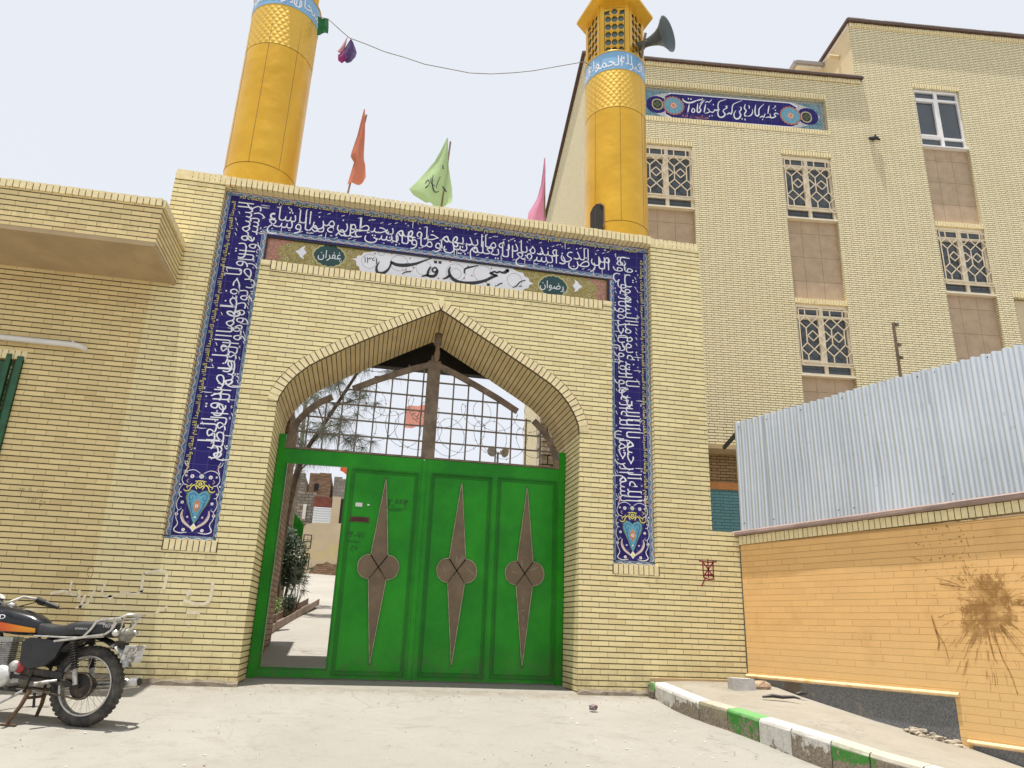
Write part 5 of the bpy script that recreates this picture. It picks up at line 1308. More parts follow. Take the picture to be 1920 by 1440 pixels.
T = thing('steel_post', 'rusty steel post standing behind the corrugated sheets', 'post', (7.39, 0, 2.75))
w = MB()
def ab(p): return (p[0]-5.55, p[1]+.9, p[2]-1.5)
w.box(-.03, -.024, -.03, .03, 0, 2.42); w.box(-.024, .02, .024, .03, 0, 2.40)
T1 = w.build('post', M_RUSTG, T)
w = MB(); w.box(-.022, .01, .016, .023, .0, 2.2); w.build('pale_face', plain('old_green_paint', (.40,.40,.24), .7), T)
w = MB()
for z in (2.37, 2.05, 1.85): w.box(.0, .05, -.02, .022, z, z+.04)
w.build('clamp', M_RUSTG, T)
# ---------------------------------------------------------------- turquoise wall seen between pier and sheets
T = thing('painted_wall', 'wall painted turquoise below an orange sill, glimpsed left of the corrugated sheets', 'wall', (5.6, 2.6, 0), SA)
M_TQB = brick_mat('turquoise_brick', (.13,.29,.32), L=.205, H=.0512, jb=.009, jv=.008, jc=(.06,.12,.13), headk=.8, flem=True, var=.08)
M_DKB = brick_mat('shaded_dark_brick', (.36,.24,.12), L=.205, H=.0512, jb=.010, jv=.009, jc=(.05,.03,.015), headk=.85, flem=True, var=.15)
w = MB(); w.box(-1.2, 4, 0, .2, -.5, 3.0); w.build('turquoise_brick', M_TQB, T)
w = MB(); w.box(-1.2, 4, -.04, .2, 3.0, 3.12); w.build('orange_sill', plain('orange_sill_paint', (.50,.20,.05), .6), T)
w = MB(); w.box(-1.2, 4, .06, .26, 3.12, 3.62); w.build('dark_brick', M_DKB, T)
w = MB(); w.box(-1.2, 4, -.35, .4, 3.62, 3.70); w.build('shelf', M_PLASTER, T)
w = MB(); w.box(-1.2, 4, -.33, .3, 3.70, 4.05); w.build('upper_brick', M_SCHOOL, T)

# ---------------------------------------------------------------- orange wall
WA = R(-70.6286)
OW = thing('painted_brick_wall', 'orange painted brick wall with a brown mud splash and grey stone plinth', 'wall', (4.683, -.004, 0), WA)
def orange():
    m = brick_mat('orange_painted_brick', (.80,.49,.20), L=.215, H=.068, jb=.006, jv=.004, jc=(.60,.35,.12), headk=.22, var=.05, bumpd=.005)
    t = m.node_tree; b = t.nodes['Principled BSDF']
    lk = [l for l in t.links if l.to_socket == b.inputs['Base Color']][0]; src = lk.from_socket
    k = NT.__new__(NT); k.m = m; k.t = t; k.b = b
    u, v = k.uvxy()
    # splash: radial streaks around a centre
    du = k.m_('SUBTRACT', u, 2.90); dv = k.m_('SUBTRACT', v, 1.02)
    r = k.m_('SQRT', k.m_('ADD', k.m_('POWER', k.m_('ABSOLUTE', du), 2), k.m_('MULTIPLY', k.m_('POWER', k.m_('ABSOLUTE', dv), 2), .55)))
    an = k.m_('ARCTAN2', dv, du)
    nz = k.noise(1, 3, .6, k.comb(k.m_('MULTIPLY', k.m_('COSINE', an), 13), k.m_('MULTIPLY', k.m_('SINE', an), 13), k.m_('MULTIPLY', r, .8)))
    n2 = k.noise(9, 5, .65)
    reach = k.m_('ADD', k.m_('ADD', .06, k.m_('MULTIPLY', k.m_('SUBTRACT', k.noise(2.6, 6, .78), .40), 1.5)), k.m_('MULTIPLY', k.m_('POWER', k.ramp(nz, .42, .85), 1.7), k.m_('ADD', .22, k.m_('MULTIPLY', .5, k.ramp(k.m_('SUBTRACT', 0, dv), -.05, .25)))))
    core = k.m_('SUBTRACT', 1, k.ramp(k.m_('SUBTRACT', r, k.m_('MULTIPLY', reach, 1)), -.09, .05))
    spl = k.m_('MULTIPLY', core, k.m_('ADD', .35, k.m_('MULTIPLY', k.ramp(n2, .3, .6), .6)))
    c1 = k.mix(k.m_('MULTIPLY', spl, .9), src, (.25,.12,.03))
    blot = k.m_('MULTIPLY', k.ramp(k.noise(2.1, 6, .7), .5, .74), .35)
    c2 = k.mix(blot, c1, (.50,.27,.09))
    zz = k.m_('SUBTRACT', 1, k.ramp(v, .1, 1.0)); c3 = k.mix(k.m_('MULTIPLY', zz, .35), c2, (.72,.52,.24))
    k.l(c3, b.inputs['Base Color']); return m
M_ORW = orange()
w = MB()
w.face([(0,0,.236),(2.535,0,.236),(2.535,0,1.775),(0,0,1.775)]); w.face([(2.535,0,-.15),(9.5,0,-.15),(9.5,0,1.92),(2.535,0,1.775)])
w.face([(2.50,-.001,-.32),(2.60,-.001,-.32),(2.60,-.001,.2),(2.50,-.001,.2)])
w.box(0, 9.5, .02, .22, -1.4, 1.80)
w.build('painted_brick', M_ORW, OW)
w = MB(); rs_ = random.Random(17); of_ = lambda a, b: (a, -.003, b)
for st in ([(2.93,.85,.012),(2.97,.6,.008),(3.03,.42,.006),(3.05,.30,.005),(3.055,.285,.018)],[(2.88,.85,.02),(2.9,.6,.008),(2.93,.52,.004)],[(2.38,.93,.006),(2.40,.82,.022),(2.42,.70,.016),(2.40,.62,.012)],[(2.40,.8,.01),(2.47,.66,.006),(2.49,.52,.005)],[(3.0,.85,.012),(3.12,.65,.006),(3.2,.55,.004)],[(2.5,1.22,.010),(2.62,1.20,.016),(2.75,1.18,.008)],[(2.47,1.28,.004),(2.6,1.24,.008),(2.7,1.2,.005)],[(2.25,1.5,.004),(2.3,1.47,.006),(2.36,1.45,.004)]): ribbon(w, st, of_)
for _ in range(80):
    t_ = rs_.uniform(3.3, 6.2) if rs_.random() < .75 else rs_.uniform(0, 3.2); r1 = rs_.uniform(.12,.50); L_ = rs_.uniform(.02,.14); r2 = r1+L_
    if math.sin(t_) > .3: r2 = r1+L_*.6
    wd_ = rs_.uniform(.002,.006)
    ribbon(w, [(2.90+r1*math.cos(t_), 1.02+1.25*r1*math.sin(t_), wd_), (2.90+(r1+r2)/2*math.cos(t_+.01), 1.02+1.25*(r1+r2)/2*math.sin(t_+.01), wd_*.9), (2.90+r2*math.cos(t_), 1.02+1.25*r2*math.sin(t_), .002)], of_)
for _ in range(60):
    t_ = rs_.uniform(1.7, 2.7); r1 = rs_.uniform(.3,1.0); disc(w, 2.90+r1*math.cos(t_)*.8, 1.02+r1*math.sin(t_), rs_.uniform(.003,.010), of_, 6)
w.build('mud_streaks', plain('dried_mud', (.36,.19,.06), .9, 0, .3, 20), OW)
w = MB(); w.face([(0,-.0015,.24),(.018,-.0015,.24),(.012,-.0015,1.77),(0,-.0015,1.77)]); w.build('corner_joint', M_MORTAR, OW)
w = MB()
for i in range(0, 150):
    a = .004+i*.0655; zz = 1.775+.0155*a
    w.box(a, a+.056, -.012+random.uniform(-.003,.003), .1, zz, zz+.105+random.uniform(-.003,.003))
w.build('header_course', M_BRICK_S, OW)
w = MB(); w.face([(0,-.006,1.772),(9.8,-.006,1.92),(9.8,-.006,2.04),(0,-.006,1.885)]); w.build('course_joint', M_MORTAR, OW)
w = MB(); n = 24
A_ = [];
for j, (yy, zz) in enumerate(((.2,1.885),(-.05,1.885),(-.06,1.90),(-.06,1.93),(-.045,1.945),(.2,1.95))):
    A_.append([(-.08+9.9*i/n, yy+random.uniform(-.003,.003), zz+.0155*(9.9*i/n)) for i in range(n+1)])
w.grid(A_, smooth=False); w.face([A_[j][0] for j in range(6)])
w.build('coping', plain('mauve_grey_coping', (.30,.215,.185), .85, 0, .14, 5, .3, None, (.14,.10,.085), .6, .75, 5), OW)
M_LEDGE = plain('cream_ledge_paint', (.80,.58,.32), .7, 0, .12, 12, .2, None, (.62,.36,.12), .5, .7, 8)
def ledge(a, b, z):
    w = MB(); P = []
    for k in range(7):
        t = math.pi*(-.5 + k/6); P.append([(a+(b-a)*i/14, -.028*math.cos(t)-.004, z+.022*math.sin(t)+random.uniform(-.0015,.0015)) for i in range(15)])
    w.grid(P); w.face([P[k][14] for k in range(7)]); w.build('ledge', M_LEDGE, OW)
ledge(0, 2.545, .225); ledge(2.57, 9.4, -.165)
def plinth_mat():
    k = NT('grey_stone_plinth')
    cc = k.mix(k.ramp(k.noise(70, 2), .4, .6), (.11,.115,.12), (.19,.195,.20))
    cc = k.mix(k.m_('MULTIPLY', k.ramp(k.m_('ADD', k.noise(1.9, 6, .7), k.m_('MULTIPLY', k.m_('ADD', k.uvxy()[1], k.m_('MULTIPLY', k.uvxy()[0], .165)), -.35)), .46, .56), .8), cc, (.30,.25,.18))
    u, v = k.uvxy()
    b_ = k.m_('MULTIPLY', k.m_('SUBTRACT', 1, k.ramp(k.m_('ABSOLUTE', k.m_('SUBTRACT', u, .66)), .08, .14)), .7)
    cc = k.mix(b_, cc, (.13,.085,.05))
    k.col(cc); k.set(.45, 0, .4); return k.m
w = MB(); w.face([(0,.002,-.25),(2.5,.002,-.6),(2.5,.002,.215),(0,.002,.215)]); w.face([(2.60,.002,-.8),(9.4,.002,-1.6),(9.4,.002,-.18),(2.60,.002,-.18)])
w.build('stone_plinth', plinth_mat(), OW)

# ---------------------------------------------------------------- corrugated sheets
M_ZINC = NT('galvanised_zinc'); k = M_ZINC
cc = k.mix(k.ramp(k.noise(1.1, 4, .6, k.scalevec((1,1,.5))), .3, .7), (.60,.64,.67), (.70,.74,.77))
cc = k.mix(k.m_('MULTIPLY', k.ramp(k.noise(9, 5, .7), .62, .72), .35), cc, (.30,.31,.32))
k.col(cc); k.set(.36, .6, .5); k.bump(k.noise(5, 4), .15, .02); M_ZINC = k.m
ZF = thing('corrugated_fence', 'fence of galvanised corrugated sheets standing on top of the orange wall', 'fence', (4.683, 0, 1.95), WA)
sheets = [(-.02,.46),(.44,1.57),(1.55,2.66),(2.64,3.75),(3.73,4.85),(4.83,5.95),(5.93,7.0),(6.98,8.1),(8.08,9.2)]
for si, (a, b) in enumerate(sheets):
    w = MB(); step = .10/10; n = int((b-a)/step)
    P = []
    yoff = .05 + .006*(si % 2)
    for zz in [0,.12,.3,.5,.7,.9,1.1,1.3,1.445+.004*(si % 3)]:
        row = []
        for i in range(n+1):
            x = a+i*step; c_ = math.sin(2*math.pi*x/.10)
            c_ = max(-1, min(1, c_*1.7))
            dent = .012*math.exp(-((x-2.0)**2*18+(zz-.5)**2*9)) + .010*math.exp(-((x-1.0)**2*60+(zz-.6)**2*20)) + .010*math.exp(-((x-2.9)**2*50+(zz-1.0)**2*20)) + .014*math.exp(-((x-1.98)**2*500))*(zz < .6)
            bow = .006*math.sin(si*1.3+zz*3)
            row.append((x + .006*math.sin(zz*2.2+si)*(zz/1.4), yoff - .022*c_ + dent + bow*math.sin(x*2.1), .0155*x + zz*(1-.0155*x/1.45*1.0)))
        P.append(row)
    w.grid(P, smooth=True)
    w.build('corrugated_sheet', M_ZINC, ZF)
    q = MB()
    for zz in (.09, 1.36):
        x = a + .10
        while x < b-.05:
            q.box(x-.004, x+.004, yoff-.022, yoff-.012, zz+.01*x, zz+.012+.01*x); x += .076*random.choice((7,9,12))
    if q.v: q.build('screws', M_BLACK, ZF)
w = MB(); w.bar((-.02,.12,.22),(9.2,.12,.36),.04); w.bar((-.02,.12,1.22),(9.2,.12,1.34),.04); w.build('back_rail', M_RUSTG, ZF)
w = MB(); w.bar((.0,.07,1.30),(-.38,.22,1.20),.035,.05); w.build('end_bracket', M_BLACK, ZF)
w = MB(); w.bar((.02,.07,1.44),(-.42,.60,1.64),.03,.02); w.build('end_strut', M_WHITEP, ZF)

# ---------------------------------------------------------------- pavement and kerb
KB = [(3.43,-.11),(3.44,-.66),(3.51,-1.15),(3.60,-1.60),(3.67,-2.06),(3.745,-2.47),(3.85,-2.88),(3.95,-3.22),(4.10,-3.60),(4.32,-4.1),(4.55,-4.6),(4.78,-5.1),(5.0,-5.6),(5.25,-6.1)]
KZ = [.13,.085,.03,.005,-.03,-.06,-.10,-.14,-.18,-.24,-.30,-.36,-.42,-.48]
def kerb_mat(name, a, b, thr, worn=(.24,.20,.15), sc=7):
    k = NT(name)
    p = k.pxyz()
    zrel = k.m_('SUBTRACT', p[2], k.m_('MULTIPLY', p[1], .1))      # height above the sloping street
    n = k.m_('ADD', k.noise(sc, 7, .75), k.m_('MULTIPLY', k.m_('SUBTRACT', zrel, .06), -1.1))
    f = k.ramp(n, thr-.02, thr+.02)
    top = k.ramp(zrel, .135, .15)
    cc = k.mix(k.ramp(k.noise(12, 4), .3, .7), a, tuple(x*.85 for x in a))
    w_ = k.mix(k.ramp(k.noise(45, 5, .7), .35, .65), tuple(x*.6 for x in worn), tuple(x*1.2 for x in worn))
    cc = k.mix(f, cc, w_)
    if b: cc = k.mix(k.m_('MULTIPLY', top, .8), cc, b)
    cc = k.mix(k.m_('MULTIPLY', k.ramp(k.noise(9, 7, .75), .5, .66), .45), cc, (.27,.23,.17))
    k.col(cc); k.set(.85, 0, .25); k.bump(k.noise(30, 5, .7), .5, .01); return k.m
WHT = (.56,.545,.50)
KM = [kerb_mat('white_kerb_paint', WHT, WHT, .60), kerb_mat('chipped_white_kerb', WHT, WHT, .50), kerb_mat('bare_kerb_concrete', (.26,.24,.15), (.44,.40,.32), .45), kerb_mat('green_kerb_paint', (.05,.22,.035), (.16,.36,.13), .53),
      kerb_mat('white_kerb_paint', WHT, WHT, .64), kerb_mat('flaking_white_kerb', WHT, WHT, .46), kerb_mat('green_patch_kerb', (.06,.22,.04), (.52,.48,.40), .50, sc=3), kerb_mat('green_trace_kerb', (.08,.20,.05), (.50,.46,.38), .42, sc=4)]
KL = ['short white kerb stone against the portal pier', 'chipped white kerb stone, second from the portal pier', 'bare grey green kerb stone before the bright green one', 'bright green kerb stone',
      'clean white kerb stone right after the bright green one', 'flaking white kerb stone showing brown concrete', 'grey kerb stone with one green patch', 'grey kerb stone with green traces at its foot', 'white kerb stone at the bottom edge of the photo', 'kerb stone beyond the bottom edge']
def V2(p): return Vector((p[0], p[1]))
kerb_objs = []
for i in range(len(KB)-1):
    a, b = V2(KB[i]), V2(KB[i+1]); d = (b-a).normalized(); nrm_ = Vector((-d.y, d.x))
    if nrm_.x < 0: nrm_ = -nrm_
    a = a + d*.006; b = b - d*.006
    n0 = nrm_
    w = MB(); W_ = .15
    prof_ = [(0,-.30),(0,-.05),(.006,0)] ; secs = []
    for k_ in range(6):
        t = k_/5; p = a + (b-a)*t; zt = KZ[i] + (KZ[i+1]-KZ[i])*t; jt = random.uniform(-.003,.003)
        inset = .006 if k_ in (0,5) else 0
        secs.append([(p.x+n0.x*(inset+jt), p.y+n0.y*inset, zt-.42), (p.x+n0.x*(inset+jt), p.y+n0.y*(inset+jt), zt-.035), (p.x+n0.x*(.01+inset), p.y+n0.y*(.01+inset), zt-.010-inset*.5), (p.x+n0.x*(.028+inset), p.y+n0.y*.028, zt-inset*.6+random.uniform(-.002,.002)), (p.x+n0.x*W_, p.y+n0.y*W_, zt+.002), (p.x+n0.x*W_, p.y+n0.y*W_, zt-.42)])
    w.grid(secs, smooth=False); w.face(secs[0]); w.face(list(reversed(secs[-1])))
    lab = KL[min(i, 9)]
    mt = KM[i] if i < 8 else (KM[4] if i % 4 == 0 else KM[2])
    c0 = (a.x, a.y, KZ[i]-.2)
    o = w.build('kerb_stone', mt, None, c0); o.location = c0
    tag(o, lab, 'kerb stone', 'kerb stones edging the pavement'); kerb_objs.append(o)
    w2 = MB(); w2.face([(b.x+n0.x*.012, b.y+n0.y*.012, KZ[i+1]-.4), (b.x+d.x*.012+n0.x*.012, b.y+d.y*.012, KZ[i+1]-.4), (b.x+d.x*.012+n0.x*.012, b.y+d.y*.012, KZ[i+1]-.01), (b.x+n0.x*.012, b.y+n0.y*.012, KZ[i+1]-.01)])
# broken rubble end of the kerb
T = thing('kerb_rubble', 'broken lump of green stained concrete where the kerb meets the portal', 'concrete lump', (3.42,-.05,.0))
w = MB()
def rock(mb, c, sx, sy, sz, seed, n=9, m=7, cut=.7):
    rn = random.Random(seed); ph = [rn.uniform(.72, 1.1) for _ in range(200)]
    rows = []
    for j in range(m):
        v_ = -math.pi/2 + math.pi*j/(m-1); rows.append([])
        for i in range(n):
            u_ = 2*math.pi*i/n; k_ = ph[(i*7+j*13) % 200]
            x, y, z = math.cos(v_)*math.cos(u_)*k_, math.cos(v_)*math.sin(u_)*k_, math.sin(v_)*ph[j]
            z = max(-cut, min(cut, z)); x = max(-.85, min(.85, x)); y = max(-.85, min(.85, y))
            if j in (0, m-1): x = y = 0
            rows[-1].append((c[0]+x*sx, c[1]+y*sy, c[2]+z*sz))
    mb.grid(rows, closed=True, smooth=False)
rock(w, (3.44,-.10,.03), .06, .10, .15, 3); w.build('lump', kerb_mat('mossy_lump', (.10,.18,.06), (.55,.52,.45), .5), T, (3.42,-.05,.0))
# pavement strip
w = MB(); h0 = Vector((math.cos(WA), math.sin(WA))); 
wb = []
base_s = [0,.0,.2,.45,.75,1.2,1.65,2.05,2.49,3.0,3.6,4.2,4.8,5.4]
base_z = [.16,.17,.155,.12,.06,-.01,-.085,-.14,-.20,-.31,-.41,-.5,-.58,-.66]
rows = []
for i in range(len(KB)):
    a = V2(KB[i]); j = min(i+1, len(KB)-1); d = (V2(KB[j]) - V2(KB[max(0,i-1)])).normalized(); nr = Vector((-d.y, d.x)); nr = nr if nr.x > 0 else -nr
    p0_ = a + nr*.14; s_ = base_s[i]
    q0 = Vector((4.683, -.004)) + h0*s_
    if i == 0: q0 = Vector((4.68, .02)); p0_ = Vector((3.5, .01))
    row = []
    for t in range(9):
        k_ = t/8; p = p0_ + (q0-p0_)*k_
        z = KZ[i]*(1-k_) + base_z[i]*k_ + .008*math.sin(5*k_+i) - (.0 if 0 < t < 8 else 0)
        row.append((p.x, p.y, z - (.006 if t == 0 else 0)))
    rows.append(row)
w.grid(rows); o = w.build('pavement', M_PAVE); tag(o, kind='structure')

# rocks and litter
def single_rock(label, loc, s, seed, mat, cat='rock', rot=0, cut=.7):
    w = MB(); rock(w, (0,0,0), s[0], s[1], s[2], seed, cut=cut); o = w.build('rock', mat); o.location = loc; o.rotation_euler = (0, 0, rot); tag(o, label, cat)
M_RK = plain('grey_rock', (.30,.28,.27), .9, 0, .3, 12, .5); M_RKP = plain('pale_stone', (.50,.49,.48), .85, 0, .12, 8, .3); M_RKB = plain('tan_rock', (.34,.24,.16), .9, 0, .3, 10, .5)
single_rock('dark grey stone lying alone on the street before the gate', (2.49,-.84,-.085), (.055,.04,.04), 11, plain('purple_grey_rock', (.17,.13,.13), .9, 0, .3, 12, .5))
T = thing('rock', 'big pale flat faced rock at the corner of pier and orange wall', 'rock', (4.33,-.55,.05))
w = MB(); w.prism([(-.13,.0),(-.09,-.03),(.10,-.02),(.14,.09),(.12,.17),(-.14,.175)], -.05, .09); w.build('stone_block', M_RKP, T)
w = MB(); w.prism([(-.12,.02),(-.06,-.035),(.10,-.035),(.13,.01),(.05,.02),(-.03,.03)], -.068, -.0505); w.build('dark_underside', M_RK, T)
single_rock('tan rock beside the big pale rock', (4.58,-.50,.14), (.13,.09,.085), 8, M_RKB)
w = MB(); w.tube([(0,0,0),(.10,-.03,.015),(.2,-.05,.005),(.30,-.10,.012),(.36,-.13,.0)], [.012,.022,.02,.016,.005], 6); o = w.build('burnt_rag', M_BLACK); o.location = (4.26,-1.10,.075); tag(o, 'charred black rag lying on the pavement below the rocks', 'rag')
w = MB(); w.tube([(0,0,0),(.05,-.02,.012),(.12,-.03,.004)], [.012,.02,.006], 6); o = w.build('burnt_rag', M_BLACK); o.location = (4.74,-.95,.10); tag(o, 'short charred scrap on the pavement close to the grey plinth', 'rag')
# rubble pile at the plinth step
T = None
w = MB(); rn = random.Random(5)
for i in range(34):
    s_ = 2.05 + rn.random()*.5; off = rn.uniform(.0,.16); p = Vector((4.683,-.004)) + h0*s_; nn2 = Vector((h0.y, -h0.x)); nn2 = nn2 if nn2.x < 0 else -nn2
    p = p + nn2*off; r_ = rn.uniform(.018,.05); rock(w, (p.x, p.y, -.135-.165*(s_-2.05)-.0+rn.uniform(0,.03)), r_*1.3, r_, r_*.7, i+40)
o = w.build('rubble', plain('rubble_chunks', (.34,.29,.22), .9, 0, .3, 10, .4)); tag(o, 'loose broken concrete rubble heaped where the grey plinth steps down', 'rubble', kind='stuff')
# litter: paper scraps and grit on the street
w = MB(); rn = random.Random(9)
for i in range(110):
    x = rn.uniform(-2.5, 3.6) if i > 70 else rn.uniform(1.8, 3.6); y = rn.uniform(-3.9, -.2); z = gz(x, y)+bumpz(x, y)*min(1, max(0, -y*1.5))+.004
    if x > 3.35: continue
    r_ = rn.uniform(.004, .016)
    w.face([(x+r_*rn.uniform(.6,1.3)*math.cos(t*1.57+rn.random()*.6), y+r_*rn.uniform(.6,1.3)*math.sin(t*1.57), z+rn.uniform(0,.004)) for t in range(4)])
o = w.build('paper_litter', M_WHITEP); tag(o, 'tiny white paper scraps scattered over the street', 'litter', kind='stuff')
w = MB()
for i in range(260):
    x = rn.uniform(-3.5, 3.4); y = rn.uniform(-3.9, .4) if i % 3 else rn.uniform(-.5, .1); z = gz(x, y)+.006; rock(w, (x, y, z), rn.uniform(.003,.011), rn.uniform(.003,.009), rn.uniform(.002,.007), i, 5, 4)
o = w.build('grit', M_RK); tag(o, 'small dark grit and pebbles on the street', 'gravel', kind='stuff')
# ---------------------------------------------------------------- courtyard behind the gate
M_RBRICK = brick_mat('red_brown_brick', (.30,.19,.12), L=.215, H=.075, jb=.014, jv=.012, jc=(.10,.075,.05), headk=.9, var=.35, bumpd=.012)
o_ = MB(); o_.box(-1.75, -1.22, 1.95, 3.25, -.1, 3.62); o = o_.build('brick_wall', M_RBRICK, None, (-1.4,2.6,0)); o.location = (-1.4,2.6,0); tag(o, 'rough red brown brick wall end just inside the gate on the left', 'wall')
T = thing('rubble_wall', 'rough dark stone wall seen through the right corner of the arch grille', 'wall', (3.1,3.0,0))
w = MB(); rn = random.Random(4); M_RUB = [plain('rubble_stone', (.60,.50,.40), .9, 0, .35, 6, .4)]
z = .25
while z < 4.15:
    x = 2.74+rn.uniform(-.02,.02); h_ = rn.uniform(.09,.16)
    while x < 3.5:
        d = rn.uniform(.12,.24); w.box(x+.012, x+d-.012, 3.0+rn.uniform(-.05,.04), 3.35, z+.012, z+h_-.012); x += d
    z += h_
w.build('stones', M_RUB[0], T, (3.1,3,0)); w = MB(); w.box(2.78, 3.5, 3.08, 3.4, -.1, 4.1); w.build('core', M_MORTAR, T, (3.1,3,0))
o_ = MB(); o_.tube([(5.62,16.2,1.6),(5.62,16.2,9.8)], .11, 12); o = o_.build('drain_pipe', M_GREY); tag(o, 'grey vertical drain pipe against the cream building seen through the grille', 'pipe')
# plastered back wall
T = thing('plastered_wall', 'sand coloured plastered wall with bare bricks at its foot across the courtyard', 'wall', (-.5,21.5,2.4))
k = NT('sand_plaster'); cc = k.mix(k.ramp(k.noise(.9,5,.6), .3, .7), (.50,.41,.28), (.58,.48,.34))
p_ = k.pxyz(); ye = k.m_('MULTIPLY', k.m_('SUBTRACT', 1, k.ramp(k.m_('ABSOLUTE', k.m_('SUBTRACT', p_[2], 3.25)), .1, .45)), k.ramp(k.noise(1.4,4), .42, .6))
cc = k.mix(k.m_('MULTIPLY', ye, .5), cc, (.62,.52,.16)); st = k.ramp(k.noise(2,5,.7,k.scalevec((4,4,.5))), .6, .75); cc = k.mix(k.m_('MULTIPLY', st, .3), cc, (.3,.24,.17))
k.col(cc); k.set(.9); M_SAND = k.m
w = MB(); top = [(-2.38,2.2),(-2.38,4.12),(-2.3,4.28),(-2.1,4.33),(-1.2,4.38),(-.2,4.43),(3.2,4.55),(3.2,2.2)]
w.prism(top, 21.5, 21.8); w.build('plaster', M_SAND, T, (-.5,21.5,2.4))
w = MB(); w.prism([(-2.05,2.3),(-1.9,2.62),(-1.72,2.78),(-1.5,2.80),(-1.35,2.88),(-1.15,2.80),(-.9,2.84),(-.5,2.80),(-.2,2.6),(.2,2.3)], 21.46, 21.5); w.build('exposed_brick', M_RBRICK, T, (-.5,21.5,2.4))
T = thing('iron_gate', 'narrow dark iron gate frame left of the plastered wall', 'gate', (-2.1,20.9,2.3)); S = (-2.1,20.9,2.3)
for z0_, z1_ in ((2.5,3.1),(3.3,3.8)):
    w = MB()
    for x_ in (-2.28,-2.0): w.bar((x_,20.9,z0_),(x_,20.9,z1_),.04)
    for z_ in (z0_,z1_,(z0_+z1_)/2): w.bar((-2.28,20.9,z_),(-2.0,20.9,z_),.035)
    w.build('iron_frame', M_BLACK, T, S)
# hillside and houses
w = MB(); rows = []
for j in range(30):
    y_ = 22.5 + j*1.6
    rows.append([(x_, y_, 3.1 + (y_-22.5)*(.20 if x_ < -2 else .20-.04*min(3.2, x_+2)) + .35*math.sin(x_*.7+j)+.25*math.sin(x_*1.9+j*1.7)) for x_ in [-30+i*1.5 for i in range(41)]])
w.grid(rows); M_HILL = plain('dusty_hillside', (.34,.29,.22), .95, 0, .3, 1.3, .5); o = w.build('hillside', M_HILL); tag(o, kind='structure')
M_STW = brick_mat('grey_stone_wall', (.30,.26,.21), L=.34, H=.14, jb=.03, jv=.025, jc=(.10,.085,.065), headk=1, var=.35, bumpd=.02)
M_STW2 = brick_mat('grey_block_wall', (.33,.31,.28), L=.40, H=.19, jb=.02, jv=.02, jc=(.17,.15,.13), headk=1, var=.2, bumpd=.01)
def small_house(label, x0, x1, y0, z0, z1, mat, win=None, jag=0):
    T = thing('stone_house', label, 'house', ((x0+x1)/2, y0, z0)); S = ((x0+x1)/2, y0, z0)
    w = MB(); w.box(x0, x1, y0, y0+4, z0, z1); w.build('wall', mat, T, S)
    w = MB(); x_ = x0
    while x_ < x1:
        d = random.uniform(.2,.5); w.box(x_, min(x1,x_+d)-.02, y0-.02, y0+.4, z1, z1+random.uniform(.05,.16)); x_ += d
    w.build('parapet', mat, T, S)
    if win:
        w = MB(); w.box(*win, y0-.02, y0+.02, win[1]*0+z0+.9, z0+1.6) if False else w.box(win[0], win[1], y0-.015, y0+.05, win[2], win[3]); w.build('window', M_DARKIN, T, S)
small_house('brown brick house on the hill above the red and zinc shed', -3.3, -2.13, 33, 6.0, 8.35, M_RBRICK, (-3.0,-2.75,7.5,7.9))
small_house('grey block house on the hill, right of the brown brick one', -2.0, 1.6, 33.6, 6.0, 8.30, M_STW2)
small_house('low stone house on the hill left of the shed', -4.6, -3.35, 31, 5.6, 7.9, M_STW)
T = thing('terrace_wall', 'grey stone retaining wall on the slope left of the shed', 'wall', (-3.0,27,5))
w = MB(); w.box(-4.8,-2.44,27,27.6,4.3,6.42); w.build('stones', M_STW, T, (-3.0,27,5))
w = MB(); w.box(-2.95,-2.8,26.93,26.99,5.15,5.85); w.build('white_marker', M_WHITEP, T, (-3.0,27,5))
w = MB(); w.box(-2.38,1.0,26.4,26.9,4.2,5.3); o = w.build('block_wall', M_STW2); tag(o, 'pale block wall standing right behind the plastered wall', 'wall')
T = thing('tin_shed', 'shed with a rusty red panel above grey corrugated zinc on the hillside', 'shed', (-1.9,25,4.6)); S = (-1.9,25,4.6)
w = MB(); w.box(-2.36,-1.6,25.02,26.3,4.5,5.92); w.build('shed_body', M_BLACK, T, S)
w = MB(); w.box(-2.38,-1.60,24.98,25.02,5.46,5.93); w.build('red_panel', plain('rusty_red_sheet', (.17,.045,.03), .7, 0, .25, 4), T, S)
w = MB(); rows = []
for j in range(41):
    z_ = 4.62 + .84*j/40; rows.append([(x_, 24.97+.015*math.sin(j*1.25), z_) for x_ in (-2.33,-1.95,-1.56)])
w.grid(rows); w.build('zinc_panel', M_ZINC, T, S)
w = MB(); w.box(-1.56,-1.20,24.95,25.5,4.6,5.97); w.build('cream_side', M_SAND, T, S)
w = MB(); w.box(-1.20,-.98,24.97,26.2,4.6,5.90); w.build('dark_doorway', M_DARKIN, T, S)
w = MB(); w.box(-.98,.4,24.95,26,4.6,5.5); w.build('side_wall', M_STW2, T, S)
T = thing('flag', 'tiny orange flag above the far houses at the top of the wicket', 'flag', (-1.2,31,7.5))
w = MB(); w.tube([(-1.15,31,7.5),(-1.25,31,8.7)], .02, 6); w.build('flag_pole', M_WOOD, T, (-1.2,31,7.5))
w = MB(); w.grid([[(-1.62+.09*i, 31+.05*math.sin(i*1.3), 8.5+.03*math.sin(i)-.05*i+.18*(1-j)) for i in range(6)] for j in range(3)]); w.build('flag_cloth', flag_cloth(('deep_orange_flag_cloth', (.75,.16,.05))), T, (-1.2,31,7.5))
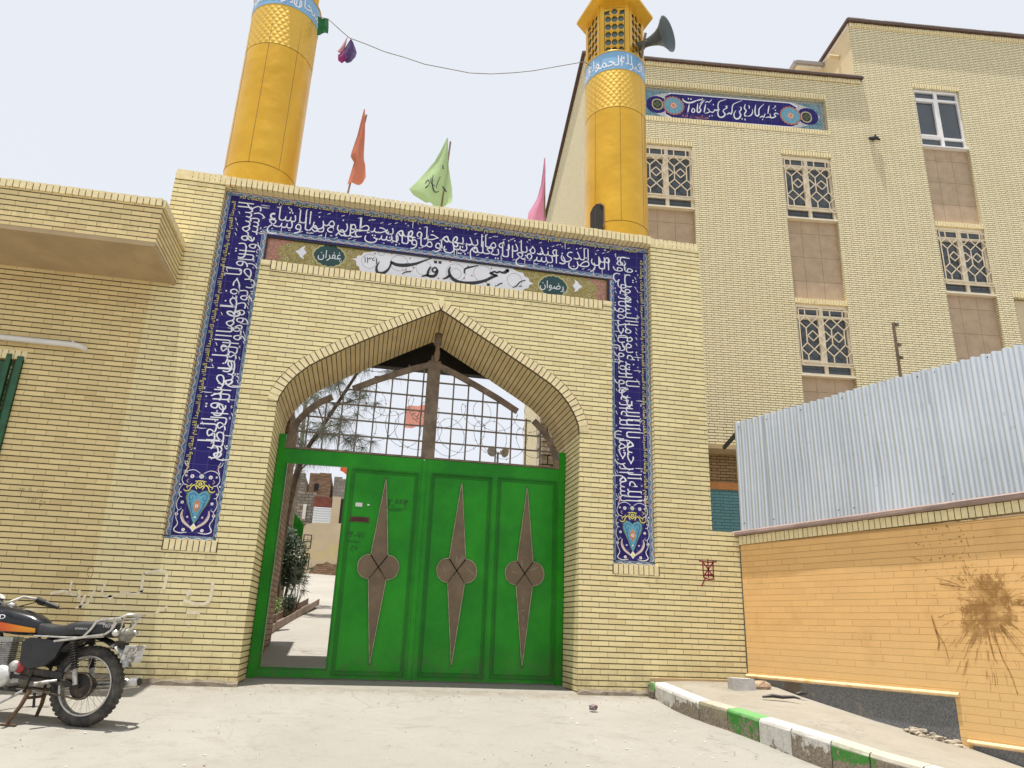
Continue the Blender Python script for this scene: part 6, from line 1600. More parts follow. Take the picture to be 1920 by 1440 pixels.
# red flag seen through the grille
T = thing('flag', 'coral red flag with black writing seen through the grille left of the centre post', 'flag', (1.38,12,1.3)); S = (1.38,12,1.3)
w = MB(); w.tube([(1.38,12,1.3),(1.38,12,6.95)], .025, 6); w.build('flag_pole', M_WOOD, T, S)
w = MB(); w.grid([[(1.38-.115*i, 12+.04*math.sin(i*1.4+j*.5), 6.78-.02*i-.13*j+.02*math.sin(i*2+j)) for i in range(6)] for j in range(6)]); F_ = w.build('flag_cloth', flag_cloth(('coral_red_flag_cloth', (.88,.40,.33))), T, S)
w = MB(); 
for st in ([(1.2,6.55,.015),(1.18,6.42,.02),(1.12,6.4,.01)],[(1.1,6.5,.015),(1.0,6.42,.02)],[(1.05,6.6,.015),(1.0,6.52,.02)],[(1.22,6.36,.02),(1.1,6.30,.015),(1.0,6.32,.01)]): ribbon(w, st, lambda a, b: (a, 11.93, b))
w.build('writing', M_BLACKGL, F_, S)
# flood lamps
T = thing('flood_lamp_pole', 'pole with two round grey flood lamps seen through the right half of the grille', 'lamp pole', (3.57,12,1.3)); S = (3.57,12,1.3)
w = MB(); w.tube([(3.57,12,1.3),(3.57,12,5.55)], .03, 8); w.build('pole', M_ROD, T, S); w = MB(); w.bar((3.40,12,5.5),(3.74,12,5.5),.03); w.build('crossarm', M_ROD, T, S)
for s_ in (-1, 1):
    w = MB(); c_ = Vector((3.57+s_*.16, 11.93, 5.55)); dd = Vector((s_*.45,-.6,-.25)).normalized(); Xl = dd.orthogonal().normalized(); Yl = dd.cross(Xl)
    Ml = Matrix((Xl, Yl, dd)).transposed().to_4x4(); Ml.translation = c_; w.lathe([(0,-.12),(.05,-.12),(.07,-.05),(.15,.05),(.155,.06),(.13,.05),(.05,-.03),(0,-.03)], 16, M=Ml); w.build('flood_lamp', M_GREY, T, S)
# steel channel lying on the yard
cp = [Vector((-1.50,3.6)), Vector((-1.00,9.2))]; d_ = (cp[1]-cp[0]).normalized(); nn_ = Vector((-d_.y, d_.x)); 
w = MB()
def cpt(t, off, h): p = cp[0] + (cp[1]-cp[0])*t + nn_*off; return (p.x, p.y, gz(p.x, p.y)+.03+h)
for (o0, o1, h0_, h1_) in ((-.13,.13,.0,.012),(-.13,-.115,.012,.13),(.115,.13,.012,.13)):
    for k_ in range(1):
        P = [cpt(0,o0,h0_),cpt(0,o1,h0_),cpt(1,o1,h0_),cpt(1,o0,h0_)]; Q = [cpt(0,o0,h1_),cpt(0,o1,h1_),cpt(1,o1,h1_),cpt(1,o0,h1_)]
        w.face(P); w.face(list(reversed(Q)))
        for i in range(4): w.face([P[i], P[(i+1)%4], Q[(i+1)%4], Q[i]])
o = w.build('steel_channel', plain('rusty_channel', (.24,.17,.13), .6, .2, .3, 5)); tag(o, 'long rusty steel channel lying on the courtyard floor inside the wicket', 'steel beam')
T = thing('stair_railing', 'green sheet stair railing behind the dark shrub in the courtyard', 'railing', (-1.9,12,1.3)); S = (-1.9,12,1.3)
w = MB(); w.prism([(-2.5,3.75),(-2.06,3.55),(-1.66,3.12),(-1.64,2.72),(-2.06,3.08),(-2.5,3.3)], 12, 12.02); w.build('rail_sheet', M_GATE, T, S)
w = MB()
for i in range(9):
    t = i/8; x_ = -2.06+.41*t; w.bar((x_,11.97,3.08-.36*t),(x_,11.97,3.55-.42*t),.022)
w.bar((-2.06,11.97,3.55),(-1.65,11.97,3.12),.035); w.bar((-2.06,11.97,3.55),(-2.5,11.97,3.75),.035); w.build('rail_bars', M_GATED, T, S)
# razor wire coils behind the arch
M_WIRE = plain('barbed_wire_steel', (.10,.10,.10), .5, .4)
for ci, (yy, r_, x0_, x1_, zc, pitch, ph) in enumerate(((2.35,.30,-1.25,2.66,3.52,.34,0),(2.5,.24,-1.25,2.66,3.92,.42,1.3))):
    w = MB(); P = []
    n = int((x1_-x0_)/pitch*22)
    for i in range(n+1):
        t = i/22*2*math.pi + ph; x_ = x0_+(x1_-x0_)*i/n
        rr = r_*(1+.10*math.sin(i*.13)); P.append((x_+.10*math.sin(t*.5)+rr*.75*math.cos(t), yy+.12*math.sin(t), zc+rr*math.sin(t)-.05*math.sin(x_*1.2)+.04*math.sin(x_*5)))
    w.tube(P, .0035, 4)
    for i in range(2, n, 3):
        p = Vector(P[i]); q = Vector((random.uniform(-1,1), random.uniform(-1,1), random.uniform(-1,1))).normalized()*.022; w.bar(p-q, p+q, .005)
    o = w.build('barbed_wire', M_WIRE); tag(o, ('lower and nearer' if ci == 0 else 'upper and farther') + ' coil of barbed wire strung across behind the arch grille', 'barbed wire')

# vegetation
M_LEAFC = NT('casuarina_needles'); k = M_LEAFC; k.col(k.mix(k.noise(3,3), (.12,.145,.10), (.20,.22,.17))); k.set(.8); M_LEAFC = k.m
M_LEAFD = plain('dark_shrub_leaves', (.028,.05,.022), .7, 0, .4, 3); M_LEAFB = plain('bright_bush_leaves', (.13,.22,.03), .6, 0, .3, 5)
M_TRUNK = plain('grey_brown_bark', (.10,.07,.05), .95, 0, .35, 9, .8); M_TRUNKL = plain('pale_bark', (.28,.25,.20), .95, 0, .25, 9, .6)
rt = random.Random(21)
def needles(mb, c, n, L, droop=.9, wd=.0035, spread=1):
    for _ in range(n):
        d = Vector((rt.gauss(0,1)*spread, rt.gauss(0,1)*spread, rt.gauss(0,.6)-droop*.6)).normalized(); l = L*rt.uniform(.5,1.2)
        a = Vector(c); b = a + d*l*.5; c2 = a + d*l + Vector((0,0,-droop*l*.35))
        s_ = d.orthogonal().normalized(); s_ = (s_*math.cos(rt.random()*6)+d.cross(s_)*math.sin(rt.random()*6))*wd
        mb.face([a-s_, b-s_, b+s_, a+s_]); mb.face([b-s_, c2, b+s_])
def casuarina(label, path, rads, mat, tips, seed, grow=1.0):
    rt.seed(seed)
    base = path[0]; T = thing('casuarina_tree', label, 'tree', base, 0, 'trees inside the courtyard')
    w = MB(); w.tube(path, rads, 9)
    crown = MB()
    for (s, e, r_) in tips:
        s = Vector(s); e = Vector(e); mid = (s+e)/2 + Vector((rt.uniform(-.1,.1), rt.uniform(-.2,.2), rt.uniform(.0,.15)))
        w.tube([s, mid, e], [r_, r_*.7, r_*.3], 5)
        for q in range(7):
            t = .25+.75*q/6; p = s*(1-t)**2 + mid*2*t*(1-t) + e*t*t
            tw = Vector((rt.gauss(0,.25), rt.gauss(0,.25), rt.uniform(-.05,.25)))
            w.tube([p, p+tw*.6, p+tw], [r_*.35, r_*.2, .003], 4, cap=False)
            needles(crown, p+tw, 44, .34*grow); needles(crown, p+tw*.6, 26, .30*grow)
    w.build('trunk', mat, T, base); crown.build('crown', M_LEAFC, T, base)
P1 = [(-1.62,7,.72),(-1.66,7,1.5),(-1.65,7,2.11),(-1.61,7,2.75),(-1.56,7,3.31),(-1.49,7,3.73),(-1.38,7,4.1),(-.98,7.05,4.93),(-.56,7.1,5.83),(-.30,7.2,6.6),(-.2,7.2,7.4)]
casuarina('leaning casuarina tree whose thin trunk crosses the grille just inside the gate', P1, [.10,.09,.085,.075,.07,.06,.05,.042,.034,.024,.012], M_TRUNK,
    [((-1.5,7,3.6),(-1.0,6.8,4.0),.02),((-1.45,7,3.9),(-1.9,7.2,4.6),.02),((-1.3,7,4.3),(-.55,6.7,4.7),.02),((-1.1,7,4.7),(-1.5,7.1,5.4),.018),((-.9,7,5.1),(-.2,6.8,5.3),.018),((-.8,7,5.3),(-1.1,7.2,6.1),.016),((-.6,7.1,5.8),(.0,7.1,6.0),.015),((-.5,7.1,6.1),(-.75,7.2,6.9),.014),((-.3,7.2,6.6),(.15,7.2,7.1),.012),((-.2,7.2,7.3),(-.1,7.3,7.9),.012),((-1.2,7,4.5),(-.4,6.9,4.3),.014)], 5)
P2 = [(-1.75,9,.97),(-1.72,9,2.5),(-1.68,9,4.4),(-1.72,9,5.6),(-1.74,9,6.6),(-1.7,9,7.6)]
casuarina('upright pale barked casuarina farther left inside the courtyard', P2, [.09,.075,.055,.045,.03,.012], M_TRUNKL,
    [((-1.68,9,4.4),(-1.1,8.8,5.0),.018),((-1.7,9,5.0),(-2.3,9.1,5.6),.018),((-1.7,9,5.6),(-1.2,9.1,6.3),.016),((-1.72,9,6.2),(-2.1,9,6.9),.014),((-1.7,9,6.8),(-1.3,9,7.5),.012),((-1.7,9,3.9),(-1.25,8.8,4.35),.014)], 8)
def leafball(mb, c, rx, ry, rz, n, size, seed):
    rn = random.Random(seed)
    for _ in range(n):
        while True:
            p = Vector((rn.uniform(-1,1), rn.uniform(-1,1), rn.uniform(-1,1)))
            if p.length < 1 and p.length > .35: break
        p = Vector((c[0]+p.x*rx, c[1]+p.y*ry, c[2]+p.z*rz)) + Vector((rn.gauss(0,.03),)*3)
        a = Vector((rn.gauss(0,1), rn.gauss(0,1), rn.gauss(0,1))).normalized(); b = a.orthogonal().normalized()
        a *= size*rn.uniform(.6,1.4); b *= size*.35*rn.uniform(.6,1.3)
        mb.face([p-a, p+b, p+a, p-b])
T = thing('shrub', 'tall dark green shrub behind the leaning trunk inside the wicket', 'shrub', (-1.5,8,.85)); S = (-1.5,8,.85)
w = MB(); 
for c_, r_ in (((-1.68,8,2.22),.34),((-1.45,7.9,1.95),.32),((-1.60,8,1.65),.32),((-1.38,7.9,1.6),.2),((-1.85,8.1,2.3),.34)): leafball(w, c_, r_, r_, r_*1.15, 900, .045, int(c_[2]*10))
rt.seed(3)
for q in range(30): needles(w, (rt.uniform(-1.8,-1.2), 7.9+rt.uniform(-.2,.2), rt.uniform(1.3,2.45)), 18, .25, .3)
w.build('foliage', M_LEAFD, T, S); w = MB(); w.tube([(-1.55,8,.85),(-1.5,8,1.4),(-1.5,8,2.2)], [.04,.03,.02], 6); w.tube([(-1.5,8,.85),(-1.35,7.9,1.4),(-1.25,7.8,1.75)], [.025,.02,.01], 6); w.build('stems', M_TRUNK, T, S)
T = thing('shrub', 'small dry twiggy bush with feathery leaves right of the dark shrub', 'shrub', (-1.2,7.4,.8)); S = (-1.2,7.4,.8)
w = MB(); tw = MB()
for q in range(9):
    e = Vector((-1.22+rt.uniform(-.2,.22), 7.4+rt.uniform(-.2,.2), 1.35+rt.uniform(-.2,.4))); tw.tube([(-1.25,7.4,.8), e*.5+Vector((-1.25,7.4,.85))*.5, e], [.008,.006,.003], 4); needles(w, e, 40, .16, .2)
w.build('foliage', M_LEAFC, T, S); tw.build('twigs', M_TRUNK, T, S)
w = MB(); leafball(w, (-1.50,5.5,.86), .13, .15, .15, 500, .03, 77); o = w.build('bush', M_LEAFB, None, (-1.5,5.5,.7)); o.location = (-1.5,5.5,.7); tag(o, 'small bright yellow green bush at the foot of the courtyard planting', 'bush')
T = thing('planter', 'grey block planter with creeping leaves beside the bright green bush', 'planter', (-1.3,6.4,.68)); S = (-1.3,6.4,.68)
w = MB(); w.box(-1.46,-1.19,6.4,6.75,.6,1.08); w.build('block', M_CONC, T, S); w = MB(); leafball(w, (-1.28,6.37,.98), .14, .06, .18, 300, .03, 78); w.build('leaves', M_LEAFD, T, S)
w = MB(); w.tube([(-1.47,4.4,.55),(-1.50,4.4,1.2),(-1.46,4.42,1.9),(-1.49,4.45,2.5),(-1.44,4.5,3.3),(-1.5,4.5,4.2)], [.11,.10,.09,.085,.07,.05], 9); o = w.build('bare_trunk', M_TRUNK, None, (-1.47,4.4,.5)); o.location = (-1.47,4.4,.5); tag(o, 'rough dark trunk close inside the wicket frame, left of the leaning tree', 'trunk')

# ---------------------------------------------------------------- motorcycle
BA = R(162)
BX, BY_ = -2.085, -1.85
BK = thing('motorcycle', 'old black motorcycle with orange tank stripe on its centre stand by the left wall', 'motorcycle', (BX, BY_, gz(BX, BY_)+.005), BA)
M_TYRE = NT('dusty_tyre'); k = M_TYRE; k.col(k.mix(k.ramp(k.noise(14,5,.7), .35, .7), (.028,.026,.024), (.095,.085,.07))); k.set(.85); k.bump(k.noise(40,3), .3, .01); M_TYRE = k.m
M_CHR = plain('dull_chrome', (.55,.53,.49), .32, .85, .2, 20, .1, None, (.25,.19,.13), .55, .75, 25)
M_ALU = plain('dirty_aluminium', (.42,.41,.38), .5, .5, .25, 25, .2, None, (.16,.14,.11), .5, .7, 18)
M_BODY = plain('black_gloss_paint', (.012,.013,.016), .22, .1, .25, 8, 0, .5, (.06,.055,.05), .62, .8, 12)
M_SIDE = plain('black_side_plastic', (.015,.015,.016), .5, 0, .3, 8)
M_SEAT = plain('black_vinyl', (.022,.022,.024), .55, 0, .25, 30, .2)
M_FRM = plain('black_frame_grime', (.02,.018,.016), .6, .2, .4, 15, .2, None, (.09,.06,.035), .5, .7, 10)
M_RUSTD = plain('rusty_stand', (.13,.075,.04), .8, .1, .35, 12, .3)
def bk(mb, name, mat, parent=BK): return mb.build(name, mat, parent)
def wheel(cx, r, rear=True):
    c = Vector((cx, 0, .305 if rear else .30))
    w = MB(); rows = []
    n = 56; tr = .043
    for i in range(n+1):
        a = 2*math.pi*i/n; row = []
        for j in range(14):
            b = 2*math.pi*j/14; tw_ = tr*(1.04 if rear else .85); rr = r - tr + (tr+.002*((i+j) % 2)*(abs(math.sin(b/1)) < .8))*math.cos(b)
            row.append((c.x+rr*math.cos(a), tw_*math.sin(b), c.z+rr*math.sin(a)))
        rows.append(row)
    w.grid(rows, closed=True); 
    for i in range(44):      # tread knobs
        a = 2*math.pi*i/44
        for s_ in (-1, 1):
            p = Vector((c.x+(r-.001)*math.cos(a+s_*.03), s_*.018, c.z+(r-.001)*math.sin(a+s_*.03))); q = Vector((math.cos(a),0,math.sin(a)))
            w.bar(p-q*.006, p+q*.001, .026, .022, up=(0,1,0))
    Wh = bk(w, 'wheel', M_TYRE)
    w = MB(); rows = []
    for i in range(n+1):
        a = 2*math.pi*i/n; rows.append([(c.x+q[0]*math.cos(a), q[1], c.z+q[0]*math.sin(a)) for q in ((r-.088,-.034),(r-.074,-.034),(r-.082,-.02),(r-.094,0),(r-.082,.02),(r-.074,.034),(r-.088,.034),(r-.10,0))])
    w.grid(rows, closed=True); bk(w, 'rim', M_CHR, Wh)
    w = MB()
    for i in range(36):
        a = 2*math.pi*i/36; s_ = 1 if i % 2 else -1; da = .32*(1 if (i//2) % 2 else -1)
        w.tube([(c.x+.045*math.cos(a+da), s_*.030, c.z+.045*math.sin(a+da)), (c.x+(r-.09)*math.cos(a), s_*.006, c.z+(r-.09)*math.sin(a))], .0018, 4)
    bk(w, 'spokes', M_CHR, Wh)
    w = MB(); Mh = Matrix.Translation(c) @ Matrix.Rotation(R(90), 4, 'X'); w.lathe([(0,-.06),(.05,-.06),(.065,-.045),(.065,.03),(.045,.05),(.02,.08),(0,.08)], 20, M=Mh); bk(w, 'hub', M_FRM, Wh)
    return c, Wh
RC, RW = wheel(0, .305)
FC, FW = wheel(1.22, .30, False)
w = MB(); Mh = Matrix.Translation(RC) @ Matrix.Rotation(R(-90), 4, 'X'); w.lathe([(0,.062),(.10,.060),(.105,.066),(.09,.070),(0,.072)], 28, M=Mh); bk(w, 'sprocket', M_FRM, RW)
w = MB(); pts = []
for i in range(13): a = R(90+15*i); pts.append((.09*math.cos(a)+0, .078, RC.z+.098*math.sin(a)))
pts2 = [(.62+.035*math.cos(R(-90+15*i)), .078, .335+.038*math.sin(R(-90+15*i))) for i in range(13)]
w.tube([(p[0], p[1], p[2]) for p in pts] + pts2, .008, 5, closed=True); bk(w, 'chain', plain('oily_chain', (.16,.12,.08), .5, .5, .5, 60))
w = MB(); w.bar((.0,.085,RC.z),(.62,.085,.36),.045,.028); w.bar((.0,-.085,RC.z),(.62,-.085,.36),.045,.028); w.bar((.62,-.1,.36),(.62,.1,.36),.05); bk(w, 'swingarm', M_FRM)
w = MB(); w.bar((.16,.095,.375),(.50,.095,.405),.018,.05); bk(w, 'chain_guard', M_FRM)
for s_ in (1, -1):
    w = MB(); a, b = Vector((.03, s_*.105, RC.z+.01)), Vector((.115, s_*.11, .635)); w.tube([a, a+(b-a)*.38], .020, 10); Sh = bk(w, 'shock_absorber', M_ALU)
    w = MB(); w.tube([a+(b-a)*.36, a+(b-a)*.98], .017, 10)
    m_ = a+(b-a)*.36; dr = (b-a)*.60; u_ = dr.normalized().orthogonal().normalized(); v_ = dr.normalized().cross(u_)
    w.tube([m_+dr*(i/90)+(u_*math.cos(i*.7)+v_*math.sin(i*.7))*.027 for i in range(91)], .006, 5); bk(w, 'spring', M_FRM, Sh)
    w = MB(); w.tube([b-(b-a)*.05, b+(b-a)*.03], .03, 10); bk(w, 'shock_mount', M_FRM, Sh)
# rear mudguard
def guard(cx, cz, r, a0, a1, wd, name, mat, n=22):
    w = MB(); rows = []
    for i in range(n+1):
        a = R(a0+(a1-a0)*i/n); row = []
        for j in range(7):
            t = -1+j/3; row.append((cx+(r-.022*t*t)*math.cos(a), wd*t, cz+(r-.022*t*t)*math.sin(a)))
        rows.append(row)
    w.grid(rows); rows2 = [[(p[0]-.003*math.cos(R(a0+(a1-a0)*i/n)), p[1]*.96, p[2]-.004) for p in reversed(r_)] for i, r_ in enumerate(rows)]; w.grid(rows2); return bk(w, name, mat)
guard(0, .32, .365, 40, 128, .068, 'rear_mudguard', M_SIDE)
guard(.015, .32, .385, 128, 158, .062, 'mudguard_tail', plain('worn_grey_mudguard', (.36,.35,.34), .5, .3, .3, 15, .2, None, (.12,.10,.09), .5, .65, 12))
guard(1.22, .31, .345, 25, 150, .055, 'front_mudguard', M_CHR)
# frame tubes
w = MB()
for s_ in (1, -1):
    w.tube([(1.0,s_*.03,.90),(.86,s_*.06,.55),(.74,s_*.10,.26),(.45,s_*.11,.25),(.42,s_*.10,.45),(.46,s_*.07,.68)], .014, 7)
    w.tube([(.46,s_*.07,.68),(.1,s_*.10,.665),(-.22,s_*.09,.72)], .014, 7); w.tube([(.45,s_*.1,.42),(.12,s_*.10,.64)], .012, 6)
w.tube([(.98,0,.93),(.70,0,.80),(.45,0,.70)], .02, 8); w.tube([(1.0,0,.98),(.95,0,.82)], .03, 10); bk(w, 'frame', M_FRM)
def loft(secs, name, mat, parent=BK, n=16, p=2.6):
    """secs: (x, zc, halfheight, halfwidth)"""
    w = MB(); rows = []
    for x, zc, hh, hw in secs:
        row = []
        for i in range(n):
            t = 2*math.pi*i/n; c_, s_ = math.cos(t), math.sin(t)
            row.append((x, hw*math.copysign(abs(c_)**(2/p), c_), zc+hh*math.copysign(abs(s_)**(2/p), s_)))
        rows.append(row)
    w.grid(rows, closed=True); w.face(list(reversed(rows[0]))); w.face(rows[-1]); return bk(w, name, mat, parent)
loft([(.46,.725,.045,.07),(.48,.73,.065,.085),(.56,.75,.085,.105),(.68,.765,.10,.125),(.80,.785,.11,.135),(.92,.80,.105,.12),(1.0,.80,.085,.09),(1.03,.79,.05,.05)], 'fuel_tank', M_BODY, n=28)
w = MB(); TK = [o for o in BK.children if o.name.startswith('fuel_tank')][0]
def tanky(x, z):   # side surface of tank at (x,z)
    S_ = [(.46,.725,.045,.07),(.48,.73,.065,.085),(.56,.75,.085,.105),(.68,.765,.10,.125),(.80,.785,.11,.135),(.92,.80,.105,.12),(1.0,.80,.085,.09)]
    for a, b in zip(S_, S_[1:]):
        if a[0] <= x <= b[0]:
            t = (x-a[0])/(b[0]-a[0]); zc, hh, hw = [a[i]+(b[i]-a[i])*t for i in (1,2,3)]
            q = min(.98, abs(z-zc)/hh); return hw*(1-q**2.6)**(1/2.6)
    return .1
def tankpatch(fnz0, fnz1, x0, x1, n, off, nm, mat, s_=1, cols=None):
    w = MB(); rows = []
    for i in range(n+1):
        x = x0+(x1-x0)*i/n; z0, z1 = fnz0(i/n), fnz1(i/n)
        rows.append([(x, s_*(tanky(x, z0+(z1-z0)*j/4)+off), z0+(z1-z0)*j/4) for j in range(5)])
    w.grid(rows); bk(w, nm, mat, TK)
kk = NT('orange_stripe'); pz = kk.n('ShaderNodeTexCoord').outputs['Object']; xx = kk.n('ShaderNodeSeparateXYZ'); kk.l(pz, xx.inputs[0]); kk.col(kk.mix(kk.ramp(xx.outputs[0], .5, .84), (.80,.33,.02), (.70,.08,.015))); kk.set(.3)
for s_ in (1, -1):
    tankpatch(lambda t: .692+.004*t, lambda t: .725+.045*t if t < .93 else .765-.9*(t-.93), .495, .82, 14, .0025, 'orange_stripe', kk.m, s_)
    q = MB()
    for v_ in glyphs('CDUR')[0]: pass
    v_, f_, wd_ = glyphs('DUR'); base = len(q.v)
    for a_, b_ in v_: xq = .90-(a_)*.075; zq = .79+b_*.05; q.v.append((xq if s_ > 0 else .74+(a_)*.075, s_*(tanky(max(.47,min(.99,xq)), zq)+.004), zq))
    for fc in f_: q.f.append(tuple(base+i for i in fc)); q.uv.append([(0,0)]*len(fc)); q.mi.append(0); q.sm.append(False)
    bk(q, 'white_lettering', M_WHITEGL, TK)
w = MB(); w.lathe([(0,.012),(.03,.012),(.035,0),(.03,-.02)], 16, (.83,0,.905)); bk(w, 'fuel_cap', M_CHR, TK)
w = MB(); w.prism([(.56,-.02),(.66,-.025),(.70,.02),(.60,.03)], .868, .874, plane='XY'); bk(w, 'tank_decal', M_WHITEP, TK)
loft([(-.17,.735,.045,.06),(-.165,.735,.06,.10),(-.05,.74,.062,.115),(.12,.735,.06,.12),(.2,.722,.058,.12),(.21,.715,.05,.118),(.34,.705,.05,.115),(.46,.712,.055,.10),(.49,.72,.05,.07)], 'seat', M_SEAT, n=24, p=4)
SE = [o for o in BK.children if o.name.startswith('seat')][0]
w = MB(); w.tube([(.47,.118,.668),(.2,.126,.668),(.0,.124,.672),(-.14,.112,.685)], .008, 6); bk(w, 'seat_trim', M_CHR, SE)
q = MB()
for tx, x0_, z0_, sc_ in (('HONDAA'[:0]+'TURT', -.115, .755, .034), ('A.TURANCE', .12, .732, .02)):
    v_, f_, wd_ = glyphs(tx); base = len(q.v)
    for a_, b_ in v_: q.v.append((x0_-a_*sc_*1.0, .1215, z0_+b_*sc_))
    for fc in f_: q.f.append(tuple(base+i for i in fc)); q.uv.append([(0,0)]*len(fc)); q.mi.append(0); q.sm.append(False)
bk(q, 'pale_lettering', M_WHITEP, SE)
for s_ in (1, -1):
    w = MB(); pl_ = [(.19,.635),(.50,.655),(.56,.62),(.54,.46),(.46,.42),(.33,.44),(.24,.52)]
    w.prism(pl_, s_*.09, s_*.125); bk(w, 'side_cover', M_SIDE)
# carrier rack
w = MB()
for s_ in (1, -1):
    w.tube([(.28,s_*.12,.635),(.10,s_*.13,.66),(.02,s_*.135,.675),(-.15,s_*.125,.70),(-.20,s_*.12,.74),(-.22,s_*.11,.80)], .011, 8)
    w.tube([(.03,s_*.13,.675),(-.02,s_*.13,.73),(-.06,s_*.125,.80),(-.09,s_*.12,.812),(-.18,s_*.12,.822),(-.25,s_*.115,.832),(-.30,s_*.10,.858),(-.34,s_*.07,.862),(-.36,0,.855)], .011, 8)
    w.tube([(-.22,s_*.12,.825),(-.19,s_*.12,.74)], .008, 6); w.tube([(-.28,s_*.11,.842),(-.25,s_*.08,.76),(-.22,s_*.05,.72)], .008, 6)
for x_ in (-.12,-.19,-.26): w.tube([(x_,-.12,.825+.03*(x_ < -.3)),(x_,.12,.825+.03*(x_ < -.3))], .006, 6)
w.tube([(.02,-.135,.675),(.02,.135,.675)], .010, 6); bk(w, 'carrier_rack', M_CHR)
w = MB(); Mt = Matrix.Translation((-.25,0,.70)) @ Matrix.Rotation(R(-90), 4, 'Y') @ Matrix.Rotation(0, 4, 'X'); w.lathe([(0,.055),(.035,.05),(.058,.03),(.062,0),(.055,-.03),(.03,-.05)], 18, M=Mt); TL = bk(w, 'tail_lamp', plain('dusty_smoke_lens', (.20,.19,.15), .35, 0, .3, 30))
w = MB(); w.box(-.27,-.20,-.04,.04,.60,.655); bk(w, 'lamp_bracket', M_FRM, TL)
for s_ in (1, -1):
    w = MB(); Mt = Matrix.Translation((-.245,s_*.13,.715)); w.lathe([(0,-.03),(.024,-.018),(.03,0),(.024,.018),(0,.03)], 12, M=Mt); w.bar((-.245,s_*.05,.715),(-.245,s_*.12,.715),.012); bk(w, 'indicator', M_CHR)
w = MB(); Mp = Matrix.Translation((-.34,-.01,.555)) @ Matrix.Rotation(R(-28), 4, 'Z') @ Matrix.Rotation(R(-16), 4, 'Y'); w.box(-.004,.004,-.085,.085,-.065,.07,0,Mp); PL = bk(w, 'number_plate', plain('dusty_white_plate', (.55,.55,.53), .5, .1, .2, 20, .1, None, (.25,.23,.20), .5, .62, 14))
q = MB()
for tx, yy, zz, sc_ in (('۱۲۷', .055, .02, .055), ('۴۸۶۱۲', .06, -.045, .05)):
    v_, f_, wd_ = glyphs(tx); base = len(q.v)
    for a_, b_ in v_: q.v.append(tuple(Mp @ Vector((-.0055, yy-a_*sc_*.8, zz+b_*sc_))))
    for fc in f_: q.f.append(tuple(base+i for i in fc)); q.uv.append([(0,0)]*len(fc)); q.mi.append(0); q.sm.append(False)
bk(q, 'plate_digits', M_BLACKGL, PL)
# engine
Me = Matrix.Translation((.70,0,.35)) @ Matrix.Rotation(R(90), 4, 'X')
w = MB(); w.box(.56,.84,-.08,.08,.27,.43); w.box(.54,.70,-.10,.095,.30,.42); EN = bk(w, 'engine', M_ALU)
w = MB(); w.lathe([(0,-.135),(.06,-.132),(.085,-.115),(.09,-.08),(.09,0)], 24, M=Me); bk(w, 'generator_cover', plain('pale_alloy_cover', (.58,.57,.53), .4, .4, .15, 20), EN)
Ms = Matrix.Translation((.60,0,.43)) @ Matrix.Rotation(R(90), 4, 'X'); w = MB(); w.lathe([(0,-.12),(.035,-.118),(.045,-.10),(.045,0)], 18, M=Ms); bk(w, 'starter_cover', M_ALU, EN)
Ms = Matrix.Translation((.55,0,.425)) @ Matrix.Rotation(R(90), 4, 'X'); w = MB(); w.lathe([(0,-.11),(.04,-.108),(.048,-.09),(.048,0)], 18, M=Ms); bk(w, 'red_cover', plain('faded_red_cover', (.30,.03,.03), .5), EN)
w = MB()
for i in range(11): z_ = .445+i*.0165; w.box(.69-.0,.83,-.07,.07,z_,z_+.006)
w.box(.72,.80,-.045,.045,.43,.62); bk(w, 'cylinder_fins', M_ALU, EN)
w = MB(); w.box(.70,.82,-.06,.06,.615,.65); bk(w, 'cylinder_head', M_ALU, EN)
w = MB(); Mc = Matrix.Translation((.60,.02,.56)); w.lathe([(0,-.06),(.025,-.055),(.03,.0),(.025,.04),(.0,.05)], 14, M=Mc); w.tube([(.60,.02,.57),(.52,.02,.58)], .028, 10); bk(w, 'carburettor', M_ALU)
w = MB(); w.tube([(.82,-.05,.60),(.92,-.08,.55),(.93,-.10,.38),(.80,-.12,.25),(.5,-.13,.235),(.25,-.14,.27)], .018, 10); bk(w, 'exhaust_pipe', M_CHR)
w = MB(); w.tube([(.28,-.145,.265),(.2,-.15,.28),(-.10,-.165,.31),(-.33,-.175,.335),(-.335,-.175,.336)], [.02,.042,.045,.043,.034], 14); ME = bk(w, 'muffler', M_CHR); w = MB(); w.tube([(-.334,-.175,.3355),(-.342,-.175,.336)], .03, 12); bk(w, 'muffler_mouth', M_BLACK, ME)
w = MB(); w.tube([(.56,.10,.30),(.52,.14,.285),(.50,.23,.285)], .010, 6); w.tube([(.50,.15,.285),(.50,.26,.285)], .018, 8); bk(w, 'footpeg', M_FRM)
w = MB(); w.tube([(.20,.10,.34),(.26,.15,.33),(.30,.20,.32)], [.012,.010,.010], 6); w.tube([(.24,.14,.33),(.30,.22,.315)], .016, 8); bk(w, 'rear_footpeg', M_ALU)
w = MB(); w.tube([(.68,.09,.27),(.80,.15,.22),(.86,.16,.24)], .009, 6); w.tube([(.86,.14,.24),(.86,.20,.24)], .012, 6); bk(w, 'gear_lever', M_FRM)
for s_ in (1, -1):
    w = MB(); w.tube([(.42,s_*.09,.26),(.45,s_*.12,.14),(.50,s_*.15,.03),(.50,s_*.155,.008)], [.018,.016,.014,.014], 8); w.bar((.42,s_*.16,.008),(.55,s_*.16,.008),.03,.012); bk(w, 'centre_stand', M_RUSTD)
w = MB(); w.tube([(.42,-.09,.2),(.42,.09,.2)], .012, 6); bk(w, 'stand_crossbar', M_RUSTD)
w = MB(); w.tube([(.46,.12,.25),(.62,.17,.15),(.76,.21,.07)], .012, 7); bk(w, 'side_stand', M_ALU)
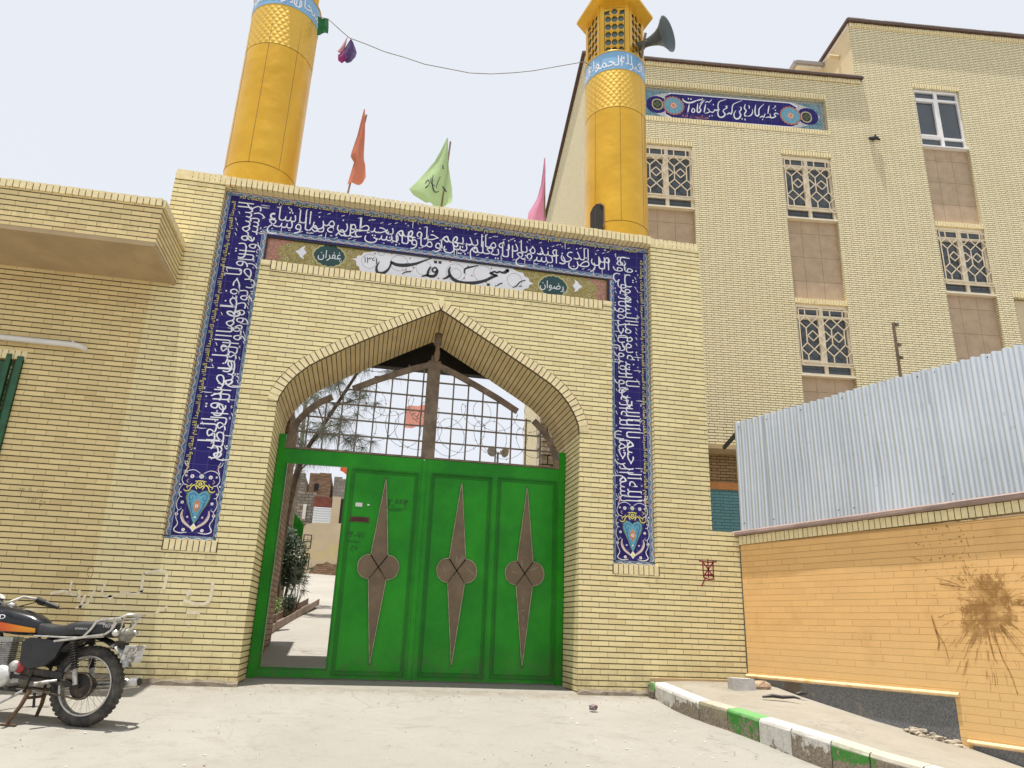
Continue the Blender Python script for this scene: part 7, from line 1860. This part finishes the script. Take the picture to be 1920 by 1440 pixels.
w = MB(); w.tube([(.38,.085,.24),(.36,.085,.13)], .010, 8); bk(w, 'stand_spring', M_FRM)
# front end
for s_ in (1, -1):
    w = MB(); w.tube([(1.22,s_*.075,.30),(1.13,s_*.085,.55)], .026, 10); w.tube([(1.13,s_*.085,.55),(1.0,s_*.085,.95)], .017, 10); bk(w, 'fork_leg', M_CHR)
w = MB(); Mh2 = Matrix.Translation((1.13,0,.82)) @ Matrix.Rotation(R(90), 4, 'Y'); w.lathe([(0,-.10),(.05,-.09),(.085,-.03),(.092,.03),(.088,.05),(0,.07)], 22, M=Mh2); HLp = bk(w, 'headlight', M_BODY); w = MB(); w.lathe([(.088,.05),(.095,.055),(.088,.065),(.06,.078),(0,.085)], 22, M=Mh2); bk(w, 'headlight_lens', M_WHITEP, HLp)
w = MB(); HB = [(.70,.36,.905),(.80,.34,.935),(.87,.30,.965),(.925,.22,.975),(.955,.13,.93),(.965,.05,.905)]
w.tube(HB + [(p[0], -p[1], p[2]) for p in reversed(HB)], .0125, 10); HBo = bk(w, 'handlebar', M_CHR)
for s_ in (1, -1):
    w = MB(); w.tube([(.68,s_*.365,.898),(.735,s_*.352,.918),(.80,s_*.34,.937)], [.019,.018,.020], 10); bk(w, 'grip', M_SEAT, HBo)
    w = MB(); w.tube([(.80,s_*.34,.937),(.86,s_*.31,.96)], .026, 10); w.tube([(.85,s_*.30,.95),(.86,s_*.34,.92),(.78,s_*.40,.90),(.70,s_*.43,.885)], .006, 5); w.tube([(.84,s_*.31,.94),(.92,s_*.22,.90),(1.0,s_*.08,.85)], .005, 5); bk(w, 'lever', M_FRM, HBo)
    w = MB(); w.tube([(.88,s_*.29,.97),(.90,s_*.30,1.09)], .005, 5); w.lathe([(0,-.008),(.05,-.006),(.055,.005),(.05,.01)], 16, M=Matrix.Translation((.895,s_*.30,1.12)) @ Matrix.Rotation(R(100), 4, 'Y')); bk(w, 'mirror', M_BLACK, HBo) if s_ > 0 else None
for s_ in (.055, -.055):
    w = MB(); Mg = Matrix.Translation((1.02,s_,.955)) @ Matrix.Rotation(R(-28), 4, 'Y'); w.lathe([(0,-.05),(.035,-.045),(.045,.0),(.046,.02)], 18, M=Mg); Gg = bk(w, 'gauge', M_BLACK); w = MB(); w.lathe([(.046,.02),(.040,.026),(0,.028)], 18, M=Mg); bk(w, 'gauge_glass', M_WHITEP, Gg)
